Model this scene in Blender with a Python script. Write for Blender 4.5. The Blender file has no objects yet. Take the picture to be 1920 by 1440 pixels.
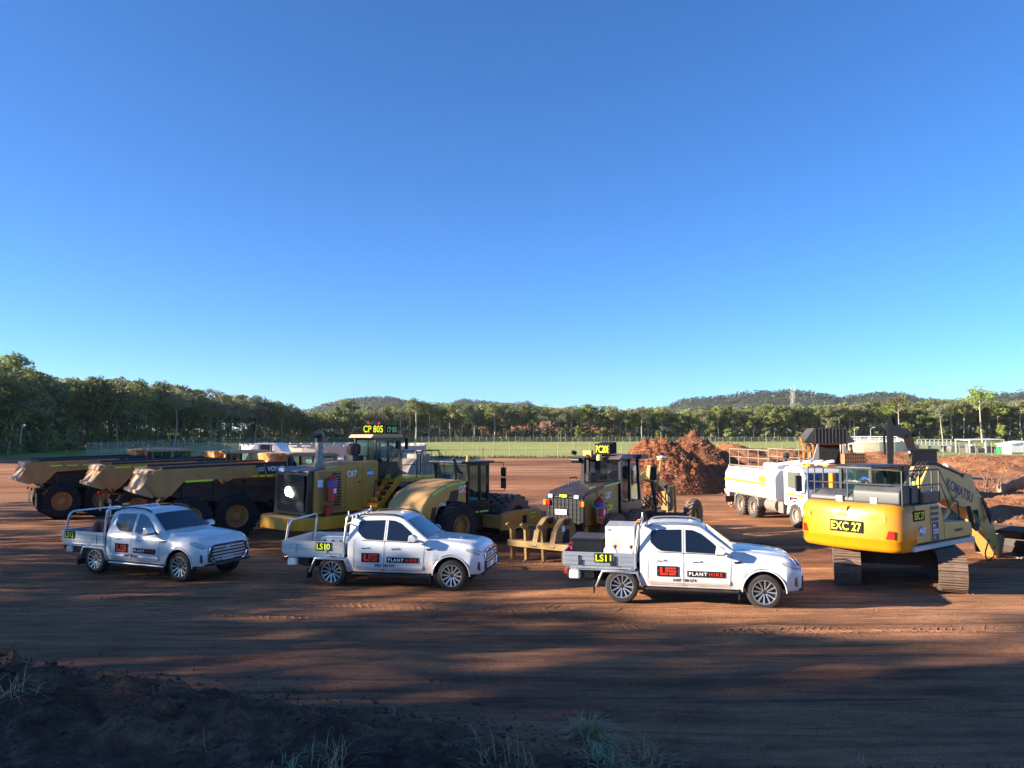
import bpy, bmesh, math, random
from math import radians, sin, cos, pi, sqrt, atan2
from mathutils import Vector, Matrix, noise as mnoise
R = radians
scene = bpy.context.scene
COL = scene.collection

# ---------------------------------------------------------------- camera
CAM_H = 3.95
cam_data = bpy.data.cameras.new('camera')
cam = bpy.data.objects.new('camera', cam_data)
COL.objects.link(cam)
cam_data.sensor_width = 36.0
cam_data.lens = 36.0 * 1442.0 / 1920.0
cam_data.clip_start = 0.1
cam_data.clip_end = 9000
cam.location = (0, 0, CAM_H)
cam.rotation_euler = (R(90 + 3.57), 0, 0)
scene.camera = cam

# ---------------------------------------------------------------- light
SUN_EL = 15.5
SUN_AZ = 190.0          # direction the light comes FROM, degrees counter-clockwise from +X
world = bpy.data.worlds.new('World')
scene.world = world
world.use_nodes = True
wn = world.node_tree.nodes; wl = world.node_tree.links
for n in list(wn): wn.remove(n)
w_out = wn.new('ShaderNodeOutputWorld')
w_bg = wn.new('ShaderNodeBackground')
w_sky = wn.new('ShaderNodeTexSky')
w_sky.sky_type = 'NISHITA'
w_sky.sun_disc = False
w_sky.sun_elevation = R(SUN_EL)
w_sky.sun_rotation = R(90 - SUN_AZ)
w_sky.air_density = 0.8
w_sky.dust_density = 0.0
w_sky.ozone_density = 7.4
w_hs = wn.new('ShaderNodeHueSaturation')
w_hs.inputs['Saturation'].default_value = 1.03
w_bg.inputs['Strength'].default_value = 0.076
wl.new(w_sky.outputs[0], w_hs.inputs['Color'])
wl.new(w_hs.outputs[0], w_bg.inputs['Color'])
wl.new(w_bg.outputs[0], w_out.inputs['Surface'])

sun_d = bpy.data.lights.new('sun', 'SUN')
sun_d.energy = 4.7
sun_d.angle = R(0.5)
sun_d.color = (1.0, 0.86, 0.68)
sun = bpy.data.objects.new('sun', sun_d)
COL.objects.link(sun)
to_sun = Vector((cos(R(SUN_AZ)) * cos(R(SUN_EL)), sin(R(SUN_AZ)) * cos(R(SUN_EL)), sin(R(SUN_EL))))
sun.rotation_euler = to_sun.to_track_quat('Z', 'Y').to_euler()

scene.view_settings.view_transform = 'Standard'
scene.view_settings.look = 'None'
scene.view_settings.exposure = 1.8
scene.view_settings.gamma = 1.0
scene.render.engine = 'CYCLES'
scene.cycles.max_bounces = 5
scene.cycles.transparent_max_bounces = 12

# ---------------------------------------------------------------- mesh helpers
class MB:
    def __init__(s): s.v = []; s.f = []; s.m = []
    def add(s, vs, fs, m=0):
        o = len(s.v)
        s.v.extend([tuple(v) for v in vs])
        for f in fs:
            s.f.append([i + o for i in f]); s.m.append(m)
        return s
    def box(s, x0, x1, y0, y1, z0, z1, m=0):
        return s.add([(x0,y0,z0),(x1,y0,z0),(x1,y1,z0),(x0,y1,z0),(x0,y0,z1),(x1,y0,z1),(x1,y1,z1),(x0,y1,z1)],
              [(0,3,2,1),(4,5,6,7),(0,1,5,4),(1,2,6,5),(2,3,7,6),(3,0,4,7)], m)
    def obox(s, c, size, rot=(0,0,0), m=0):
        M = Matrix.Translation(c) @ (Matrix.Rotation(rot[2],4,'Z') @ Matrix.Rotation(rot[1],4,'Y') @ Matrix.Rotation(rot[0],4,'X'))
        hx, hy, hz = [q/2 for q in size]
        vs = [M @ Vector(p) for p in [(-hx,-hy,-hz),(hx,-hy,-hz),(hx,hy,-hz),(-hx,hy,-hz),(-hx,-hy,hz),(hx,-hy,hz),(hx,hy,hz),(-hx,hy,hz)]]
        return s.add(vs, [(0,3,2,1),(4,5,6,7),(0,1,5,4),(1,2,6,5),(2,3,7,6),(3,0,4,7)], m)
    def prism(s, pts, y0, y1, m=0, axis='Y', top=None):
        """pts = outline; axis Y: (x,z), X: (y,z), Z: (x,y); top = outline at the far end"""
        top = top or pts; n = len(pts)
        def P(p, t):
            if axis == 'Y': return (p[0], t, p[1])
            if axis == 'X': return (t, p[0], p[1])
            return (p[0], p[1], t)
        vs = [P(p, y0) for p in pts] + [P(p, y1) for p in top]
        fs = [list(range(n)), list(range(2*n-1, n-1, -1))]
        for i in range(n):
            j = (i+1) % n
            fs.append((i, i+n, j+n, j))
        return s.add(vs, fs, m)
    def cyl(s, p0, p1, r0, r1=None, n=16, m=0, cap=True):
        r1 = r0 if r1 is None else r1
        p0 = Vector(p0); p1 = Vector(p1); d = (p1-p0).normalized()
        a = Vector((0,0,1)) if abs(d.z) < .9 else Vector((1,0,0))
        u = d.cross(a).normalized(); w = d.cross(u)
        vs = []
        for p, r in ((p0,r0),(p1,r1)):
            for i in range(n):
                t = 2*pi*i/n; vs.append(p + u*cos(t)*r + w*sin(t)*r)
        fs = [(i,(i+1)%n,n+(i+1)%n,n+i) for i in range(n)]
        if cap: fs += [list(range(n))[::-1], list(range(n,2*n))]
        return s.add(vs, fs, m)
    def tube(s, pts, r, n=8, m=0, closed=False):
        pts = [Vector(p) for p in pts]; k = len(pts); vs = []; prev = None
        for i, p in enumerate(pts):
            if closed: d = (pts[(i+1)%k]-pts[i-1]).normalized()
            else: d = (pts[min(i+1,k-1)]-pts[max(i-1,0)]).normalized()
            if prev is None:
                a = Vector((0,0,1)) if abs(d.z) < .9 else Vector((1,0,0))
                u = d.cross(a).normalized()
            else:
                u = (prev - d*prev.dot(d)).normalized()
            prev = u; w = d.cross(u)
            rr = r[i] if isinstance(r,(list,tuple)) else r
            for j in range(n):
                t = 2*pi*j/n; vs.append(p+u*cos(t)*rr+w*sin(t)*rr)
        fs = []
        for i in range(k if closed else k-1):
            a0 = i*n; b0 = ((i+1)%k)*n
            for j in range(n): fs.append((a0+j,a0+(j+1)%n,b0+(j+1)%n,b0+j))
        if not closed: fs += [list(range(n))[::-1], list(range((k-1)*n,k*n))]
        return s.add(vs, fs, m)
    def lathe(s, prof, c, axis=(0,1,0), n=32, m=0, closed=False):
        """prof = (radius, offset along the axis)"""
        c = Vector(c); d = Vector(axis).normalized()
        a = Vector((0,0,1)) if abs(d.z) < .9 else Vector((1,0,0))
        u = d.cross(a).normalized(); w = d.cross(u); k = len(prof); vs = []
        for (r, t) in prof:
            for i in range(n):
                q = 2*pi*i/n; vs.append(c+d*t+u*cos(q)*r+w*sin(q)*r)
        fs = []
        for i in range(k if closed else k-1):
            a0 = i*n; b0 = ((i+1)%k)*n
            for j in range(n): fs.append((a0+j,a0+(j+1)%n,b0+(j+1)%n,b0+j))
        return s.add(vs, fs, m)
    def grid(s, P, m=0):
        r = len(P); c = len(P[0])
        vs = [p for row in P for p in row]
        return s.add(vs, [(i*c+j,i*c+j+1,(i+1)*c+j+1,(i+1)*c+j) for i in range(r-1) for j in range(c-1)], m)

def rounded(pts, r, n=5, closed=False):
    """round the corners of a polyline by r"""
    pts = [Vector(p) for p in pts]; out = []; k = len(pts)
    for i, p in enumerate(pts):
        if not closed and i in (0, k-1): out.append(p); continue
        a = pts[i-1]; b = pts[(i+1) % k]
        da = (a-p); db = (b-p); q = min(r, da.length*.49, db.length*.49)
        s0 = p+da.normalized()*q; s1 = p+db.normalized()*q
        for j in range(n+1):
            t = j/n; out.append(s0*(1-t)**2 + p*2*t*(1-t) + s1*t*t)
    return out

def rpoly(pts, r, n=4):
    return [(v.x, v.y) for v in rounded([(p[0], p[1], 0) for p in pts], r, n, True)]

def tagp(o, label=None, cat=None, group=None, kind=None):
    if label: o['label'] = label
    if cat: o['category'] = cat
    if group: o['group'] = group
    if kind: o['kind'] = kind
    return o

def make(name, b, mats, parent=None, bevel=0, smooth=35, segs=2, loc=None, rot=None, fix=True):
    me = bpy.data.meshes.new(name)
    me.from_pydata(b.v, [], b.f)
    if not isinstance(mats, (list, tuple)): mats = [mats]
    for q in mats: me.materials.append(q)
    if len(mats) > 1: me.polygons.foreach_set('material_index', b.m)
    if fix:
        bm = bmesh.new(); bm.from_mesh(me)
        bmesh.ops.recalc_face_normals(bm, faces=bm.faces)
        bm.to_mesh(me); bm.free()
    if smooth:
        me.shade_smooth(); me.set_sharp_from_angle(angle=R(smooth))
    me.update()
    o = bpy.data.objects.new(name, me)
    COL.objects.link(o)
    if parent: o.parent = parent
    if loc: o.location = loc
    if rot: o.rotation_euler = rot
    if bevel:
        md = o.modifiers.new('bevel', 'BEVEL'); md.width = bevel; md.segments = segs
        md.limit_method = 'ANGLE'; md.angle_limit = R(32); md.harden_normals = True
    return o

def make_each(name, b, m, parent, **kw):
    """one object for every separate piece of b"""
    par = list(range(len(b.v)))
    def root(i):
        while par[i] != i: par[i] = par[par[i]]; i = par[i]
        return i
    for f in b.f:
        for i in f[1:]: par[root(i)] = root(f[0])
    groups = {}
    for f in b.f: groups.setdefault(root(f[0]), []).append(f)
    out = []
    for fs in groups.values():
        ids = sorted({i for f in fs for i in f}); ix = {k:n for n, k in enumerate(ids)}
        q = MB(); q.add([b.v[i] for i in ids], [[ix[i] for i in f] for f in fs]); out.append(make(name, q, m, parent, **kw))
    return out

def link_mesh(name, me, parent=None, loc=None, rot=None, scale=None, mods=None):
    o = bpy.data.objects.new(name, me); COL.objects.link(o)
    if parent: o.parent = parent
    if loc: o.location = loc
    if rot: o.rotation_euler = rot
    if scale: o.scale = scale
    return o

def thing(name, label, cat, loc=(0,0,0), rz=0, group=None):
    o = bpy.data.objects.new(name, None); COL.objects.link(o)
    o.empty_display_size = .3
    o.location = loc; o.rotation_euler = (0, 0, R(rz))
    return tagp(o, label, cat, group)

CHILDREN = {}
def copy_tree(o, parent=None):
    c = o.copy(); COL.objects.link(c)
    if parent is not None: c.parent = parent
    for ch in list(o.children): copy_tree(ch, c)
    return c

def gpt(px, py, z=0.0):
    """world point at height z that the photograph shows at pixel (px, py)"""
    p = R(3.57); dx = (px-960)/1442; du = -(py-720)/1442
    d = Vector((dx, cos(p)-du*sin(p), sin(p)+du*cos(p)))
    t = (z-CAM_H)/d.z
    return Vector((d.x*t, d.y*t, z))

# ---------------------------------------------------------------- materials
_mats = {}
def mat(name, color, rough=.5, metal=0.0, var=0.0, vscale=3.0, bump=0.0, bscale=40.0, dust=0.0, dustcol=(.30,.16,.09), coat=0.0,
        emit=None, spec=.5, sheet=None, grain=None):
    if name in _mats: return _mats[name]
    m = bpy.data.materials.new(name); m.use_nodes = True
    nt = m.node_tree; N = nt.nodes; L = nt.links
    bs = N['Principled BSDF']
    bs.inputs['Roughness'].default_value = rough
    bs.inputs['Metallic'].default_value = metal
    bs.inputs['Specular IOR Level'].default_value = spec
    bs.inputs['Coat Weight'].default_value = coat
    bs.inputs['Coat Roughness'].default_value = .05
    bs.inputs['Base Color'].default_value = (*color, 1)
    tc = N.new('ShaderNodeTexCoord')
    src = None
    if var > 0:
        nz = N.new('ShaderNodeTexNoise'); nz.inputs['Scale'].default_value = vscale; nz.inputs['Detail'].default_value = 6
        nz.inputs['Roughness'].default_value = .65
        L.new(tc.outputs['Object'], nz.inputs['Vector'])
        mr = N.new('ShaderNodeMapRange'); mr.inputs[1].default_value = .3; mr.inputs[2].default_value = .7
        mr.inputs[3].default_value = 1-var; mr.inputs[4].default_value = 1+var
        L.new(nz.outputs['Fac'], mr.inputs[0])
        mx = N.new('ShaderNodeMix'); mx.data_type = 'RGBA'; mx.blend_type = 'MULTIPLY'
        mx.inputs[0].default_value = 1; mx.inputs[6].default_value = (*color, 1)
        L.new(mr.outputs[0], mx.inputs[7]); src = mx.outputs[2]
    if dust > 0:
        n2 = N.new('ShaderNodeTexNoise'); n2.inputs['Scale'].default_value = 1.7; n2.inputs['Detail'].default_value = 8
        n2.inputs['Roughness'].default_value = .7
        L.new(tc.outputs['Object'], n2.inputs['Vector'])
        geo = N.new('ShaderNodeNewGeometry'); sx = N.new('ShaderNodeSeparateXYZ'); L.new(geo.outputs['Normal'], sx.inputs[0])
        up = N.new('ShaderNodeMath'); up.operation = 'MULTIPLY_ADD'; up.inputs[1].default_value = .35; up.inputs[2].default_value = 0
        L.new(sx.outputs[2], up.inputs[0])
        ad = N.new('ShaderNodeMath'); ad.operation = 'ADD'
        L.new(n2.outputs['Fac'], ad.inputs[0]); L.new(up.outputs[0], ad.inputs[1])
        mr2 = N.new('ShaderNodeMapRange'); mr2.inputs[1].default_value = .72-dust*.55; mr2.inputs[2].default_value = 1.02-dust*.4
        mr2.inputs[3].default_value = 0; mr2.inputs[4].default_value = min(.95, .35+dust*.7)
        L.new(ad.outputs[0], mr2.inputs[0])
        mx2 = N.new('ShaderNodeMix'); mx2.data_type = 'RGBA'
        L.new(mr2.outputs[0], mx2.inputs[0])
        if src: L.new(src, mx2.inputs[6])
        else: mx2.inputs[6].default_value = (*color, 1)
        mx2.inputs[7].default_value = (*dustcol, 1); src = mx2.outputs[2]
        rr = N.new('ShaderNodeMapRange'); rr.inputs[3].default_value = rough; rr.inputs[4].default_value = .9
        L.new(mr2.outputs[0], rr.inputs[0]); L.new(rr.outputs[0], bs.inputs['Roughness'])
    if name == 'white_paint':      # red road dust clinging to the sills and arches
        so = N.new('ShaderNodeSeparateXYZ'); L.new(tc.outputs['Object'], so.inputs[0])
        n4 = N.new('ShaderNodeTexNoise'); n4.inputs['Scale'].default_value = 5; n4.inputs['Detail'].default_value = 6; L.new(tc.outputs['Object'], n4.inputs['Vector'])
        a4 = N.new('ShaderNodeMath'); a4.operation = 'MULTIPLY_ADD'; a4.inputs[1].default_value = .45; L.new(n4.outputs['Fac'], a4.inputs[0]); L.new(so.outputs[2], a4.inputs[2])
        r4 = N.new('ShaderNodeMapRange'); r4.inputs[1].default_value = .60; r4.inputs[2].default_value = 1.0; r4.inputs[3].default_value = .55; r4.inputs[4].default_value = 0; L.new(a4.outputs[0], r4.inputs[0])
        x4 = N.new('ShaderNodeMix'); x4.data_type = 'RGBA'; L.new(r4.outputs[0], x4.inputs[0]); L.new(src, x4.inputs[6]); x4.inputs[7].default_value = (.40,.24,.16,1); src = x4.outputs[2]
    if src: L.new(src, bs.inputs['Base Color'])
    if bump > 0:
        n3 = N.new('ShaderNodeTexNoise'); n3.inputs['Scale'].default_value = bscale; n3.inputs['Detail'].default_value = 4
        L.new(tc.outputs['Object'], n3.inputs['Vector'])
        bp = N.new('ShaderNodeBump'); bp.inputs['Strength'].default_value = bump; bp.inputs['Distance'].default_value = .02
        L.new(n3.outputs['Fac'], bp.inputs['Height']); L.new(bp.outputs[0], bs.inputs['Normal'])
    if emit:
        bs.inputs['Emission Color'].default_value = (*emit[0], 1); bs.inputs['Emission Strength'].default_value = emit[1]
    _mats[name] = m
    return m

def glass(name, tint=(.02,.03,.04), alpha=.75):
    """tinted glass: partly see-through"""
    if name in _mats: return _mats[name]
    m = bpy.data.materials.new(name); m.use_nodes = True
    nt = m.node_tree; N = nt.nodes; L = nt.links
    bs = N['Principled BSDF']; out = N['Material Output']
    bs.inputs['Base Color'].default_value = (*tint, 1); bs.inputs['Roughness'].default_value = .04
    bs.inputs['Specular IOR Level'].default_value = .8
    tr = N.new('ShaderNodeBsdfTransparent'); tr.inputs[0].default_value = (.55,.75,.75,1)
    mx = N.new('ShaderNodeMixShader'); mx.inputs[0].default_value = alpha
    L.new(tr.outputs[0], mx.inputs[1]); L.new(bs.outputs[0], mx.inputs[2]); L.new(mx.outputs[0], out.inputs['Surface'])
    _mats[name] = m
    return m

M_white   = mat('white_paint', (.70,.70,.70), .25, coat=.6, var=.03, vscale=2, dust=.08, dustcol=(.55,.42,.33))
M_white_d = mat('dusty_white_paint', (.74,.74,.72), .45, var=.05, dust=.25, dustcol=(.50,.40,.32))
M_alu     = mat('aluminium', (.62,.64,.66), .38, metal=.75, var=.08, vscale=8, dust=.12)
M_steel   = mat('galvanised_steel', (.55,.57,.58), .4, metal=.6, var=.1, vscale=10)
M_chrome  = mat('chrome', (.85,.85,.87), .12, metal=1.0)
M_black   = mat('black_plastic', (.018,.018,.02), .5, var=.2, dust=.05)
M_blackp  = mat('black_paint', (.014,.015,.018), .3, var=.2, dust=.06, dustcol=(.14,.08,.05))
M_dark    = mat('dark_underbody', (.012,.011,.011), .8, var=.3, dust=.1, dustcol=(.08,.04,.03))
M_tyre    = mat('tyre_rubber', (.028,.026,.025), .85, var=.25, vscale=6, dust=.28, dustcol=(.15,.09,.06), bump=.3)
M_tyre_b  = mat('muddy_tyre_rubber', (.022,.02,.022), .9, var=.3, vscale=4, dust=.3, dustcol=(.20,.11,.07), bump=.4, bscale=15)
M_window  = mat('tinted_window', (.006,.008,.012), .04, spec=.8, coat=.5)
M_cabglass= glass('cab_glass', (.02,.05,.055), .42)
M_cat     = mat('dusty_yellow_paint', (.52,.265,.045), .4, var=.12, dust=.42, dustcol=(.36,.19,.10))
M_catl    = mat('yellow_roller_paint', (.56,.32,.08), .38, var=.08, dust=.35, dustcol=(.42,.25,.13))
M_kom     = mat('bright_yellow_paint', (.56,.225,.005), .30, var=.06, dust=.12, dustcol=(.42,.24,.09), coat=.25)
M_komd    = mat('tan_shade_yellow_paint', (.60,.38,.10), .42, var=.08, dust=.25, dustcol=(.42,.29,.16))  # side and cab yellow dulled to tan, shade put into the colour
M_volvo   = mat('dusty_ochre_paint', (.50,.235,.06), .5, var=.25, vscale=2.5, dust=.5, dustcol=(.32,.145,.075))
M_vgrey   = mat('dusty_charcoal_paint', (.03,.032,.04), .5, var=.15, dust=.25, dustcol=(.12,.07,.05))
M_rust    = mat('soil_stained_steel', (.06,.033,.024), .8, var=.4, dust=.3, dustcol=(.15,.07,.04))
M_orange  = mat('orange_paint', (.75,.24,.02), .4, var=.1, dust=.2)
M_grey    = mat('grey_plastic_cowl', (.036,.043,.048), .5, var=.1, dust=.1, dustcol=(.20,.17,.14))
M_tank    = mat('dull_grey_tank_paint', (.25,.22,.19), .55, var=.1, dust=.3, dustcol=(.36,.26,.18))
M_hivis   = mat('yellow_reflective_tape', (.72,.85,.02), .35, emit=None)
M_hivisg  = mat('green_reflective_tape', (.38,.78,.20), .35)
M_signblk = mat('sign_black', (.010,.010,.010), .8, spec=.2)
M_lime    = mat('sign_lime', (.80,.95,.02), .4)
M_red     = mat('red_paint', (.55,.02,.015), .35, var=.08, dust=.1)
M_redlamp = mat('red_lens', (.60,.015,.01), .2, coat=.5)
M_amber   = mat('amber_lens', (.85,.25,.01), .2, coat=.5)
M_logored = mat('logo_red', (.70,.035,.02), .4)
M_white_t = mat('print_white', (.85,.85,.85), .5)
M_black_t = mat('print_black', (.02,.02,.02), .5)
M_blue    = mat('blue_paint', (.03,.10,.45), .4)
M_lamp    = mat('lamp_glass', (.8,.82,.85), .1, coat=.5)
M_lit     = mat('lit_lamp', (1,1,1), .3, emit=((1,.98,.92), 9.0))
M_litw    = mat('lit_work_lamp', (1,.8,.5), .3, emit=((1,.62,.25), 7.0))
M_concrete= mat('concrete', (.42,.39,.33), .85, var=.15, vscale=.6, bump=.2)
M_skin    = mat('skin', (.45,.26,.18), .6)
M_hivest  = mat('orange_shirt', (.85,.16,.02), .8)
M_trouser = mat('pale_trousers', (.50,.42,.35), .85)

# ---------------------------------------------------------------- lettering
def frame(o, u, v, c):
    u = Vector(u).normalized(); v = Vector(v); v = (v-u*v.dot(u)).normalized(); n = u.cross(v)
    M = Matrix(((u.x,v.x,n.x,c[0]),(u.y,v.y,n.y,c[1]),(u.z,v.z,n.z,c[2]),(0,0,0,1)))
    o.matrix_local = M
    return o

def text(s, h, c, u, v, m, parent, bold=.0, sx=1.0, name='lettering', depth=.002, shear=0, width=None, space=1.0):
    cu = bpy.data.curves.new('t', 'FONT'); cu.body = s; cu.align_x = 'CENTER'; cu.align_y = 'CENTER'
    cu.size = h/0.70; cu.extrude = depth; cu.offset = bold*h; cu.resolution_u = 3; cu.shear = shear; cu.space_character = space
    t = bpy.data.objects.new('t', cu); COL.objects.link(t)
    dg = bpy.context.evaluated_depsgraph_get(); dg.update()
    me = bpy.data.meshes.new_from_object(t.evaluated_get(dg))
    bpy.data.objects.remove(t); bpy.data.curves.remove(cu)
    xs = [q.co.x for q in me.vertices]; ys = [q.co.y for q in me.vertices]
    if xs:
        cx = (min(xs)+max(xs))/2; cy = (min(ys)+max(ys))/2; w = max(xs)-min(xs)
        k = (width/w) if width else sx
        for q in me.vertices: q.co.x = (q.co.x-cx)*k; q.co.y -= cy
    me.materials.clear(); me.materials.append(m)
    o = bpy.data.objects.new(name, me); COL.objects.link(o); o.parent = parent
    return frame(o, u, v, c)

def sign(parent, c, u, v, w, h, s, bg, fg, th=None, name='number_plate', tw=None, bold=.03, thick=.008, shear=0, border=None):
    b = MB(); b.box(-w/2, w/2, -h/2, h/2, -thick, 0)
    p = make(name, b, bg, parent, smooth=0); frame(p, u, v, c)
    if border:
        t = .012; q = MB()
        q.box(-w/2-.004,w/2+.004,h/2-t,h/2+.004,-thick,.002); q.box(-w/2-.004,w/2+.004,-h/2-.004,-h/2+t,-thick,.002)
    if s:
        text(s, th or h*.62, (0,0,.003), (1,0,0), (0,1,0), fg, p, bold=bold, width=tw or w*.86, shear=shear)
    return p
# ================================================================ THE SETTING
def fbm(x, y, z=0.0, o=4):
    return mnoise.fractal(Vector((x, y, z)), 1.0, 2.0, o)

def smooth01(a, b, x):
    t = max(0.0, min(1.0, (x-a)/(b-a))); return t*t*(3-2*t)

def seg_dist(px, py, ax, ay, bx, by):
    vx, vy = bx-ax, by-ay; t = max(0, min(1, ((px-ax)*vx+(py-ay)*vy)/(vx*vx+vy*vy)))
    return math.hypot(px-ax-vx*t, py-ay-vy*t), t

def ground_h(x, y):
    if y > 130 or y < -60: return 0.0
    near = max(0.0, 1-abs(y-15)/60)
    h = 0.035*near*fbm(x*.22+3, y*.5, 2)
    # long shallow wheel ruts running across the yard
    if 7 < y < 34:
        w = smooth01(7, 9, y)*(1-smooth01(26, 34, y))
        yy = y + .10*x + .35*fbm(x*.06, y*.08, 7)
        h += w*0.030*(sin(yy*3.3)+.6*sin(yy*7.9+1.3+.4*fbm(x*.3, y*.3, 4)))
        h += w*.06*max(0, fbm(x*.5, yy*3.0, 9, ))**2+w*.012*fbm(x*2.2, y*4.5, 12)
    # low bank of dumped soil in the foreground
    d, t = seg_dist(x, y, -14, 13.4, -0.2, 9.3)
    amp = .80*(1-t)+.20*t
    b = amp*math.exp(-(d/(.95+.25*fbm(x*.4,y*.4,1)))**2)
    if b > .02:
        b *= 1+.75*fbm(x*1.1, y*1.1, 5)+.45*fbm(x*3.3, y*3.3, 3)+.22*fbm(x*9, y*9, 6)
    h += b
    d2, t2 = seg_dist(x, y, 0.0, 7.6, 3.2, 8.0)
    b2 = .30*math.exp(-(d2/.7)**2)
    if b2 > .02: b2 *= 1+.7*fbm(x*1.6, y*1.6, 8)
    h += b2
    if y < 9.5: h += .10*(9.5-max(y,4))*(.25+.75*smooth01(4.5,-2,x))*(1+.5*fbm(x*.9,y*.9,6))*.6
    # disturbed ground on the right beyond the excavator
    if x > 12 and 26 < y < 75:
        q = smooth01(12, 20, x)*smooth01(26, 31, y)*(1-smooth01(60, 75, y))
        h += q*(.20+.22*fbm(x*.30, y*.30, 11)+.13*fbm(x*1.2, y*1.2, 4))
    return h

def build_ground():
    rows = [-400,-200,-120,-80,-50,-30,-18,-10,-5,-1,2,4,5]
    y = 5.0
    while y < 130: 
        y *= 1.0085; rows.append(y)
    while y < 4500:
        y *= 1.12; rows.append(y)
    nc = 300; P = []
    for y in rows:
        s = max(y, 5)+4; row = []
        for j in range(nc+1):
            t = j/nc*2-1
            tt = math.tan(t*1.18)/math.tan(1.18)
            tt = .5*t*.62+ (tt*1.0 if abs(t)>.0 else 0)*.69
            x = tt*s*3.2
            if y < 4 or y > 600: x *= 3
            row.append((x, y, ground_h(x, y)))
        P.append(row)
    b = MB(); b.grid(P)
    return b

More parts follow.
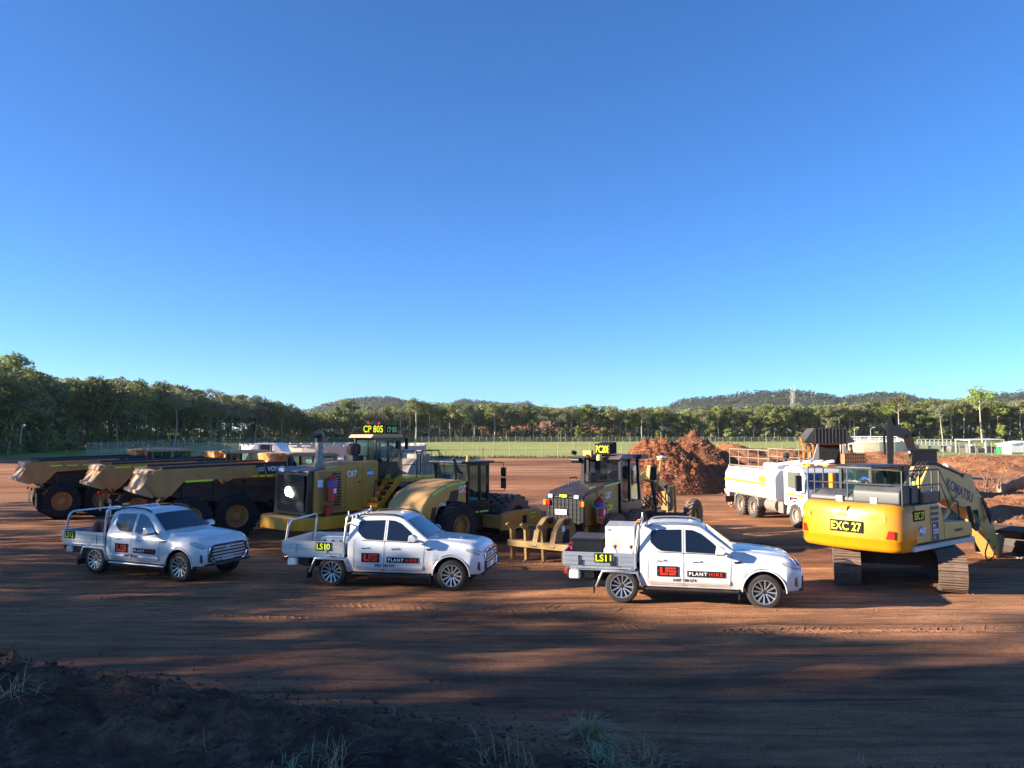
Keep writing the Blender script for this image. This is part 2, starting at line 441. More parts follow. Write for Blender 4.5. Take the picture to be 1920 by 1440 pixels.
def dirt_material(name, kind='yard'):
    m = bpy.data.materials.new(name); m.use_nodes = True
    nt = m.node_tree; N = nt.nodes; L = nt.links; bs = N['Principled BSDF']
    bs.inputs['Roughness'].default_value = .92; bs.inputs['Specular IOR Level'].default_value = .25
    tc = N.new('ShaderNodeTexCoord')
    def noise(scale, detail=6, rough=.6, sx=1, sy=1, rz=0):
        mp = N.new('ShaderNodeMapping'); mp.inputs['Scale'].default_value = (sx, sy, 1); mp.inputs['Rotation'].default_value = (0,0,rz)
        L.new(tc.outputs['Object'], mp.inputs[0])
        n = N.new('ShaderNodeTexNoise'); n.inputs['Scale'].default_value = scale; n.inputs['Detail'].default_value = detail
        n.inputs['Roughness'].default_value = rough; L.new(mp.outputs[0], n.inputs['Vector'])
        return n.outputs['Fac']
    def ramp(src, stops):
        r = N.new('ShaderNodeValToRGB'); e = r.color_ramp.elements
        e[0].position, e[0].color = stops[0][0], (*stops[0][1], 1)
        e[1].position, e[1].color = stops[-1][0], (*stops[-1][1], 1)
        for p, c in stops[1:-1]:
            k = e.new(p); k.color = (*c, 1)
        L.new(src, r.inputs[0]); return r.outputs[0]
    def mix(a, b, f, mode='MIX'):
        x = N.new('ShaderNodeMix'); x.data_type = 'RGBA'; x.blend_type = mode
        for sock, val in ((x.inputs[0], f), (x.inputs[6], a), (x.inputs[7], b)):
            if isinstance(val, (int, float)): sock.default_value = val
            elif isinstance(val, tuple): sock.default_value = (*val, 1)
            else: L.new(val, sock)
        return x.outputs[2]
    if kind == 'yard':
        big = noise(.06, 5, .6, .45, 1.4, .06)
        streak = noise(.35, 8, .68, .22, 2.0, .07)
        fine = noise(2.2, 8, .7, .35, 1.6, .09)
        grit = noise(38, 4, .8)
        base = ramp(big, [(.32,(.28,.112,.050)),(.5,(.46,.208,.092)),(.66,(.60,.315,.160))])
        st = ramp(streak, [(.34,(.40,.36,.36)),(.47,(.92,.9,.9)),(.55,(1.08,1.06,1.05)),(.64,(1.35,1.32,1.3))])
        c = mix(base, st, 1.0, 'MULTIPLY')
        fi = ramp(fine, [(.36,(.60,.57,.56)),(.52,(1,1,1)),(.68,(1.22,1.2,1.18))])
        c = mix(c, fi, .9, 'MULTIPLY')
        # long crisp wheel lines in two slightly crossing directions
        ln1 = noise(1.0, 5, .65, .10, 7.0, .09); ln2 = noise(1.0, 5, .65, .13, 5.0, -.07)
        c = mix(c, ramp(ln1, [(.38,(.56,.50,.50)),(.47,(1,1,1)),(.58,(1,1,1)),(.66,(1.22,1.2,1.2))]), .85, 'MULTIPLY')
        c = mix(c, ramp(ln2, [(.40,(.62,.56,.56)),(.47,(1,1,1)),(.60,(1,1,1)),(.68,(1.18,1.16,1.16))]), .7, 'MULTIPLY')
        gr = ramp(grit, [(.38,(.55,.55,.55)),(.52,(1,1,1)),(.68,(1.5,1.45,1.4))])
        c = mix(c, gr, .8, 'MULTIPLY')
        # the near bank and drive are darker topsoil
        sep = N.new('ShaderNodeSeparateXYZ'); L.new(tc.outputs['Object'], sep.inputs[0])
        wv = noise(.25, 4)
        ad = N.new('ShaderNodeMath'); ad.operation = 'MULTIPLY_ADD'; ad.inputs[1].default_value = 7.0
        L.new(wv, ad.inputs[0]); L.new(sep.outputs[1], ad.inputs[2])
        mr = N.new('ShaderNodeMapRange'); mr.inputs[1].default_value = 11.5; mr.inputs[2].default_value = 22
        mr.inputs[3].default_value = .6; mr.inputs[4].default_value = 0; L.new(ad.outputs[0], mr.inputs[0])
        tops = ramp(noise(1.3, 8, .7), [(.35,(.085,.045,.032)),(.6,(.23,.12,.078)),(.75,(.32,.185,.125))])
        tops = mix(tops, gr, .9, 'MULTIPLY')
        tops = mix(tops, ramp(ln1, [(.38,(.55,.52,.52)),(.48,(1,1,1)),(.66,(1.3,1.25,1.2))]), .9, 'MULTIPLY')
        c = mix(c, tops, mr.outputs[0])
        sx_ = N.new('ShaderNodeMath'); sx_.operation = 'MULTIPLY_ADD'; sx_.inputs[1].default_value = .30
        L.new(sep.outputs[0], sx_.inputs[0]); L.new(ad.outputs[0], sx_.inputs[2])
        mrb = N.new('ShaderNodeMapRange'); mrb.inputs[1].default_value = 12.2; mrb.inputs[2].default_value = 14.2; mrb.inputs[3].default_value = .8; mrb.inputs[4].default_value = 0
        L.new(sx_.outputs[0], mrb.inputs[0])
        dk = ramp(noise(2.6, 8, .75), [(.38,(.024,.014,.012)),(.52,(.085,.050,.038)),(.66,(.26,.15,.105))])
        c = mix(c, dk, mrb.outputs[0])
        h1 = noise(1.1, 8, .7, .4, 2.2, .08); h2 = noise(14, 6, .75)
        bp = N.new('ShaderNodeBump'); bp.inputs['Strength'].default_value = .9; bp.inputs['Distance'].default_value = .12
        hm_ = N.new('ShaderNodeMath'); hm_.operation = 'MULTIPLY_ADD'; hm_.inputs[1].default_value = .8; L.new(ln1, hm_.inputs[0]); L.new(h1, hm_.inputs[2]); L.new(hm_.outputs[0], bp.inputs['Height'])
        bp2 = N.new('ShaderNodeBump'); bp2.inputs['Strength'].default_value = 1.0; bp2.inputs['Distance'].default_value = .05
        L.new(h2, bp2.inputs['Height']); L.new(bp.outputs[0], bp2.inputs['Normal'])
        # chevron tread prints pressed in two lanes across the yard
        L.new(bp2.outputs[0], bs.inputs['Normal'])
    elif kind == 'grass':
        c = ramp(noise(.05, 6, .6, .4, 1), [(.3,(.25,.29,.065)),(.5,(.38,.41,.10)),(.7,(.50,.47,.15))])
        g2 = ramp(noise(.9, 8, .8), [(.35,(.7,.72,.65)),(.55,(1,1,1)),(.7,(1.25,1.2,1.2))])
        c = mix(c, g2, 1.0, 'MULTIPLY')
        bp = N.new('ShaderNodeBump'); bp.inputs['Strength'].default_value = 1; bp.inputs['Distance'].default_value = .25
        L.new(noise(6, 6, .8), bp.inputs['Height']); L.new(bp.outputs[0], bs.inputs['Normal'])
    elif kind == 'soil':
        c = ramp(noise(.7, 8, .7), [(.3,(.20,.078,.038)),(.5,(.42,.18,.085)),(.7,(.56,.29,.15))])
        g2 = ramp(noise(7, 8, .8), [(.35,(.55,.5,.5)),(.52,(1,1,1)),(.7,(1.35,1.3,1.25))])
        c = mix(c, g2, 1.0, 'MULTIPLY')
        bp = N.new('ShaderNodeBump'); bp.inputs['Strength'].default_value = 1; bp.inputs['Distance'].default_value = .12
        L.new(noise(5, 8, .8), bp.inputs['Height']); L.new(bp.outputs[0], bs.inputs['Normal'])
    elif kind == 'hill':
        c = ramp(noise(.03, 8, .75), [(.35,(.030,.040,.024)),(.5,(.055,.066,.038)),(.62,(.09,.088,.058)),(.72,(.14,.115,.09))])
        bp = N.new('ShaderNodeBump'); bp.inputs['Strength'].default_value = 1; bp.inputs['Distance'].default_value = 6
        L.new(noise(.12, 6, .8), bp.inputs['Height']); L.new(bp.outputs[0], bs.inputs['Normal'])
    L.new(c, bs.inputs['Base Color'])
    return m

M_yard = dirt_material('red_dirt', 'yard')
M_grass = dirt_material('mown_grass', 'grass')
M_soil = dirt_material('loose_red_soil', 'soil')
M_floor = None
M_hill = dirt_material('wooded_hill', 'hill')

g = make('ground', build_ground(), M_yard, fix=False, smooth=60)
tagp(g, 'red dirt yard crossed by wheel tracks', kind='structure')

# grass field behind the near fence
b = MB(); P = []
for i in range(30):
    y = 119 + (i/29)**2*900
    P.append([((j/60-.5)*2*(420+y*.9) , y + (.9*fbm(j*.9,0,3) if i == 0 else 0), .03) for j in range(61)])
b.grid(P)
f = make('grass_field', b, M_grass, fix=False)
tagp(f, 'flat green grass field behind the wire fence', kind='structure')

b = MB(); pp = [(-60,560),(-95,300),(-112,225),(-125,175),(-110,128)]
P = [[((-64+k*.2 if 0 else -200)+0, 0, 0)] for k in range(1)]
L1 = [(-190,100),(-106,132),(-102,170),(-96,220),(-84,288),(-30,316),(150,324),(330,320)]
b.grid([[(x, y, .05) for x, y in L1], [(x-60 if x < -80 else x, y+260, .05) for x, y in L1]])
tagp(make('forest_floor', b, mat('darkened_leaf_litter', (.060,.045,.028), .95, var=.4, vscale=.2), smooth=0, fix=False), 'leaf litter under the wood, darkened in place of shade', kind='structure')  # sheet added over bright ground; its dark colour stands in for the wood's shade
# ---- hills
def ridge_mesh(pts, Y, depth, seed, m, name, label, rough=6.0):
    """pts: photo skyline (px, py) of the ridge, built as a real hill body at distance Y"""
    b = MB(); P = []
    xs = [((p[0]-960)/1442*Y) for p in pts]; zs = [CAM_H+(810-p[1])/1442*Y for p in pts]
    n = 150
    for k, (fy, fz) in enumerate([(-1.0,0),(-.8,.25),(-.6,.48),(-.4,.70),(-.22,.87),(-.08,.97),(0,1.0),(.2,.93),(.5,.6),(1,0)]):
        row = []
        for i in range(n+1):
            x = xs[0]+(xs[-1]-xs[0])*i/n
            for q in range(len(xs)-1):
                if xs[q] <= x <= xs[q+1]: 
                    t = (x-xs[q])/(xs[q+1]-xs[q]); t = t*t*(3-2*t)*.5+t*.5
                    z = zs[q]*(1-t)+zs[q+1]*t; break
            bumps = rough*fbm(x*.012+seed, fy*3, seed)
            row.append((x+ (8*fbm(x*.02, fy*2, seed+4)), Y+fy*depth, max(-3, z*fz+bumps*fz*(.5 if fz > .95 else 1.2)-3*(fz == 0))))
        P.append(row)
    b.grid(P)
    o = make(name, b, m, fix=False, smooth=80)
    tagp(o, label, kind='structure')
    return o, P

HILLS = [
 ([(500,815),(575,782),(620,760),(660,751),(720,747),(765,758),(800,775),(860,790),(960,800),(1060,810)], 1500, 350, 3, 'wooded hill with a rounded top behind the left tree line'),
 ([(700,812),(780,780),(830,764),(870,752),(910,755),(960,760),(985,757),(1010,767),(1090,772),(1200,790),(1300,812)], 1750, 400, 9, 'low wooded hill in the middle distance'),
 ([(1150,812),(1240,770),(1290,749),(1350,748),(1420,738),(1480,736),(1530,740),(1570,750),(1620,742),(1680,742),(1740,752),(1800,760),(1850,745),(1900,740),(1960,732),(2050,750),(2200,800)], 1300, 330, 17, 'long wooded ridge behind the right tree line'),
]
RIDGES = []
for pts, Y, dep, sd, lab in HILLS:
    RIDGES.append(ridge_mesh(pts, Y, dep, sd, M_hill, 'hill', lab)[1])
b = MB(); P = []
for k in range(9):
    t = k/8
    P.append([(-40+180*i/30+6*fbm(i*.3,k*.4,1), 900+90*t, (CAM_H+(810-761)/1442*900-1+3.2*fbm(i*.25,k*.3,4))*math.sin(min(1,t*1.6)*pi/2)*(math.sin(pi*min(1,max(0,(i+2)/34)))**.35)) for i in range(31)])
b.grid(P)
tagp(make('soil_bank', b, M_soil, fix=False, smooth=80), 'bare red earthworks showing above the distant tree tops', kind='structure')

# ---------------------------------------------------------------- trees
def leaf_material(name, col, tr=.35):
    m = bpy.data.materials.new(name); m.use_nodes = True
    nt = m.node_tree; N = nt.nodes; L = nt.links; out = N['Material Output']; bs = N['Principled BSDF']
    oi = N.new('ShaderNodeObjectInfo'); hs = N.new('ShaderNodeHueSaturation'); hs.inputs['Color'].default_value = (*col, 1)
    def mr(src, a, b_):
        r = N.new('ShaderNodeMapRange'); r.inputs[3].default_value = a; r.inputs[4].default_value = b_; L.new(src, r.inputs[0]); return r.outputs[0]
    L.new(mr(oi.outputs['Random'], .475, .52), hs.inputs['Hue'])
    geo = N.new('ShaderNodeNewGeometry'); 
    nz = N.new('ShaderNodeTexNoise'); nz.inputs['Scale'].default_value = .8; tc = N.new('ShaderNodeTexCoord'); L.new(tc.outputs['Object'], nz.inputs['Vector'])
    mu = N.new('ShaderNodeMath'); mu.operation = 'MULTIPLY'
    L.new(mr(oi.outputs['Random'], .75, 1.35), mu.inputs[0]); L.new(mr(nz.outputs['Fac'], .45, 1.55), mu.inputs[1]); L.new(mu.outputs[0], hs.inputs['Value'])
    L.new(hs.outputs[0], bs.inputs['Base Color']); bs.inputs['Roughness'].default_value = .55; bs.inputs['Specular IOR Level'].default_value = .3
    tl = N.new('ShaderNodeBsdfTranslucent'); L.new(hs.outputs[0], tl.inputs[0])
    mx = N.new('ShaderNodeMixShader'); mx.inputs[0].default_value = tr
    L.new(bs.outputs[0], mx.inputs[1]); L.new(tl.outputs[0], mx.inputs[2]); L.new(mx.outputs[0], out.inputs['Surface'])
    return m
M_leaf  = leaf_material('gum_leaves', (.20,.215,.075))
M_leafd = leaf_material('dark_leaves', (.15,.175,.065))
M_leafb = leaf_material('fresh_leaves', (.24,.27,.06))
M_leafh = leaf_material('hill_leaves', (.085,.098,.066))
M_leafg = leaf_material('grey_green_leaves', (.22,.22,.12))
M_barkp = mat('pale_gum_bark', (.44,.38,.31), .8, var=.25, vscale=2)
M_barkd = mat('dark_bark', (.10,.075,.06), .9, var=.3, vscale=2)

def leaf_clump(b, c, rx, rz, n, size, rnd):
    for _ in range(n):
        while True:
            d = Vector((rnd.uniform(-1,1), rnd.uniform(-1,1), rnd.uniform(-1,1)))
            if .15 < d.length < 1: break
        d = d*(d.length**-.35)
        p = Vector((c[0]+d.x*rx, c[1]+d.y*rx, c[2]+d.z*rz))
        nrm = (d+Vector((rnd.uniform(-.8,.8), rnd.uniform(-.8,.8), rnd.uniform(-.3,1.0)))).normalized()
        a = nrm.orthogonal().normalized(); a.rotate(Matrix.Rotation(rnd.uniform(0,6.28),3,nrm)); w = nrm.cross(a)
        s = size*rnd.uniform(.6,1.3); s2 = s*rnd.uniform(.35,.6)
        b.add([p-a*s, p-w*s2+nrm*s*.15, p+a*s, p+w*s2-nrm*s*.15], [(0,1,2,3)])

def make_tree_meshes(seed, H, style, wisp=1.0):
    rnd = random.Random(seed); t = MB(); c = MB()
    lean = rnd.uniform(-.08,.08), rnd.uniform(-.08,.08)
    fork = {'tall':.55,'broad':.38,'sapling':.2,'dense':.3}[style]*rnd.uniform(.85,1.15)
    r0 = H*.0135*rnd.uniform(.8,1.2)
    def P(z): return Vector((lean[0]*z+.25*sin(z*.35+seed), lean[1]*z+.2*sin(z*.28+seed*2), z))
    top = H*(.93 if style != 'broad' else .75)
    zs = [0]+[top*k/7 for k in range(1,8)]
    t.tube([P(z) for z in zs], [r0*(1-.8*z/top)+.02 for z in zs], 6)
    nl = {'tall':7,'broad':8,'sapling':5,'dense':9}[style]
    spread = {'tall':.17,'broad':.27,'sapling':.20,'dense':.22}[style]*H
    cl = {'tall':.095,'broad':.105,'sapling':.13,'dense':.13}[style]*H
    cl = max(cl, .8)
    size = .31 if H > 8 else .28
    ends = [(P(top), 1.0)]
    for k in range(nl):
        z = H*(fork+(.88-fork)*k/nl*rnd.uniform(.9,1.1)); z = min(z, top*.95)
        a = k*2.4+rnd.uniform(-.5,.5); L_ = spread*rnd.uniform(.6,1.1)*(1-.45*(z/H-fork)/(1-fork))
        s = P(z); e = s+Vector((cos(a)*L_, sin(a)*L_, L_*rnd.uniform(.7,1.3)))
        if e.z > H*.97: e.z = H*.97
        mid = (s+e)/2+Vector((cos(a)*L_*.12, sin(a)*L_*.12, -L_*.08))
        rr = r0*(1-.7*z/H)*.55
        t.tube([s, mid, e], [rr, rr*.7, rr*.3], 5)
        ends.append((e, 1.0))
        for q in range(2):
            a2 = a+rnd.uniform(-1.2,1.2); l2 = L_*rnd.uniform(.3,.6)
            e2 = mid+(e-mid)*rnd.uniform(.2,.9)+Vector((cos(a2)*l2, sin(a2)*l2, l2*rnd.uniform(.1,.8)))
            t.tube([mid, e2], [rr*.45, rr*.15], 4); ends.append((e2, .75))
    den = {'tall':46,'broad':54,'sapling':46,'dense':66}[style]
    for e, s in ends:
        for q in range(2):
            o = Vector((rnd.gauss(0,.45), rnd.gauss(0,.45), rnd.gauss(0,.3)))*cl
            leaf_clump(c, e+o, cl*s*rnd.uniform(.7,1.15), cl*s*.62*rnd.uniform(.7,1.1), int(den*s*wisp), size, rnd)
    return t, c

VARS = {}
def tree_variant(key, seed, H, style, leaf, bark, wisp=1.0):
    t, c = make_tree_meshes(seed, H, style, wisp)
    to = make('trunk', t, bark, smooth=60, fix=False); co = make('crown', c, leaf, smooth=0, fix=False)
    VARS[key] = (to.data, co.data, H, t, c)
    bpy.data.objects.remove(to); bpy.data.objects.remove(co)

tree_variant('tall1', 11, 17, 'tall', M_leaf, M_barkp)
tree_variant('tall2', 12, 18, 'tall', M_leafg, M_barkp)
tree_variant('tall3', 13, 16, 'tall', M_leaf, M_barkd)
tree_variant('tall4', 19, 17, 'tall', M_leafb, M_barkp)
tree_variant('broad1', 21, 15, 'broad', M_leafd, M_barkd)
tree_variant('broad2', 22, 14, 'broad', M_leaf, M_barkd)
tree_variant('broad3', 23, 15, 'broad', M_leafg, M_barkp)
tree_variant('dense1', 31, 12, 'dense', M_leafd, M_barkd)
tree_variant('dense2', 32, 11, 'dense', M_leaf, M_barkd)
tree_variant('sap1', 41, 5, 'sapling', M_leafb, M_barkp)
tree_variant('sap2', 42, 6, 'sapling', M_leaf, M_barkp)
tree_variant('wispy1', 51, 14, 'broad', M_leaf, M_barkp, .23)
tree_variant('wispy2', 52, 14, 'tall', M_leafg, M_barkp, .26)
tree_variant('wispy3', 53, 14, 'broad', M_leafg, M_barkd, .28)

LOOK = {'tall1':'tall slender pale-trunked gum tree', 'tall2':'tall grey-green pale-trunked gum tree', 'tall3':'tall gum tree with a dark trunk',
        'tall4':'tall bright green gum tree',
        'broad1':'dark spreading fork-trunked tree', 'broad2':'spreading green dark-trunked tree', 'broad3':'spreading grey-green pale-trunked gum',
        'dense1':'dense dark green tree', 'dense2':'dense rounded green tree', 'wispy1':'thin-crowned spreading gum','wispy2':'thin-crowned tall gum','wispy3':'thin-crowned dark-trunked gum','sap1':'young bright green sapling', 'sap2':'young green sapling'}
N_TREES = 0
def place_tree(key, x, y, h, where, group, rnd, z=0, name=None):
    global N_TREES
    tm, cm, H, _, _ = VARS[key]
    s = h/H
    r = thing(name or ('gum_tree' if key[:3] in ('tal','sap') else 'bush_tree'), LOOK[key]+' '+where, 'tree', (x, y, z), rnd.uniform(0,360), group+', '+LOOK[key])
    w = s*rnd.uniform(.9,1.2)
    r.scale = (w, w, s)
    a = link_mesh('trunk', tm, r); c = link_mesh('crown', cm, r)
    N_TREES += 1
    return r

# edges of the wood: photo px of the wood front, its distance and the height of the tree tops
rnd = random.Random(5)
def wood_front(px):
    # returns distance Y of the front row at a picture column
    pts = [(-620,70),(-300,92),(0,128),(150,165),(330,215),(560,285),(700,312),(1920,320),(2300,320)]
    for (a, ya), (b_, yb) in zip(pts, pts[1:]):
        if a <= px <= b_: return ya+(yb-ya)*(px-a)/(b_-a)
    return 320
def top_py(px):
    pts = [(-620,600),(-300,660),(0,690),(60,705),(200,712),(300,722),(380,742),(470,745),(560,768),(600,782),(700,775),(800,765),(950,770),(1100,772),(1300,776),(1500,768),(1700,762),(1800,755),(1920,762),(2300,760)]
    for (a, ya), (b_, yb) in zip(pts, pts[1:]):
        if a <= px <= b_: return ya+(yb-ya)*(px-a)/(b_-a)
    return 765
keysL = ['tall1','tall2','tall3','broad1','broad2','dense1','dense2','broad3','dense1','broad1']
keysR = ['tall1','tall2','tall3','tall1','broad3','broad2','tall3','broad1','tall2','tall4']
px = -60.0
while px < 1985:
    Y = wood_front(px); left = px < 590
    for row in range(2):
        yy = Y + (2 if row == 0 else 9)+rnd.uniform(-2.5,3)
        q = px+rnd.uniform(-7,7)
        x = (q-960)/1442*yy
        hfull = CAM_H+(810-top_py(q))/1442*yy
        key = rnd.choice(keysL if left else keysR)
        h = (hfull+(0 if left else 2.2))*(rnd.choice([.80,.88,.94,1.0,1.05]) if row else rnd.choice([.66,.78,.88,.96,1.03]))
        h = max(6, h)
        side = ('in the wood on the left' if left else ('in the far wood behind the fenced field' if px < 1500 else 'in the wood behind the concrete tank'))
        place_tree(key, x, yy, h, side, 'trees of the wood', rnd)
    px += (20 if left else 16.5)*rnd.uniform(.8,1.2)
# single trees that stand out
for (qx, yy, py, key, w) in [(20,150,664,'tall3','towering at the left edge of the wood'),(222,185,706,'tall2','rising above the left wood'),(262,170,712,'tall3','with bare upper limbs in the left wood'),(405,235,733,'broad3','crowning the left wood'),
        (330,205,728,'tall2','leaning in front of the left wood'),(648,300,752,'dense2','standing at the corner of the two woods'),(780,300,748,'tall1','rising highest over the middle of the far wood'),(1685,290,742,'tall1','with white forked limbs behind the concrete tank'),
        (1840,285,722,'tall4','tallest over the right end of the wood'),(752,306,765,'tall2','with a long pale trunk above the field'),(1765,280,756,'tall2','standing pale beside the shed')]:
    x = (qx-960)/1442*yy
    r = place_tree(key, x, yy, CAM_H+(810-py)/1442*yy, w, 'single', rnd)
    r['label'] = LOOK[key]+' '+w
    del r['group']
# saplings in front of the wood
px = 20.0
while px < 1930:
    Y = wood_front(px)-rnd.uniform(1,7)
    place_tree(rnd.choice(['sap1','sap2','sap2']), (px-960)/1442*Y, Y, rnd.uniform(3.5,7.5), 'at the foot of the '+('left wood' if px < 590 else 'far wood'), 'saplings in front of the wood', rnd)
    px += rnd.uniform(30,75)

# the depth of the wood: one mass
b = MB(); px = -520.0; keysAll = [k for k in VARS if k[:3] not in ('sap','wis')]
leafs = {'tall1':0,'tall2':1,'tall3':0,'tall4':0,'broad1':2,'broad2':0,'broad3':1,'dense1':2,'dense2':0}
rm = random.Random(77)
def mass_tree(b, key, x, y, h, z=0, keep=.5):
    _, _, H, t, c = VARS[key]; s = h/H; a = rm.uniform(0,6.28); ca, sa = cos(a)*s*1.15, sin(a)*s*1.15
    tv = [(x+v[0]*ca-v[1]*sa, y+v[0]*sa+v[1]*ca, z+v[2]*s) for v in t.v]
    b.add(tv, t.f[:60], 3)
    o = len(b.v)
    fs = []; vs = []
    for f in c.f:
        if rm.random() > keep: continue
        k = len(vs); cc = (Vector(c.v[f[0]])+Vector(c.v[f[2]]))/2
        for i in f:
            v = cc+(Vector(c.v[i])-cc)*1.55; vs.append((x+v[0]*ca-v[1]*sa, y+v[0]*sa+v[1]*ca, z+v[2]*s))
        fs.append((k,k+1,k+2,k+3))
    b.add(vs, fs, leafs[key])
while px < 2150:
    Y = wood_front(px)
    for row in range(5):
        yy = Y+14+row*9+rm.uniform(-3,3); q = px+rm.uniform(-10,10)
        h = (CAM_H+(810-top_py(q))/1442*yy+(0 if q < 590 else 2.0))*rm.uniform(.78,1.02)
        mass_tree(b, rm.choice(keysAll), (q-960)/1442*yy, yy, h, keep=.30)
    px += 23*rm.uniform(.8,1.2)
o = make('forest', b, [M_leaf, M_leafg, M_leafd, M_barkp], smooth=0, fix=False)
tagp(o, 'mass of gum trees filling the wood behind its front rows', 'forest', kind='stuff')
# scrub at the foot of the wood
b = MB(); rm = random.Random(8)
px = -120.0
while px < 2000:
    Y = wood_front(px)+rm.uniform(-2,16)
    x = (px-960)/1442*Y; hh = rm.uniform(.7,2.6)
    leaf_clump(b, (x, Y, hh*.5), rm.uniform(1.2,3), hh*.6, 34, .33, rm)
    px += 3.1
px = -160.0
while px < 2060:
    for row in range(3):
        Y = wood_front(px)+8+row*12+rm.uniform(-4,4); x = (px-960)/1442*Y; hh = rm.uniform(3.5,8.5)
        leaf_clump(b, (x, Y, hh*.5), rm.uniform(1.8,3.4), hh*.52, 44, .62, rm)
    px += 6.5
o = make('scrub', b, M_leafd, smooth=0, fix=False)
tagp(o, 'low scrub along the foot of the wood', 'scrub', kind='stuff')

# wooded skyline on the hills
b = MB(); rm = random.Random(9)
for P in RIDGES:
    nx = len(P[0])
    for k in (2,3,4,5,6,7):
        for i in range(nx-1):
            for _ in range(2 if k in (5,6) else 1):
                p = Vector(P[k][i]).lerp(Vector(P[k][i+1]), rm.random())
                if k < 9: p = p.lerp(Vector(P[k+1][i]), rm.random())
                if p.z < 25: continue
                leaf_clump(b, (p.x, p.y, p.z+rm.uniform(.5,4)), rm.uniform(5,9), rm.uniform(2.0,4.5), 14, 1.9, rm)
o = make('hill_forest', b, M_leafh, smooth=0, fix=False)
tagp(o, 'trees covering the hills on the horizon', 'forest', kind='stuff')

# trees outside the frame on the left that shade the yard
SHADE = random.Random(21)
def shade_row(x0, x1, ys, hs, key_list, step):
    y = ys[0]
    while y < ys[1]:
        x = SHADE.uniform(x0, x1)
        place_tree(SHADE.choice(key_list), x, y, SHADE.uniform(*hs), 'beside the yard, to the left of the view', 'trees left of the yard', SHADE)
        y += step*SHADE.uniform(.7,1.3)
def shade_group(x0, x1, y0, y1, h0, h1, keys_, step):
    shade_row(x0, x1, (y0, y1), (h0, h1), keys_, step)
W = ['wispy1','wispy2','wispy3']
shade_group(-46, -38, -16, 2.5, 13.5, 17.5, W+['broad2','tall1'], 2.6)
shade_group(-58, -50, -16, 3, 15, 19, W+['broad3'], 3.2)
shade_group(-44, -40, 3.0, 9.5, 12.0, 13.8, W, 2.6)
shade_group(-44, -41, 10, 17, 10.2, 11.4, W, 2.4)
shade_group(-62, -56, 3, 13, 16.2, 18, W, 3.0)
shade_group(-46, -40, 18, 25, 12.0, 14.0, W, 2.2)
shade_group(-46, -40, 31, 38, 12, 14, W+['tall3'], 2.4)
shade_group(-60, -52, 17, 40, 13, 16.5, W, 4.0)
# ================================================================ UTES
UW = 3.155                     # wheelbase; rear axle at x = 0, vehicle points along +X, its right side is -Y
def ute_zt(x):
    pts = [(.42,1.655),(.48,1.735),(.62,1.785),(.9,1.81),(1.3,1.82),(1.6,1.812),(1.78,1.775),(1.93,1.70),(2.52,1.27),(2.62,1.25),(2.9,1.235),(3.3,1.20),(3.6,1.16),(3.78,1.12),(3.88,1.075),(3.95,1.01),(4.02,.92)]
    for (a,za),(c,zc) in zip(pts, pts[1:]):
        if a <= x <= c: return za+(zc-za)*(x-a)/(c-a)
    return pts[0][1] if x < .42 else pts[-1][1]
def ute_zb(x):
    pts = [(.42,1.17),(1.2,1.17),(2.3,1.14),(2.6,1.14),(3.3,1.09),(3.7,1.05),(3.9,.99),(4.02,.86)]
    for (a,za),(c,zc) in zip(pts, pts[1:]):
        if a <= x <= c: return za+(zc-za)*(x-a)/(c-a)
    return pts[-1][1]
def ute_pw(x):
    if x < .6: return .975+.025*(x-.42)/.18
    if x > 3.45: 
        t = (x-3.45)/.6; return 1-.17*t**2.2
    return 1.0
ARX, ARR = UW, .475
def ute_zlow(x):
    base = .40 if x < 3.6 else .42
    d = abs(x-ARX)
    if d < ARR: return max(base, .385+sqrt(ARR*ARR-d*d)*1.02)
    return base
def ute_yside(x, z):
    """half width of the skin at height z"""
    w = ute_pw(x); zb = ute_zb(x)
    if z <= zb: return .93*w
    return (.885-.34*(z-zb))*w

def build_ute_body():
    xs = [.42,.47,.52,.6,.7,.8,.95,1.1,1.25,1.4,1.55,1.65,1.75,1.85,1.9,2.0,2.1,2.2,2.3,2.4,2.52,2.58,2.64,ARX-ARR-.001]
    k = 18
    xs += [ARX-ARR*cos(pi*i/k) for i in range(k+1)]
    xs += [ARX+ARR+.001, 3.68, 3.74, 3.8, 3.86, 3.92, 3.97, 4.02]
    xs = sorted(set(round(x,4) for x in xs))
    P = []
    for x in xs:
        w = ute_pw(x); zl = ute_zlow(x); zb = ute_zb(x); zt = ute_zt(x)
        flare = 0
        d = abs(x-ARX)
        if d < ARR+.12: flare = .03*(1-max(0,d-ARR)/.12)
        zt = max(zt, zb+.055)
        zs = [(zl, .86+flare), (zl+.02, .905+flare)]
        z2 = max(.70, zl+.05); z3 = max(.98*zb/1.17, z2+.04); z3 = min(z3, zb-.03)
        z2 = min(z2, z3-.02)
        zs += [(z2, .93+flare*.7), (z3, .925), (zb-.02, .905), (zb, .885)]
        zc = max(zt-.07, zb+.012)
        yc = .885-.34*(zc-zb)
        zs += [((zb+zc)/2, .885-.17*(zc-zb)), (zc, yc), ((zc+zt)/2+.012, yc-.035), (zt-.008, yc-.10), (zt+.004, yc*.62), (zt+.012, yc*.3), (zt+.014, 0)]
        row = []
        for z, y in zs:
            f = .06*max(0,(x-3.9)/.12)          # the nose bulges forward at bumper height
            xx = x + f*(1-min(1,abs(z-.62)/.35))
            # hood crease
            row.append((xx, -y*w, z))
        full = row + [(a, -b_, c) for a, b_, c in row[-2::-1]]
        P.append(full)
    b = MB(); b.grid(P)
    c = len(P[0]); n = len(P)
    b.f.append(list(range(c))); b.m.append(0)
    b.f.append([(n-1)*c+i for i in range(c)]); b.m.append(0)
    return b

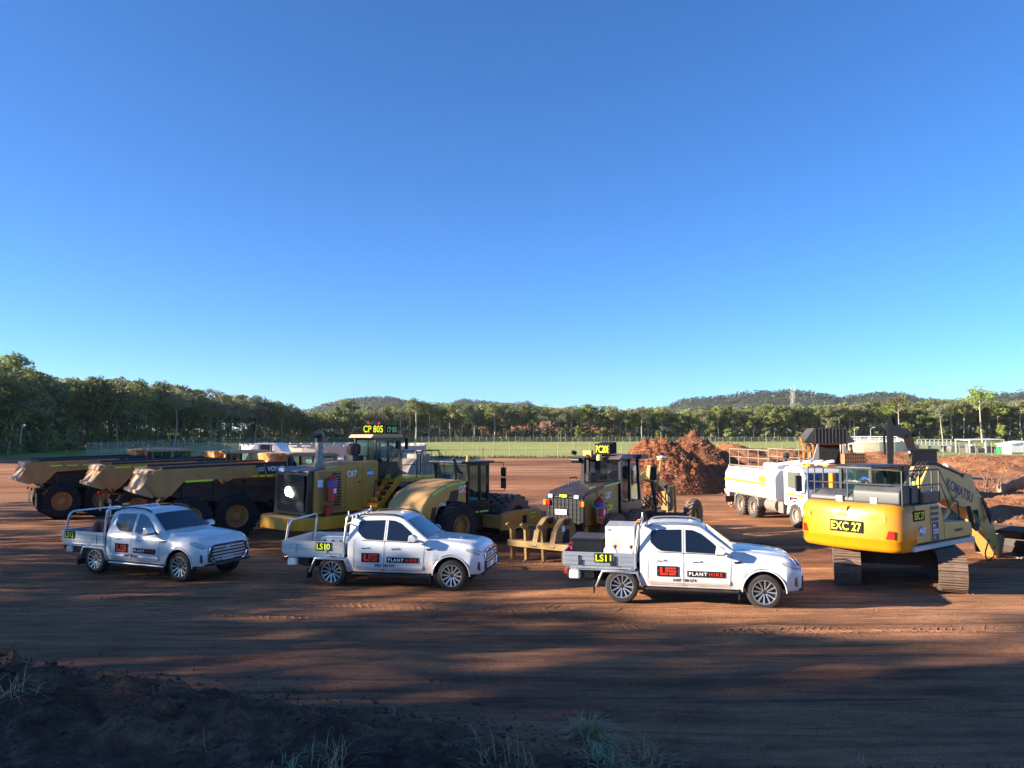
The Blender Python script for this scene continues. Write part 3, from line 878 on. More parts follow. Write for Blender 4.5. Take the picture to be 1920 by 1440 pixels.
def side_patch(poly_x, zlo, zhi, s, off=.006):
    """sheet following the cab side; poly_x list of x, zlo/zhi functions; s = -1 right, +1 left"""
    b = MB(); P = []
    for x in poly_x:
        a, c = zlo(x), zhi(x); row = []
        for k in range(5):
            z = a+(c-a)*k/4
            row.append((x, s*(ute_yside(x, z)+off), z))
        P.append(row)
    b.grid(P); return b

def lin(pts):
    def f(x):
        for (a,za),(c,zc) in zip(pts, pts[1:]):
            if a <= x <= c: return za+(zc-za)*(x-a)/(c-a)
        return pts[0][1] if x < pts[0][0] else pts[-1][1]
    return f

def make_wheel(parent, x, y, side, r=.385, w=.255):
    """side -1 = right wheel (outer face towards -Y)"""
    b = MB()
    prof = [(r*.66,-w*.46),(r*.90,-w*.5),(r*.975,-w*.42),(r,-w*.30),(r,w*.30),(r*.975,w*.42),(r*.90,w*.5),(r*.66,w*.46)]
    b.lathe(prof, (0,0,0), (0,1,0), 40, closed=True)
    wh = make('wheel', b, M_tyre, parent, smooth=50, loc=(x, y, r))
    q = MB(); s = side
    q.lathe([(.0,s*w*.18),(r*.60,s*w*.18),(r*.66,s*w*.47),(r*.70,s*w*.47),(r*.70,s*w*.40),(r*.64,-s*w*.3),(0,-s*w*.3)], (0,0,0), (0,1,0), 32, m=0)
    q.lathe([(r*.655,s*w*.485),(r*.695,s*w*.485),(r*.70,s*w*.44),(r*.65,s*w*.44)], (0,0,0), (0,1,0), 32, m=1, closed=True)
    for k in range(6):
        a = 2*pi*k/6+.2
        for da in (-.20,.20):
            c0 = Vector((cos(a+da*.6)*r*.13, s*w*.33, sin(a+da*.6)*r*.13)); c1 = Vector((cos(a+da*1.35)*r*.655, s*w*.45, sin(a+da*1.35)*r*.655))
            u = (c1-c0).normalized(); n = Vector((0,s,0)); t = u.cross(n)
            hw0, hw1 = r*.028, r*.046
            vs = [c0-t*hw0, c0+t*hw0, c1+t*hw1, c1-t*hw1]
            q.add(vs+[v-n*.035 for v in vs], [(0,1,2,3),(0,4,5,1),(1,5,6,2),(2,6,7,3),(3,7,4,0)], 1)
    q.lathe([(0,s*w*.37),(r*.10,s*w*.37),(r*.14,s*w*.30)], (0,0,0), (0,1,0), 16, m=0)
    make('rim', q, [M_black, M_chrome if False else mat('machined_alloy', (.60,.61,.63), .3, metal=.8, var=.1)], wh, smooth=30)
    return wh

def make_ute(name, label, loc, rz, number, variant):
    t = thing(name, label, 'ute', loc, rz)
    body = make('body', build_ute_body(), M_white, t, smooth=42)
    # dark underbody, inner arches
    b = MB(); b.box(-1.0,3.9,-.42,.42,.42,.62); b.box(.5,2.6,-.80,.80,.36,.50); b.box(2.6,3.95,-.60,.60,.40,.95)
    b.box(-1.25,.5,-.50,-.38,.58,.72); b.box(-1.25,.5,.38,.50,.58,.72)
    b.cyl((0,-.75,.385),(0,.75,.385),.07,n=10); b.cyl((UW,-.7,.385),(UW,.7,.385),.06,n=10)
    make('chassis', b, M_dark, t, smooth=0)
    for s in (-1,1):
        q = MB(); P = []
        for i in range(17):
            a = pi*i/16; P.append([(ARX-cos(a)*(ARR-.004), s*yy, .385+sin(a)*(ARR-.004)*1.02) for yy in (.60,.915)])
        q.grid(P); make('wheel_arch_liner', q, M_black, t, fix=False)
    for x in (0, UW):
        for s in (-1,1): make_wheel(t, x, s*.80, s)
    # glass
    rear_lo = lin([(.66,1.40),(.84,1.235),(.92,1.215),(1.36,1.205)]); rear_hi = lin([(.66,1.63),(.70,1.665),(.80,1.68),(1.33,1.70),(1.36,1.70)])
    fr_lo = lin([(1.45,1.205),(2.30,1.185)]); fr_hi = lin([(1.45,1.70),(1.62,1.69),(1.80,1.62),(2.05,1.43),(2.25,1.24),(2.30,1.19)])
    for s in (-1,1):
        make('rear_door_window', side_patch([.66,.68,.70,.72,.76,.8,.9,1.0,1.2,1.33,1.36], rear_lo, rear_hi, s), M_window, t, fix=False)
        make('front_door_window', side_patch([1.45,1.5,1.62,1.7,1.8,1.9,2.05,2.15,2.25,2.30], fr_lo, fr_hi, s), M_window, t, fix=False)
        # black window surrounds / weather strip
        q = side_patch([.80,1.0,1.36,1.45,1.8,2.1,2.32], lin([(.8,1.19),(2.32,1.165)]), lin([(.8,1.205),(2.32,1.18)]), s, .012)
        make('window_trim', q, M_black, t, fix=False)
        # door gaps
        g_ = MB()
        for x0, z0, x1, z1 in ((1.40,.45,1.405,1.72),(.60,.50,.60,1.20),(2.42,.47,2.47,1.16)):
            for k in range(8):
                za = z0+(z1-z0)*k/8; zc = z0+(z1-z0)*(k+1)/8; xa = x0+(x1-x0)*k/8
                ya = ute_yside(xa, za)+.003; yb = ute_yside(xa, zc)+.003
                g_.add([(xa-.005,s*ya,za),(xa+.005,s*ya,za),(xa+.005,s*yb,zc),(xa-.005,s*yb,zc)],[(0,1,2,3)])
        xs = [.60+i*.18 for i in range(11)]
        g_.grid([[(x, s*(.93*ute_pw(x)+.003), .470+.006*k) for k in (0,1)] for x in xs])
        make('door_gap', g_, M_dark, t, smooth=0, fix=False)
        # raised white crease line low on the doors
        c_ = MB(); c_.grid([[(x, s*(.93+yo), z) for (yo, z) in ((-.004,.60),(.012,.575),(.012,.545),(-.004,.50))] for x in [.62+i*.2 for i in range(10)]])
        make('door_moulding', c_, M_white, t)
        for hx in (.78, 1.58):
            h = MB(); h.box(hx, hx+.20, s*.93-.028, s*.93+.028, 1.005, 1.04)
            make('door_handle', h, M_white, t, bevel=.012)
            h2 = MB(); h2.box(hx+.03, hx+.15, s*.927-.004, s*.927+.006, .985, 1.003)
            make('handle_recess', h2, M_black, t)
        # mirror
        m_ = MB(); m_.prism([(2.10,1.215),(2.13,1.38),(2.22,1.395),(2.31,1.33),(2.32,1.25),(2.27,1.215)], s*.985, s*1.19, 0)
        m_.box(2.16,2.26,s*.87,s*1.0,1.225,1.26,1)
        mi = make('wing_mirror', m_, [M_white, M_black], t, bevel=.03)
        m2 = MB(); m2.prism([(2.12,1.195),(2.10,1.235),(2.32,1.25),(2.29,1.20)], s*.98, s*1.185)
        make('mirror_base', m2, M_black, mi, bevel=.01)
        # roof rail
        rr = MB(); pts = [(.60,s*.69,1.76),(.72,s*.69,1.825),(1.2,s*.685,1.85),(1.65,s*.68,1.835),(1.84,s*.675,1.76)]
        rr.tube(rounded(pts,.15), .022, 6); make('roof_rail', rr, M_black if variant != 11 else M_blue_rail, t)
        # side step
        st = MB(); st.box(.55,2.62,s*.86-.09,s*.86+.09,.335,.385); make('side_step', st, M_black if variant != 12 else M_alu, t, bevel=.02)
        # fender vent badge
        v = MB(); v.prism([(2.50,1.03),(2.68,1.06),(2.66,1.02),(2.53,.99)], s*.925, s*.942)
        make('fender_badge', v, M_chrome, t); 
        # arch lip
        al = MB(); P = []
        for i in range(25):
            a = pi*i/24*1.0
            cx = ARX-cos(a)*ARR; cz = .385+sin(a)*ARR*1.02
            P.append((cx, s*.945*ute_pw(cx)+s*.008, cz))
        al.tube(P, .018, 6); make('arch_lip', al, M_white, t)
        # headlight
        hl = MB(); P = []
        for k in range(9):
            x = 3.52+.055*k; zc = lin([(3.52,1.03),(3.7,1.005),(3.96,.94)])(x); hh = lin([(3.52,.015),(3.62,.045),(3.9,.055),(3.96,.05)])(x)
            w = ute_pw(x)
            P.append([(x, s*(.93*w+.012), zc-hh), (x+.01, s*(.925*w+.016), zc), (x, s*(.905*w+.012), zc+hh)])
        for yy in (.72,.60,.52):
            P.append([(4.05+.02*(1-yy), s*yy, .90), (4.05, s*yy, .935), (4.02, s*yy, .965)])
        hl.grid(P); make('headlight', hl, M_headl, t, smooth=80, fix=False)
        dr = MB(); dr.tube([(3.60,s*.935,1.03),(3.80,s*.92*ute_pw(3.8)/1+s*.03,1.0),(3.95,s*.83,.96),(4.05,s*.70,.95)], .009, 6)
        make('running_light', dr, M_lamp, t)
        # bumper corner vent
        fv = MB(); fv.prism([(3.84,.72),(3.93,.74),(3.95,.52),(3.86,.54)], s*.805, s*.855); make('bumper_vent', fv, M_black, t, bevel=.008)
        f2 = MB(); f2.obox((4.07, s*.66, .64), (.05,.14,.22), (0,0,s*-.5)); make('fog_light_vent', f2, M_black, t, bevel=.01)
        # mud flap
        mf = MB(); mf.box(2.60,2.625,s*.80-.13,s*.80+.13,.19,.44); make('mud_flap', mf, M_black, t)
    # windscreen: follows the loft between 1.93 and 2.50
    w = MB(); P = []
    for i in range(9):
        x = 1.93+(2.49-1.93)*i/8; zt = ute_zt(x); zb = ute_zb(x); yc = (.885-.34*(max(zt-.07, zb+.012)-zb))
        ym = (yc-.075)*ute_pw(x)
        row = []
        for k in range(13):
            y = -ym+2*ym*k/12
            bulge = .016+.012*(1-(y/ym)**2)
            row.append((x+bulge*.55, y, zt-.004*(1 if abs(y) > ym*.9 else 0)+bulge*.8))
        P.append(row)
    w.grid(P); make('windscreen', w, M_screen, t, smooth=80, fix=False)
    wp = MB(); wp.tube([(2.56,-.45,1.245),(2.40,-.15,1.37)], .008, 5); wp.tube([(2.56,.15,1.25),(2.42,.45,1.36)], .008, 5); wp.box(2.53,2.63,-.66,.66,1.222,1.238)
    make('wiper_cowl', wp, M_black, t)
    # bonnet creases
    for s in (-1,1):
        h = MB(); h.tube([(2.66,s*.52,1.255),(3.2,s*.47,1.222),(3.7,s*.42,1.148)], [.012,.016,.010], 6); make('bonnet_crease', h, M_white, t)
    # grille, bars, plate
    gr = MB(); gr.prism([(-.62,.58),(-.69,.74),(-.66,.89),(-.55,.955),(.55,.955),(.66,.89),(.69,.74),(.62,.58),(.50,.49),(-.50,.49)], 4.00, 4.085, axis='X')
    grille = make('grille', gr, M_black, t, bevel=.012)
    for k, (z, hw) in enumerate(((.88,.58),(.80,.62),(.715,.63),(.63,.60),(.555,.54))):
        q = MB(); q.prism([(-hw,z),(-hw*.9,z+.034),(hw*.9,z+.034),(hw,z),(hw*.8,z-.012),(-hw*.8,z-.012)], 4.08, 4.10, axis='X'); make('grille_bar', q, M_bar, grille)
    q = MB(); pp = [(4.095,-.62,.58),(4.08,-.70,.74),(4.07,-.67,.91),(4.06,-.52,.97),(4.06,.52,.97),(4.07,.67,.91),(4.08,.70,.74),(4.095,.62,.58),(4.10,.49,.475),(4.10,-.49,.475)]
    q.tube(pp, .020, 6, closed=True); make('grille_frame', q, M_chrome, grille)
    q = MB(); q.tube([(4.125,-.10,.84),(4.125,-.06,.90),(4.125,0,.92),(4.125,.06,.90),(4.125,.10,.84)], .011, 6); q.tube([(4.127,-.045,.84),(4.127,0,.885),(4.127,.045,.84)], .010, 6)
    make('badge', q, M_chrome, grille)
    p_ = sign(grille, (4.12, -.04, .60), (0,1,0), (0,0,1), .37, .125, '912 NY7' if variant == 12 else '', M_white_t, M_black_t, th=.075, name='licence_plate', bold=.02)
    bp = MB(); bp.prism([(3.62,.42),(4.04,.42),(4.12,.47),(4.12,.50),(4.0,.48),(3.62,.45)], -.80, .80); make('bumper_lip', bp, M_black, t, bevel=.01)
    an = MB(); an.prism([(1.52,1.81),(1.66,1.80),(1.56,1.87)], -.012, .012); make('shark_fin_aerial', an, M_white, t)
    # ----- decals
    for s in ((-1,) ):
        u = (1,0,0); c_y = -.945
        lb = MB(); lb.box(-.24,.24,-.115,.115,-.004,0)
        ld = make('door_sign', lb, M_signblk, t, smooth=0); frame(ld, u, (0,0,1), (1.045, c_y, .775))
        k = MB()
        # blocky L and S of the logo, built from bars
        def bar(x0,z0,x1,z1): k.box(x0,x1,z0,z1,.0015,.006)
        bar(-.175,-.085,-.115,.085); bar(-.1151,-.085,.005,-.04)
        bar(-.055,.045,.185,.085); bar(-.055,-.002,.005,.0451); bar(-.055,-.02,.185,.0201); bar(.125,-.062,.185,-.0199); bar(.03,-.085,.185,-.04)
        make('logo', k, M_logored, ld, smooth=0)
        for dx in (-.212,.212):
            e = MB(); e.box(dx-.010,dx+.010,-.010,.010,.0015,.006); make('logo_dot', e, M_logored, ld, smooth=0)
        pb = MB(); pb.box(-.415,.415,-.066,.066,-.004,0)
        pd = make('door_sign', pb, M_signblk, t, smooth=0); frame(pd, u, (0,0,1), (1.895, c_y, .735))
        text('PLANT', .072, (-.175,0,.003), (1,0,0), (0,1,0), M_white_t, pd, bold=.03, width=.40, space=1.3)
        text('HIRE', .072, (.215,0,.003), (1,0,0), (0,1,0), M_logored, pd, bold=.03, width=.30, space=1.3)
        text('0407 188 674', .062, (1.42, c_y, .585), u, (0,0,1), M_black_t, t, bold=.03, width=.52, name='phone_number')
    # ----- tray
    x0, x1 = -1.34, .30
    fl = MB(); fl.box(x0,x1,-.90,.90,.80,.835); fl.box(x0+.1,x1,-.86,-.80,.74,.80,0); fl.box(x0+.1,x1,.80,.86,.74,.80,0)
    tray = make('tray', fl, M_alu, t, smooth=0)
    top = 1.15
    for s in (-1,1):
        for k in range(3):
            z0 = .838+k*(top-.838)/3; z1 = z0+(top-.838)/3-.006
            q = MB(); q.box(x0,x1,s*.915-.014,s*.915+.014,z0,z1); make('side_board', q, M_alu, tray, bevel=.006)
        q = MB(); q.tube([(x0+.15,s*.93,.79),(x1-.08,s*.93,.79)], .014, 6); q.tube([(x0+.15,s*.93,.74),(x1-.08,s*.93,.74)] , .008, 6)
        make('rope_rail', q, M_steel, tray)
        for xx in ((x0+.35, x1-.45) if variant != 12 else (x1-.25,)):
            q = MB(); q.box(xx-.022,xx+.022,s*.93,s*.93+s*.022,.84,1.07); make('drop_latch', q, M_black if variant == 11 else M_alu, tray, bevel=.004)
    q = MB(); q.box(x0-.03,x0,-.93,.93,.838,top); make('tail_board', q, M_alu, tray, bevel=.006)
    q = MB(); q.box(x1,x1+.03,-.93,.93,.838,1.12); make('head_board', q, M_alu, tray, bevel=.006)
    # headboard frame
    q = MB(); hy = .88
    pts = [(x1+.015,-hy,.80),(x1+.015,-hy,1.15),(x1+.10,-hy,1.80),(x1+.10,hy,1.80),(x1+.015,hy,1.15),(x1+.015,hy,.80)]
    q.tube(rounded(pts,.10), .032, 8)
    if variant != 11: q.tube([(x1+.07,-hy,1.60),(x1+.07,hy,1.60)], .018, 6)
    for yy in (-.5,-.25,0,.25,.5): q.tube([(x1+.03,yy,1.12),(x1+.09,yy,1.79)], .012, 6)
    for s in (-1,1): q.tube([(x1+.10,s*.80,1.78),(x1+.10,s*.80,1.92)], .018, 6)
    make('headboard_frame', q, M_alu, t)
    if variant in (10, 12):
        q = MB(); xr = x0+.02
        pts = [(xr,-hy,.84),(xr+.12,-hy,1.60),(xr+.12,hy,1.60),(xr,hy,.84)]
        pts = [(xr,-hy,.84),(xr+.12,-hy,1.66),(xr+.12,hy,1.66),(xr,hy,.84)] if variant == 10 else [(xr,-hy,.84),(xr+.22,-hy,1.68),(xr+.22,hy,1.68),(xr,hy,.84)]
        q.tube(rounded(pts,.18), .030, 8); make('rear_rack', q, M_alu, t)
    # mudguards
    for s in (-1,1):
        q = MB(); P = []
        path = [(-.62,.36),(-.46,.74),(.36,.74),(.50,.40)]
        for (xx,zz) in path: P.append([(xx, s*.64, zz), (xx, s*.94, zz)])
        q.grid(P); P2 = [[(xx+dx, s*.94, zz+dz), (xx+dx*0, s*.94, zz)] for (xx,zz),(dx,dz) in zip(path, ((.05,0),(.03,-.05),(-.03,-.05),(-.05,0)))]
        q.grid(P2)
        o = make('mudguard', q, M_alu if variant != 11 else M_steel, t, fix=False, smooth=20)
        md = o.modifiers.new('thick','SOLIDIFY'); md.thickness = .008
        q = MB(); q.box(-.665,-.645,s*.80-.14,s*.80+.14,.20,.46); make('mud_flap', q, M_black, t)
        q = MB(); q.box(x0-.01,x0+.05,s*.72-.16,s*.72+.16,.62,.72); 
        tl = make('tail_light', q, M_redlamp, t, bevel=.01)
    # hand wash tank below the tray tail
    q = MB(); q.box(-1.24,-.98,-.88,-.45,.50,.71); make('wash_tank', q, M_white_d if variant != 12 else M_steel, t, bevel=.05, segs=3)
    q = MB(); q.box(-.92,-.66,-.82,-.42,.52,.74); make('tool_box', q, M_blackp, t, bevel=.01)
    q = MB(); q.box(-1.42,-1.30,-.05,.05,.40,.52); q.cyl((-1.42,0,.50),(-1.42,0,.58),.03,n=10); make('tow_hitch', q, M_black, t)
    if variant == 11:
        for xx in (x0+.38, x1-.52):
            q = MB(); q.box(xx-.05,xx+.05,-.955,-.93,.85,.97); make('latch_plate', q, M_black, tray, bevel=.01)
    sx = {10:-.22, 11:-.42, 12:-1.02}[variant]
    sign(t, (sx, -.945, 1.02 if variant != 12 else 1.03), (1,0,0), (0,0,1), .42 if variant != 12 else .40, .21, number, M_signblk, M_lime, th=.150, bold=.028)
    # short front overhang
    def f(x): return x if x < 3.64 else 3.64+(x-3.64)*.76
    for c in t.children_recursive:
        if c.type != 'MESH' or c.name.split('.')[0] in ('wheel','rim'): continue
        if c.matrix_basis.translation.length > 1e-6: c.location.x = f(c.location.x); continue
        if c.parent != t and c.parent.matrix_basis.translation.length > 1e-6: continue
        for v in c.data.vertices: v.co.x = f(v.co.x)
    return t

M_blue_rail = mat('grey_rail', (.25,.27,.30), .35, metal=.4)
M_bar = mat('satin_chrome_bar', (.72,.73,.75), .35, metal=.5)
M_headl = mat('headlight_lens', (.32,.36,.40), .08, coat=1, var=.3, vscale=14)
M_screen = mat('windscreen_glass', (.010,.014,.020), .03, spec=.9, coat=.6)

def place_ute(name, label, rear_px, front_px, number, variant):
    a = gpt(*rear_px); c = gpt(*front_px); d = (c-a); rz = math.degrees(atan2(d.y, d.x))
    # wheel contact pixels are of the right-hand wheels, 0.80 m to the right of the centre line
    left = Vector((-sin(R(rz)), cos(R(rz)), 0))
    o = (a+c)/2 - d.normalized()*UW/2 + left*.80
    return make_ute(name, label, (o.x, o.y, 0), rz, number, variant)

ute12 = place_ute('tray_ute', 'white tray-back ute numbered LS12 with a red load, leftmost of the three utes', (184,1074), (341,1090), 'LS12', 12)
ute10 = place_ute('tray_ute', 'white tray-back ute numbered LS10 parked between the other two utes', (623,1099), (850,1107.5), 'LS10', 10)
ute11 = place_ute('tray_ute', 'white tray-back ute numbered LS11 carrying a tall white box, rightmost of the utes', (1168,1129), (1432,1141.5), 'LS11', 11)
for u_ in (ute10, ute11, ute12): u_['group'] = 'white utes parked in a row'

def on(u_, x, y, z=0):
    return u_.matrix_basis @ Vector((x, y, z))
def load(name, label, cat, u_, x, y, z, group=None, drz=0):
    p = on(u_, x, y, z)
    return thing(name, label, cat, tuple(p), math.degrees(u_.rotation_euler.z)+drz, group)

# red ribbed tank on LS12
t = load('fuel_tank', 'dark red ribbed tank standing on the tray of ute LS12', 'tank', ute12, -.28, .1, .84)
b = MB(); prof = rpoly([(-.55,0),(.55,0),(.55,.44),(.42,.54),(-.42,.54),(-.55,.44)], .08)
b.prism(prof, -.45, .45); make('tank_body', b, M_redtank if '_x' in globals() else mat('dull_red_plastic', (.30,.035,.03), .45, var=.15, dust=.2), t, bevel=.02)
for k in (-.33,0,.33):
    q = MB(); q.box(k-.07,k+.07,-.475,.475,.02,.46); make('tank_rib', q, mat('dark_strap', (.03,.015,.015), .6), t, bevel=.01)
# LS10 cooler box
t = load('cooler_box', 'low white box with dark knobs on the tray of ute LS10', 'box', ute10, -.12, -.35, .84)
b = MB(); b.box(-.35,.35,-.22,.22,0,.35); make('box_body', b, M_white_d, t, bevel=.03)
for k in (-.22,0,.22):
    q = MB(); q.cyl((k,-.225,.27),(k,-.24,.27),.03,n=10); make('knob', q, M_black, t)
# LS11 load
t = load('storage_box', 'tall white panelled box on the tray of ute LS11 behind its cab', 'box', ute11, -.06, .1, .84)
b = MB(); b.box(-.36,.33,-.55,.60,0,.86); make('box_body', b, M_white, t, bevel=.015); q = MB(); q.box(-.30,-.26,-.565,-.55,.76,.80); make('latch', q, M_steel, t)
t = load('generator_box', 'black steel box standing on the tray of ute LS11', 'box', ute11, -.86, .05, .84)
b = MB(); b.box(-.36,.36,-.5,.55,0,.54); make('box_body', b, M_blackp, t, bevel=.02); q = MB(); q.box(-.38,.38,-.52,.57,.50,.56); make('lid', q, M_blackp, t, bevel=.01)
q = MB(); q.tube([(-.1,-.51,.05),(-.05,-.53,.10),(.05,-.53,.10),(.1,-.51,.05)], .01, 5); make('handle', q, M_steel, t)
for k, (dx, lab) in enumerate(((-.27,'white jerrycan with a dark cap beside the black box on ute LS11'), (.10,'white jerrycan with a dark cap nearest the cab of ute LS11'))):
    t = load('jerrycan', lab, 'jerrycan', ute11, dx, -.74, .84, 'white jerrycans on the tray')
    b = MB(); b.prism([(-.15,0),(.15,0),(.15,.34),(.08,.43),(-.09,.43),(-.15,.37)], -.09, .09); make('can_body', b, M_white_d, t, bevel=.025)
    q = MB(); q.cyl((.10,0,.40),(.12,0,.46),.035,n=12); make('cap', q, M_black, t)
    q = MB(); q.tube([(-.07,0,.42),(-.05,0,.465),(.03,0,.465),(.05,0,.42)], .012, 6); make('handle', q, M_white_d, t)
t = load('strap_bundle', 'pink ratchet strap heaped at the tail of ute LS11', 'strap', ute11, -1.27, -.2, .84)
rs = random.Random(3); b = MB()
b.tube([(rs.uniform(-.06,.06), rs.uniform(-.35,.35), .20+rs.uniform(.0,.22)) for _ in range(22)], .018, 5)
b.box(-.05,.05,-.2,.2,0,.25); make('webbing', b, mat('pink_webbing', (.65,.03,.15), .7), t)
# beacons
def beacon(u_, x, y, z, lab, m):
    t = load('beacon_light', lab, 'beacon', u_, x, y, z)
    b = MB(); b.box(-.05,.05,-.11,.11,0,.025); make('beacon_base', b, M_black, t)
    q = MB(); q.box(-.045,.045,-.10,.10,.026,.085); make('beacon_lens', q, m, t, bevel=.015)
beacon(ute12, .40, -.28, 1.83, 'orange beacon bar on the headboard of ute LS12', M_amber)
beacon(ute11, .40, -.85, 1.83, 'small amber beacon on the headboard corner of ute LS11', M_amber)
# ================================================================ MACHINES
def place_by(t, px, py, z, local, rz):
    """stand machine t so that its local point lands where the photo shows it at (px, py), height z"""
    p = gpt(px, py, z); c, s = cos(R(rz)), sin(R(rz))
    t.location = (p.x-(local[0]*c-local[1]*s), p.y-(local[0]*s+local[1]*c), 0)
    t.rotation_euler = (0, 0, R(rz))
    return t

def big_tyre(parent, x, y, r, w, side, rim_mat, lugs=28, z=None, rim_r=.52, tm=None, lug_h=.035):
    b = MB()
    prof = [(r*rim_r,-w*.42),(r*.80,-w*.50),(r*.93,-w*.47),(r-.02,-w*.38),(r-.01,0),(r-.02,w*.38),(r*.93,w*.47),(r*.80,w*.50),(r*rim_r,w*.42)]
    b.lathe(prof, (0,0,0), (0,1,0), 40, closed=True)
    for k in range(lugs):
        for sd in (-1,1):
            a = 2*pi*(k+.5*(sd>0))/lugs
            # slanted lug from the shoulder towards the centre line
            da = .9*2*pi/lugs; wa = .46*2*pi/lugs
            P = []
            for (yy, aa) in ((sd*w*.47, a-da*.35), (sd*w*.04, a+da*.35)):
                for rr_ in (r-.04, r+lug_h*(1 if abs(yy) < w*.3 else .3)):
                    for o in (-wa/2, wa/2):
                        P.append((cos(aa+o)*rr_, yy, sin(aa+o)*rr_))
            b.add(P, [(0,1,3,2),(4,6,7,5),(0,2,6,4),(1,5,7,3),(2,3,7,6),(0,4,5,1)])
    wh = make('wheel', b, tm or M_tyre_b, parent, smooth=40, loc=(x, y, r if z is None else z))
    q = MB(); s = side
    q.lathe([(0,s*w*.30),(r*.20,s*w*.30),(r*.22,s*w*.18),(r*.36,s*w*.10),(r*(rim_r-.06),s*w*.12),(r*(rim_r-.04),s*w*.40),(r*(rim_r+.01),s*w*.45),(r*(rim_r+.01),s*w*.30),(r*(rim_r-.02),-s*w*.4),(0,-s*w*.4)], (0,0,0), (0,1,0), 28)
    for k in range(8):
        a = 2*pi*k/8; c = Vector((cos(a)*r*.27, s*w*.14, sin(a)*r*.27)); q.cyl(c, c+Vector((0,s*.03,0)), r*.025, n=6)
    make('rim', q, rim_mat, wh, smooth=40)
    return wh

def tapes(parent, spans, y, z, h, m, n=(0,-1), name='reflective_strip', slope=0):
    for (a, c) in spans:
        q = MB(); q.add([(a,y,z-h/2),(c,y,z-h/2+slope*(c-a)),(c,y,z+h/2+slope*(c-a)),(a,y,z+h/2),(a,y+.008,z-h/2),(c,y+.008,z-h/2+slope*(c-a)),(c,y+.008,z+h/2+slope*(c-a)),(a,y+.008,z+h/2)],
              [(0,1,2,3),(4,7,6,5),(0,4,5,1),(3,2,6,7),(0,3,7,4),(1,5,6,2)])
        make(name, q, m, parent, smooth=0)

def extinguisher(parent, x, y, z, h=.75, r=.13, blue=True):
    b = MB(); b.lathe([(0,0),(r,0.01),(r,h*.86),(r*.6,h*.96),(r*.25,h),(r*.25,h*1.05),(0,h*1.05)], (x,y,z), (0,0,1), 16)
    e = make('extinguisher', b, M_red, parent, smooth=40)
    if blue:
        q = MB(); q.lathe([(r*1.01,h*.62),(r*1.01,h*.80)], (x,y,z), (0,0,1), 16); make('band', q, M_blue, e, smooth=60)
    q = MB(); q.tube([(x,y,z+h*1.04),(x+.05,y-.05,z+h*1.15),(x+.10,y-.1,z+h*1.05)], .018, 6); make('valve', q, M_black, e)
    q = MB(); q.box(x-.05,x+.05,y-r-.006,y-r+.004,z+h*.34,z+h*.52); make('tag', q, M_white_t, e, smooth=0)
    return e

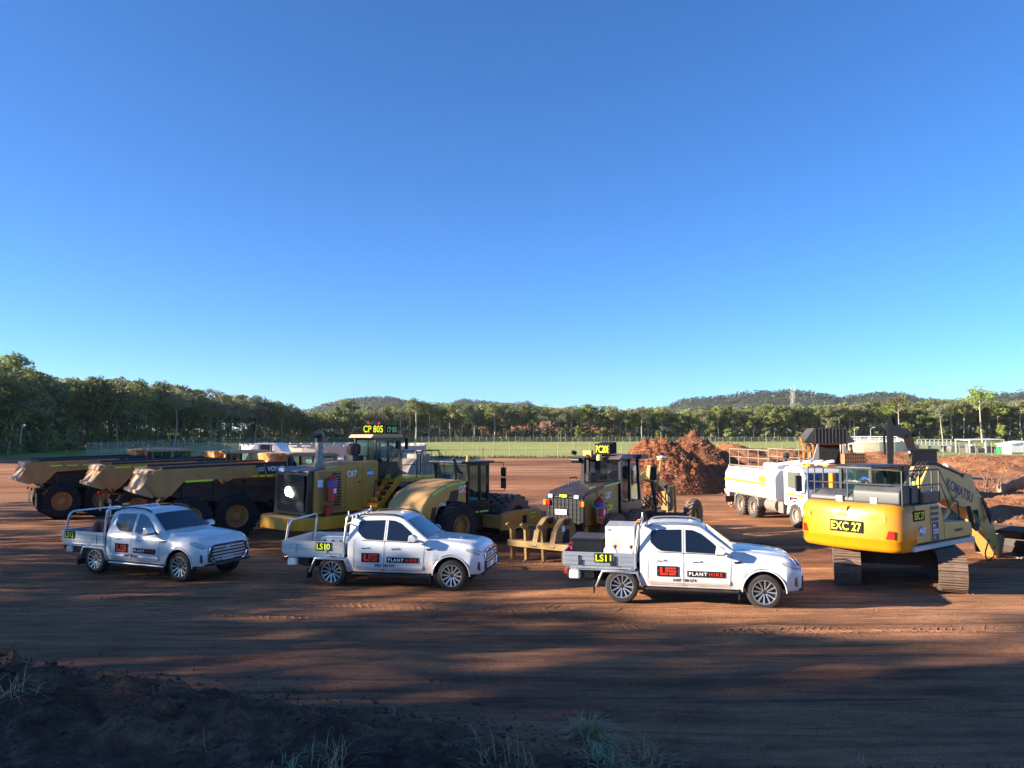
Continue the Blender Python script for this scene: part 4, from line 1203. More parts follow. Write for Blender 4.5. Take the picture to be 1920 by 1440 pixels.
# ---------------------------------------------------------------- articulated dump trucks
def make_dumper(label, lettering=True):
    t = thing('dump_truck', label, 'dump truck')
    # hull (tapered body)
    b = MB(); hull = [(-.55,2.15),(-1.05,1.72),(.1,1.42),(3.3,1.22),(4.0,1.55),(4.15,2.30)]
    b.prism(hull, -1.12, 1.12); make('body_hull', b, M_rust, t, bevel=.04)
    # side walls: outer band
    for s in (-1,1):
        q = MB(); band = [(-1.25,2.56),(-.95,2.63),(4.20,2.74),(4.22,2.28),(1.5,2.20),(1.15,2.02),(.95,2.20),(-.25,2.14),(-.62,1.72),(-.95,1.50),(-1.12,1.62),(-1.38,1.95),(-1.55,2.15)]
        q.prism(band, s*1.36, s*1.22); w = make('body_side', q, M_volvo, t, bevel=.02)
        # top rail
        q = MB(); q.tube([(-1.0,s*1.33,2.66),(4.2,s*1.33,2.77)], .05, 8); make('top_rail', q, M_vgrey, t)
        q = MB(); q.prism([(2.55,2.70),(4.18,2.735),(4.19,2.36),(2.75,2.33)] if s < 0 else [(2.55,2.70),(4.18,2.735),(4.19,2.36),(2.75,2.33)], s*1.368, s*1.378)
        pn = make('name_panel', q, M_vgrey, t, smooth=0)
        q = MB(); q.prism([(2.40,2.20),(2.95,2.72),(2.99,2.72),(2.44,2.20)] if False else [(2.96,2.71),(3.02,2.71),(3.12,2.345),(3.06,2.345)], s*1.378, s*1.384); make('stripe', q, M_volvo, pn, smooth=0)
        # ribs on the hull, lower hinge bracket, ram
        for xx in (-.2,.9,2.2,3.3):
            q = MB(); q.box(xx-.05,xx+.05,s*1.12,s*1.21,1.50,2.2); make('hull_rib', q, M_rust, t, bevel=.01)
        q = MB(); q.cyl((2.0,s*1.08,2.15),(3.3,s*.75,1.25),.075,n=12); q.cyl((3.3,s*.75,1.25),(3.9,s*.62,.95),.11,n=12); make('tipping_ram', q, M_vgrey, t, smooth=40)
        q = MB(); q.cyl((-.95,s*1.24,1.60),(-.95,s*1.39,1.60),.05,n=10); q.cyl((1.17,s*1.24,2.09),(1.17,s*1.39,2.09),.05,n=10); make('pin', q, M_rust, t)
    # floor + walls inside, front wall
    b = MB(); b.prism([(-1.5,2.05),(4.1,1.95),(4.1,1.85),(-1.5,1.95)], -1.2, 1.2); make('body_floor', b, M_rust, t)
    b = MB(); b.prism([(4.12,1.9),(4.22,1.9),(4.30,3.02),(3.95,3.10),(3.93,3.06),(4.18,2.95)], -1.30, 1.30); make('head_board', b, M_volvo, t, bevel=.02)
    b = MB(); b.prism([(3.7,2.80),(4.25,2.92),(4.32,3.12),(3.62,3.08)], -.95, .95); make('spill_guard', b, M_orangey, t, bevel=.03)
    # tail chute: folded plate across the back
    b = MB(); prof = [(-1.18,2.60),(-1.42,2.58),(-1.50,2.40),(-1.40,2.33),(-1.66,1.92),(-1.78,1.88),(-1.80,1.78),(-1.25,1.60),(-1.05,1.72),(-1.0,2.2)]
    b.prism(prof, -1.21, 1.21); make('tail_chute', b, M_volvot, t, bevel=.015)
    b = MB(); b.box(-1.79,-1.74,-1.15,1.15,1.84,1.90); make('tail_lip', b, M_volvot, t, bevel=.01)
    # chassis
    b = MB(); b.prism([(-.9,.95),(-.9,1.35),(4.6,1.25),(5.3,1.3),(5.3,.85),(4.4,.80),(2.6,.75)], -.42, .42); b.box(4.4,4.9,-.5,.5,.75,1.5)
    for xx in (0,1.67,5.9): b.cyl((xx,-1.0,.80),(xx,1.0,.80),.17,n=12)
    b.prism([(5.0,.95),(7.7,.95),(7.9,1.2),(7.7,1.4),(5.0,1.4)], -.55, .55); make('chassis', b, M_rust, t, bevel=.03)
    for s in (-1,1):
        for xx in (0,1.67,5.9): big_tyre(t, xx, s*1.10, .80, .60, s, M_volvo, lugs=26)
        q = MB(); P = [[(5.9+cos(a)*1.02, s*yy, .85+sin(a)*1.0) for yy in (.72,1.42)] for a in [R(10+k*16) for k in range(11)]]
        q.grid(P); o = make('mudguard', q, M_volvo, t, fix=False); o.modifiers.new('thick','SOLIDIFY').thickness = .03
        q = MB(); q.box(-1.15,-1.08,s*.62-.14,s*.62+.14,1.30,1.42); make('tail_light', q, M_redlamp, t)
        q = MB(); q.box(-.98,-.96,s*1.1-.28,s*1.1+.28,.55,1.2); make('mud_flap', q, M_black, t)
    # cab
    b = MB(); b.prism([(4.55,1.35),(6.55,1.35),(6.60,2.05),(4.55,2.05)], -.82, .82); make('cab_base', b, M_volvo, t, bevel=.03)
    cab = MB()
    for xx, yy in ((4.60,-.78),(4.60,.78),(5.55,-.78),(5.55,.78),(6.5,-.76),(6.5,.76)):
        cab.box(xx-.06,xx+.06,yy-.05,yy+.05,2.05,2.98)
    make_each('cab_pillar', cab, M_volvo, t)
    g_ = MB(); g_.prism([(4.63,2.05),(6.5,2.05),(6.42,2.96),(4.63,2.96)], -.77, .77); make('cab_glazing', g_, M_cabglass, t)
    q = MB(); q.prism([(5.0,1.9),(5.5,1.9),(5.45,2.1),(5.1,2.15),(5.0,2.75),(4.88,2.75)], -.28,.28); make('driver_seat', q, M_black, t, bevel=.04)
    rf = MB(); rf.prism([(4.42,2.97),(6.62,2.97),(6.60,3.05),(6.3,3.11),(4.7,3.12),(4.45,3.06)], -.88, .88); make('cab_roof', rf, M_roof, t, bevel=.03)
    b = MB(); b.prism([(6.6,1.35),(8.0,1.3),(8.05,1.75),(7.85,2.05),(6.6,2.25)], -.80, .80); make('bonnet', b, M_volvo, t, bevel=.08)
    b = MB(); b.box(4.28,4.46,-.75,-.40,1.9,3.0); b.box(4.28,4.44,.2,.55,1.9,2.9); make('exhaust_stack', b, M_blackp, t, bevel=.03)
    q = MB()
    for s in (-1,1):
        q.tube([(4.35,s*.85,2.1),(4.40,s*1.15,2.55),(4.42,s*1.15,3.15)], .022, 6); q.box(4.36,4.50,s*1.15-.09,s*1.15+.09,2.62,2.95)
    make_each('mirror_arm', q, M_black, t)
    q = MB(); q.tube([(6.5,.7,3.1),(6.5,.7,3.55)], .012, 5); make('aerial', q, M_black, t)
    return t

M_volvot = mat('sunlit_tail_paint', (.52,.30,.12), .5, var=.15, dust=.45, dustcol=(.50,.32,.20))  # lighter ochre for the tails; sunlight on them is put into the colour
M_greys = mat('dull_slat', (.10,.10,.10), .5, metal=.3)
M_orangey = mat('orange_brown_paint', (.50,.23,.07), .5, var=.15, dust=.4, dustcol=(.46,.27,.15))
M_roof = mat('dusty_cab_roof', (.50,.30,.14), .6, var=.1, dust=.5, dustcol=(.46,.33,.24))

def shrink_dumper(t):
    def f(x): return x if x < 1.67 else (1.67+(x-1.67)*.74 if x < 4.3 else x-.68)
    for c in t.children_recursive:
        if c.name.split('.')[0] in ('wheel', 'rim'):
            if c.parent == t: c.location.x = f(c.location.x)
            continue
        for v in c.data.vertices: v.co.x = f(v.co.x)
dC = make_dumper('dusty ochre dump truck with VOLVO lettering, nearest of the three, its tail in shade')
shrink_dumper(dC)
dA = copy_tree(dC); dB = copy_tree(dC)
tapes(dC, [(2.2,2.4),(2.47,2.68),(2.75,3.0),(3.07,3.3),(3.36,3.52)], -1.385, 2.265, .06, M_hivis, slope=.02)
tapes(dC, [(-.2,.75)], -1.385, 2.16, .07, M_hivis, slope=.02)
tapes(dB, [(-.9,-.3),(-.2,.6),(.7,1.5),(1.6,2.3)], -1.385, 2.50, .06, M_hivis, slope=.02); tapes(dB, [(-.1,.7)], -1.385, 2.24, .06, M_hivis)
tapes(dA, [(-.5,-.05),(.15,.6),(.8,1.25),(1.45,1.9)], -1.385, 2.42, .06, M_hivis, slope=.01)
pn = [c for c in dC.children if c.name.startswith('name_panel')][0]
text('VOLVO', .17, (3.12,-1.384,2.54), (1,0,.02), (0,0,1), M_white_t, pn, bold=.06, width=.70)
text('A25G', .15, (2.52,-1.384,2.53), (1,0,.02), (0,0,1), M_white_t, pn, bold=.02, width=.24)
dA['label'] = 'dusty ochre dump truck at the far left with a row of yellow strips'
dB['label'] = 'dusty ochre dump truck in the middle of the three with its tail plate in sunlight'
for d in (dA, dB, dC): d['group'] = 'dump trucks parked side by side'
place_by(dC, 445, 968, .8, (1.67, -1.4), 36)
place_by(dB, 258, 953, .8, (0, -1.4), 37)
place_by(dA, 116, 940, .8, (0, -1.4), 39)

# ---------------------------------------------------------------- soil compactor CP 805
def make_compactor():
    t = thing('soil_compactor', 'large yellow soil compactor with black rear grille and CP 805 sign on its cab roof', 'compactor')
    # engine hood
    b = MB(); b.prism([(-1.72,1.20),(1.0,1.20),(1.0,2.92),(.0,2.90),(-1.72,2.66)], -.98, .98); make('engine_hood', b, M_cat, t, bevel=.03)
    b = MB(); b.prism([(-1.98,1.15),(-1.73,1.15),(-1.73,2.64),(-1.93,2.60)], -.90, .99); make('grille_surround', b, M_blackp, t, bevel=.03)
    b = MB(); b.prism([(-1.98,2.60),(-1.3,2.70),(-1.3,2.76),(-1.98,2.66)], -.99, .99); make('hood_lip', b, M_greys, t, bevel=.01)
    gl = MB(); gl.box(-2.0,-1.985,-.80,.78,1.28,2.50); gr = make('grille', gl, M_dark, t)
    for k in range(26):
        z = 1.30+k*.046
        q = MB(); q.box(-2.025,-2.0,-.80,.78,z,z+.018); make('grille_slat', q, M_black if k > 6 else M_greys, gr, smooth=0)
    q = MB(); q.cyl((-2.03,.05,1.95),(-2.06,.05,1.95),.16,n=18); q.cyl((-2.03,-.12,1.86),(-2.06,-.12,1.86),.10,n=14); make('work_lamp', q, M_lit, t)
    q = MB(); q.box(-2.03,-1.98,.36,.66,2.60,2.72); make('licence_plate', q, M_white_t, t)
    # side doors: black louvre door, two yellow doors
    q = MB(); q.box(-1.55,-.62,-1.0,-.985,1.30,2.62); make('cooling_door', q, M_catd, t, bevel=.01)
    for k in range(12):
        z = 1.45+k*.095; q = MB(); q.box(-.98,-.68,-1.025,-1.0,z,z+.05); make('louvre', q, M_black, t, smooth=0)
    for x0, x1 in ((-.45,.22),(.27,.94)):
        q = MB(); q.box(x0,x1,-1.0,-.985,1.32,2.76); d = make('hood_door', q, M_cat, t, bevel=.012)
        q = MB(); q.cyl((x1-.08,-1.0,2.2),(x1-.08,-1.03,2.2),.03,n=8); make('latch', q, M_black, d)
    text('CAT', .20, (-.20,-1.008,2.50), (1,0,0), (0,0,1), M_white_t, t, bold=.05, width=.42)
    q = MB(); q.prism([(-.16,2.38),(.06,2.38),(-.05,2.52)], -1.003, -1.007); make('logo_triangle', q, M_logored, t, smooth=0)
    q = MB(); q.cyl((.60,-1.002,2.50),(.60,-1.010,2.50),.13,n=20); lg = make('round_badge', q, mat('badge_blue', (.05,.30,.62), .4), t)
    text('AG', .10, (.60,-1.012,2.50), (1,0,0), (0,0,1), M_white_t, lg, bold=.05, width=.30)
    # bumper / counterweight with chamfered corners
    b = MB(); b.prism([(-2.55,-.75),(-2.55,.9),(-2.2,1.30),(-.3,1.30),(-.3,-1.36),(-1.5,-1.36),(-2.25,-1.2)], .72, 1.14, axis='Z', m=0); make('rear_counterweight', b, M_catb, t, bevel=.03)
    b = MB(); b.prism([(-.3,.42),(.55,.42),(.55,1.14),(-.3,1.14)], -1.36, -1.18); st = make('step_box', b, M_catb, t, bevel=.02)
    for z in (.5, .82, 1.16):
        q = MB(); q.box(-.28,.5,-1.40,-1.30,z,z+.03); make('step_edge', q, M_hivis, st)
    # stairs
    for k in range(6):
        z = 1.28+k*.19; x = .40+k*.19
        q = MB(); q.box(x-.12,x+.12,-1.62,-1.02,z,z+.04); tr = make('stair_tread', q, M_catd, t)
        q = MB(); q.box(x-.12,x+.12,-1.635,-1.62,z,z+.04); make('tread_edge', q, M_hivis, tr)
    for yy in (-1.66,-1.02):
        q = MB(); q.prism([(.20,1.14),(.40,1.14),(1.55,2.24),(1.55,2.40),(1.40,2.40)], yy, yy+.03); make('stair_stringer', q, M_catb, t)
    # platform
    b = MB(); b.box(1.38,3.75,-1.42,1.42,2.14,2.26); make('platform', b, M_catb, t, bevel=.01)
    tapes(t, [(1.42,1.66),(1.78,2.35),(2.48,2.72),(2.86,3.6)], -1.435, 2.30, .07, M_hivis)
    # handrails
    q = MB(); y = -1.40
    q.tube(rounded([(.30,-1.60,1.55),(.32,-1.60,2.1),(1.45,-1.60,3.35),(1.50,-1.55,2.3)],.06), .02, 6)
    q.tube(rounded([(1.02,-1.05,2.0),(1.55,-1.05,3.1)],.05), .018, 6)
    for x0, x1 in ((1.75,2.50),(2.70,3.65)):
        q.tube(rounded([(x0,y,2.26),(x0,y,3.25),(x1,y,3.25),(x1,y,2.26)],.12), .022, 6); q.tube([(x0,y,2.75),(x1,y,2.75)], .016, 6)
    q.tube(rounded([(3.65,y,3.25),(3.70,-.4,3.25)],.05), .018, 6); q.tube([(3.70,-.4,3.25),(3.70,-.4,2.26)], .018, 6)
    q.tube(rounded([(3.7,y,3.15),(4.1,-1.2,2.9),(4.15,-1.2,2.1)],.05), .018, 6)
    make('handrail', q, M_black, t)
    CB = set(t.children)
    # cab
    b = MB(); b.box(1.55,3.55,-.95,.85,2.26,2.85); make('cab_base', b, M_blackp, t, bevel=.02)
    cb = MB()
    for xx, yy in ((1.60,-.90),(1.60,.80),(2.55,-.91),(2.55,.81),(3.48,-.90),(3.48,.80)):
        cb.box(xx-.055,xx+.055,yy-.045,yy+.045,2.85,3.72)
    cb.box(1.55,3.55,-.95,-.89,3.64,3.74); cb.box(1.55,3.55,.79,.85,3.64,3.74)
    make_each('cab_pillar', cb, M_blackp, t)
    g_ = MB(); g_.box(1.62,3.47,-.90,.80,2.86,3.66); make('cab_glazing', g_, M_cabglass, t)
    q = MB(); q.prism([(2.2,2.7),(2.75,2.7),(2.7,2.95),(2.38,3.0),(2.25,3.6),(2.12,3.6)], -.3,.3); make('driver_seat', q, M_black, t, bevel=.04)
    rf = MB(); rf.prism([(1.30,3.74),(3.66,3.74),(3.70,3.80),(3.5,3.87),(1.42,3.86)], -1.02, .92); make('cab_roof', rf, M_roof, t, bevel=.02)
    s1 = sign(t, (1.72,-.55,4.06), (sin(R(40))*1.0,-cos(R(40)),0) if False else (.62,-.78,0), (0,0,1), .84, .36, 'CP 805', M_signblk, M_lime, th=.24, bold=.03, name='fleet_sign', thick=.03)
    s2 = sign(t, (2.68,-1.08,4.04), (1,0,0), (0,0,1), .55, .30, 'CP 805', M_signblk, M_hivisg, th=.20, bold=.03, name='fleet_sign', thick=.03)
    for (x_, y_) in ((1.60,-.30),(1.95,-.80)):
        q = MB(); q.cyl((x_,y_,4.22),(x_,y_,4.31),.05,n=10); make('red_lamp', q, M_redlamp, t)
    q = MB(); q.box(1.78,2.35,-.6,-.2,3.86,4.22); make('sign_box', q, M_signblk, t)
    # mirrors
    for (x_, y_, z_) in ((3.05,-1.12,3.42),(3.95,-.95,3.52)):
        q = MB(); q.box(x_-.03,x_+.05,y_-.12,y_+.12,z_-.22,z_+.2); m_ = make('mirror', q, M_black, t, bevel=.02)
        q = MB(); q.tube([(x_,y_,z_+.18),(x_-.2,y_+.1,3.7),(3.4,-.85,3.7)], .014, 5); q.tube([(x_,y_,z_-.2),(3.45,-.85,3.2)], .012, 5); make('mirror_arm', q, M_black, m_)
    def sqx(x): return 1.0+(x-1.55)*.62 if x > 1.55 else x-.55
    def sqy(y): return -.82+(y+.95)*.68
    for c in [c for c in t.children if c not in CB]:
        if c.matrix_basis.translation.length > 1e-6:
            c.location.x = sqx(c.location.x); c.location.y = sqy(c.location.y); continue
        for o_ in [c]+list(c.children):
            for v in o_.data.vertices: v.co.x = sqx(v.co.x); v.co.y = sqy(v.co.y)
    # exhaust, air cleaner
    q = MB(); q.cyl((-.95,-.15,2.70),(-.95,-.15,3.05),.18,.16,n=18); q.cyl((-.95,-.15,3.05),(-.95,-.15,3.62),.135,n=18); make('exhaust_stack', q, mat('scaled_steel', (.27,.255,.24), .6, metal=.2, var=.35, vscale=12, dust=.2), t, smooth=40)
    q = MB(); q.tube([(-.95,-.15,3.60),(-.95,-.15,3.80),(-1.07,-.18,3.92)], [.165,.17,.17], 16); make('exhaust_tip', q, M_blackp, t)
    q = MB(); q.lathe([(0,0),(.23,0),(.24,.10),(.24,.30),(.17,.38),(0,.40)], (.55,-.15,3.15), (0,0,1), 20); q.box(.30,.80,-.4,.1,2.90,3.10); q.cyl((.55,-.15,3.1),(.55,-.15,3.15),.15,n=12)
    make('air_cleaner', q, M_blackp, t, smooth=40)
    e = extinguisher(t, -1.20, -1.22, 1.62, .85, .17)
    e['label'] = 'purple red suppression bottle with a blue band'
    q = MB(); q.cyl((-1.28,-1.16,1.14),(-1.28,-1.16,1.50),.11,n=14); make('small_extinguisher', q, M_red, t, smooth=40)
    q = MB(); q.box(-1.62,-1.42,-1.03,-.985,2.10,2.35); make('side_lamp', q, M_lamp, t)
    # chassis, wheels with feet
    b = MB(); b.prism([(-1.4,.6),(2.1,.6),(2.1,2.1),(-1.4,1.25)], -.62, .62); b.prism([(2.1,.7),(5.2,.6),(5.2,1.7),(2.1,1.9)], -.45, .45)
    for xx in (2.2,4.9): b.cyl((xx,-1.0,.85),(xx,1.0,.85),.2,n=10)
    make('chassis', b, M_rust, t, bevel=.03)
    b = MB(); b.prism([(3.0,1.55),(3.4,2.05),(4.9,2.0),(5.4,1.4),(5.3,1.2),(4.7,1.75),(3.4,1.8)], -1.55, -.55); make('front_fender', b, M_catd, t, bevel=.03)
    tapes(t, [(3.6,4.1),(4.2,4.7)], -1.56, 1.93, .06, M_hivis)
    for s in (-1,1):
        for xx in (2.2,4.9):
            b = MB(); r = .80; w = 1.0
            b.lathe([(.35,-w/2),(r,-w/2),(r,w/2),(.35,w/2)], (0,0,0), (0,1,0), 32, closed=True)
            b.cyl((0,s*w*.2,0),(0,s*w*.42,0),.36,n=18)
            for ring in range(4):
                yy = -w/2+.13+ring*.25
                for k in range(16):
                    a = 2*pi*(k+.5*(ring%2))/16
                    b.obox((cos(a)*(r+.07), yy, sin(a)*(r+.07)), (.16,.13,.15), (0,-a,0))
            make('padfoot_wheel', b, M_rust, t, smooth=30, loc=(xx, s*.98, .94))
    b = MB(); b.prism([(5.6,.15),(5.85,.2),(5.7,.7),(5.8,1.25),(5.55,1.2),(5.5,.6)], -2.0, 2.0); b.box(4.6,5.6,-.9,-.7,.5,.7); b.box(4.6,5.6,.7,.9,.5,.7); make('dozer_blade', b, M_catd, t, bevel=.02)
    q = MB(); q.cyl((1.05,-1.40,1.02),(1.05,-1.46,1.02),.09,n=14); make('marker_lamp', q, M_litw, t)
    q = MB(); q.tube([(4.75,-1.0,2.85),(5.1,-1.1,2.35),(5.25,-1.1,2.3)], .06, 6); make('hose', q, M_black, t)
    return t
M_catd = mat('dark_ochre_paint', (.34,.20,.05), .5, var=.15, dust=.5, dustcol=(.28,.16,.09))  # darker, browner ochre for treads, fender, blade and rims
M_catb = mat('polished_yellow_paint', (.62,.31,.025), .28, var=.08, dust=.15, dustcol=(.36,.20,.10), coat=.3)
comp = make_compactor()
place_by(comp, 577, 968, 1.18, (-1.98, -.99), 50)

# ---------------------------------------------------------------- padfoot roller
def make_roller():
    t = thing('padfoot_roller', 'yellow padfoot roller with black cab and amber beacon', 'roller')
    # hood: curved side profile, rounded back
    prof = [(-1.55,.95),(-1.62,1.30),(-1.50,1.62),(-1.15,1.95),(-.6,2.18),(0,2.30),(.55,2.34),(.62,1.35),(.45,1.25),(.2,1.50),(-.3,1.66),(-.75,1.45),(-1.0,.95)]
    b = MB(); b.prism(prof, -.82, .82); make('engine_hood', b, M_catl, t, bevel=.12, segs=4)
    q = MB(); q.prism([(-.32,1.66),(.10,1.62),(.16,2.02),(-.22,1.98)], -.835, -.822); make('hood_vent', q, M_black, t)
    q = MB(); q.prism([(-1.22,1.05),(-.98,1.05),(-.92,1.52),(-1.10,1.50)], -.835, -.822); make('rear_vent', q, M_black, t)
    text('CAT', .22, (.36,-.834,2.02), (1,0,0), (0,0,1), M_white_t, t, bold=.05, width=.36)
    q = MB(); q.prism([(.36,1.90),(.58,1.90),(.47,2.08)], -.826, -.830); make('logo_triangle', q, M_logored, t, smooth=0)
    text('CP56B', .10, (-.62,-.834,1.58), (1,0,0), (0,0,1), M_white_t, t, bold=.04, width=.34)
    text('CAT', .17, (-1.640,.0,1.30), (0,-1,0), (0,0,1), M_white_t, t, bold=.05, width=.34)
    # curved tape along the hood
    path = [(-1.10,1.90),(-.8,2.03),(-.55,2.12),(-.45,2.155),(-.2,2.20),(.1,2.235),(.2,2.245),(.5,2.26)]
    for i in ((0,1,2),(3,4,5),(6,7)):
        q = MB(); q.grid([[(path[k][0],-.828,path[k][1]-.03),(path[k][0],-.838,path[k][1]-.03),(path[k][0],-.838,path[k][1]+.03),(path[k][0],-.828,path[k][1]+.03)] for k in i]); make('reflective_strip', q, M_hivisg, t)
    # cab
    b = MB(); b.box(.66,1.80,-.80,.80,1.15,1.60); b.box(.66,1.2,-.72,.72,.8,1.15); make('cab_base', b, M_blackp, t, bevel=.03)
    cb = MB()
    for xx, yy in ((.70,-.77),(.70,.77),(1.3,-.78),(1.75,-.77),(1.75,.77)): cb.box(xx-.045,xx+.045,yy-.04,yy+.04,1.6,2.84)
    cb.box(.66,1.8,-.81,-.76,2.78,2.86); make_each('cab_pillar', cb, M_blackp, t)
    g_ = MB(); g_.box(.72,1.74,-.77,.77,1.62,2.80); make('cab_glazing', g_, M_cabglass, t)
    q = MB(); q.prism([(.85,1.4),(1.3,1.4),(1.3,1.7),(1.0,1.75),(.95,2.35),(.82,2.35)], -.25,.25); make('driver_seat', q, M_black, t, bevel=.04)
    q = MB(); q.tube([(1.6,0,1.5),(1.45,0,2.05)], .04, 6); q.lathe([(.19,-.015),(.19,.015),(.16,.015),(.16,-.015)], (1.43,0,2.08), (-.4,0,1), 16, closed=True); make('steering_wheel', q, M_black, t)
    b = MB(); b.box(.48,1.98,-.90,.90,2.86,2.94); make('cab_roof', b, M_blackp, t, bevel=.02)
    q = MB(); q.cyl((.95,-.55,2.94),(.95,-.55,2.98),.08,n=12); q.cyl((.95,-.55,2.98),(.95,-.55,3.14),.07,.06,n=14); make('beacon', q, M_amber, t)
    q = MB(); q.tube([(1.7,-.6,2.94),(1.7,-.6,3.4)], .012, 5); make('aerial', q, M_black, t)
    tapes(t, [(.72,1.15),(1.22,1.70)], -.86, 1.20, .06, M_hivisg)
    for z_ in (2.55, 2.12):
        q = MB(); q.box(2.32,2.38,-1.12,-.90,z_-.18,z_+.14 if z_ > 2.4 else z_+.2); m_ = make('mirror', q, M_black, t, bevel=.02)
    q = MB(); q.tube(rounded([(1.9,-.80,2.88),(2.36,-1.0,2.86),(2.38,-1.05,1.85),(1.8,-.8,1.88)],.06), .014, 5); make_each('mirror_arm', q, M_black, t)
    q = MB(); q.cyl((.30,-.55,2.30),(.30,-.55,2.9),.055,n=10); q.tube([(.30,-.55,2.88),(.25,-.55,3.0),(.16,-.55,3.05)], .055, 8); make('exhaust_stack', q, M_blackp, t)
    # chassis
    b = MB(); b.box(-1.3,1.6,-.5,.5,.55,1.1); b.prism([(1.6,.5),(2.4,.5),(2.4,1.0),(1.6,1.1)], -.35, .35); b.cyl((0,-.9,.78),(0,.9,.78),.2,n=10); make('chassis', b, M_rust, t)
    for s in (-1,1): big_tyre(t, 0, s*.86, .80, .58, s, M_catd, lugs=20, rim_r=.50, lug_h=.05)
    # drum frame
    for s in (-1,1):
        b = MB(); b.prism([(1.95,.50),(1.95,1.08),(2.5,1.14),(4.0,1.14),(4.28,1.0),(4.28,.72),(3.9,.50)], s*1.30, s*1.14); f = make('drum_frame', b, M_catl, t, bevel=.02)
        q = MB(); q.box(3.10,3.34,s*1.31,s*1.295,.66,.94); make('access_hole', q, M_dark, f)
    b = MB(); b.box(2.0,2.2,-1.14,1.14,.55,1.0); b.box(4.15,4.30,-1.14,1.14,.62,1.0); b.prism([(4.30,.35),(4.62,.40),(4.75,.98),(4.30,.98)], -.9, .9); make('cross_member', b, M_catl, t, bevel=.02)
    tapes(t, [(2.15,2.9),(2.95,3.75)], -1.31, .545, .05, M_hivisg)
    sign(t, (3.72,-1.31,.92), (1,0,0), (0,0,1), .26, .18, 'P205', M_lime, M_black_t, th=.09, bold=.03)
    b = MB(); r = .74
    b.lathe([(.45,-1.08),(r,-1.08),(r,1.08),(.45,1.08)], (0,0,0), (0,1,0), 36, closed=True); b.lathe([(.0,-.9),(.45,-.9),(.45,-1.08)], (0,0,0), (0,1,0), 24)
    for ring in range(9):
        yy = -1.0+ring*.25
        for k in range(18):
            a = 2*pi*(k+.5*(ring%2))/18; b.obox((cos(a)*(r+.05), yy, sin(a)*(r+.05)), (.11,.12,.12), (0,-a,0))
    make('padfoot_drum', b, mat('worn_drum_steel', (.13,.10,.09), .6, metal=.2, var=.3, dust=.35, dustcol=(.22,.13,.09)), t, smooth=30, loc=(3.1,0,.84))
    return t
roller = make_roller()
place_by(roller, 867, 990, .78, (0, -1.15), 52)

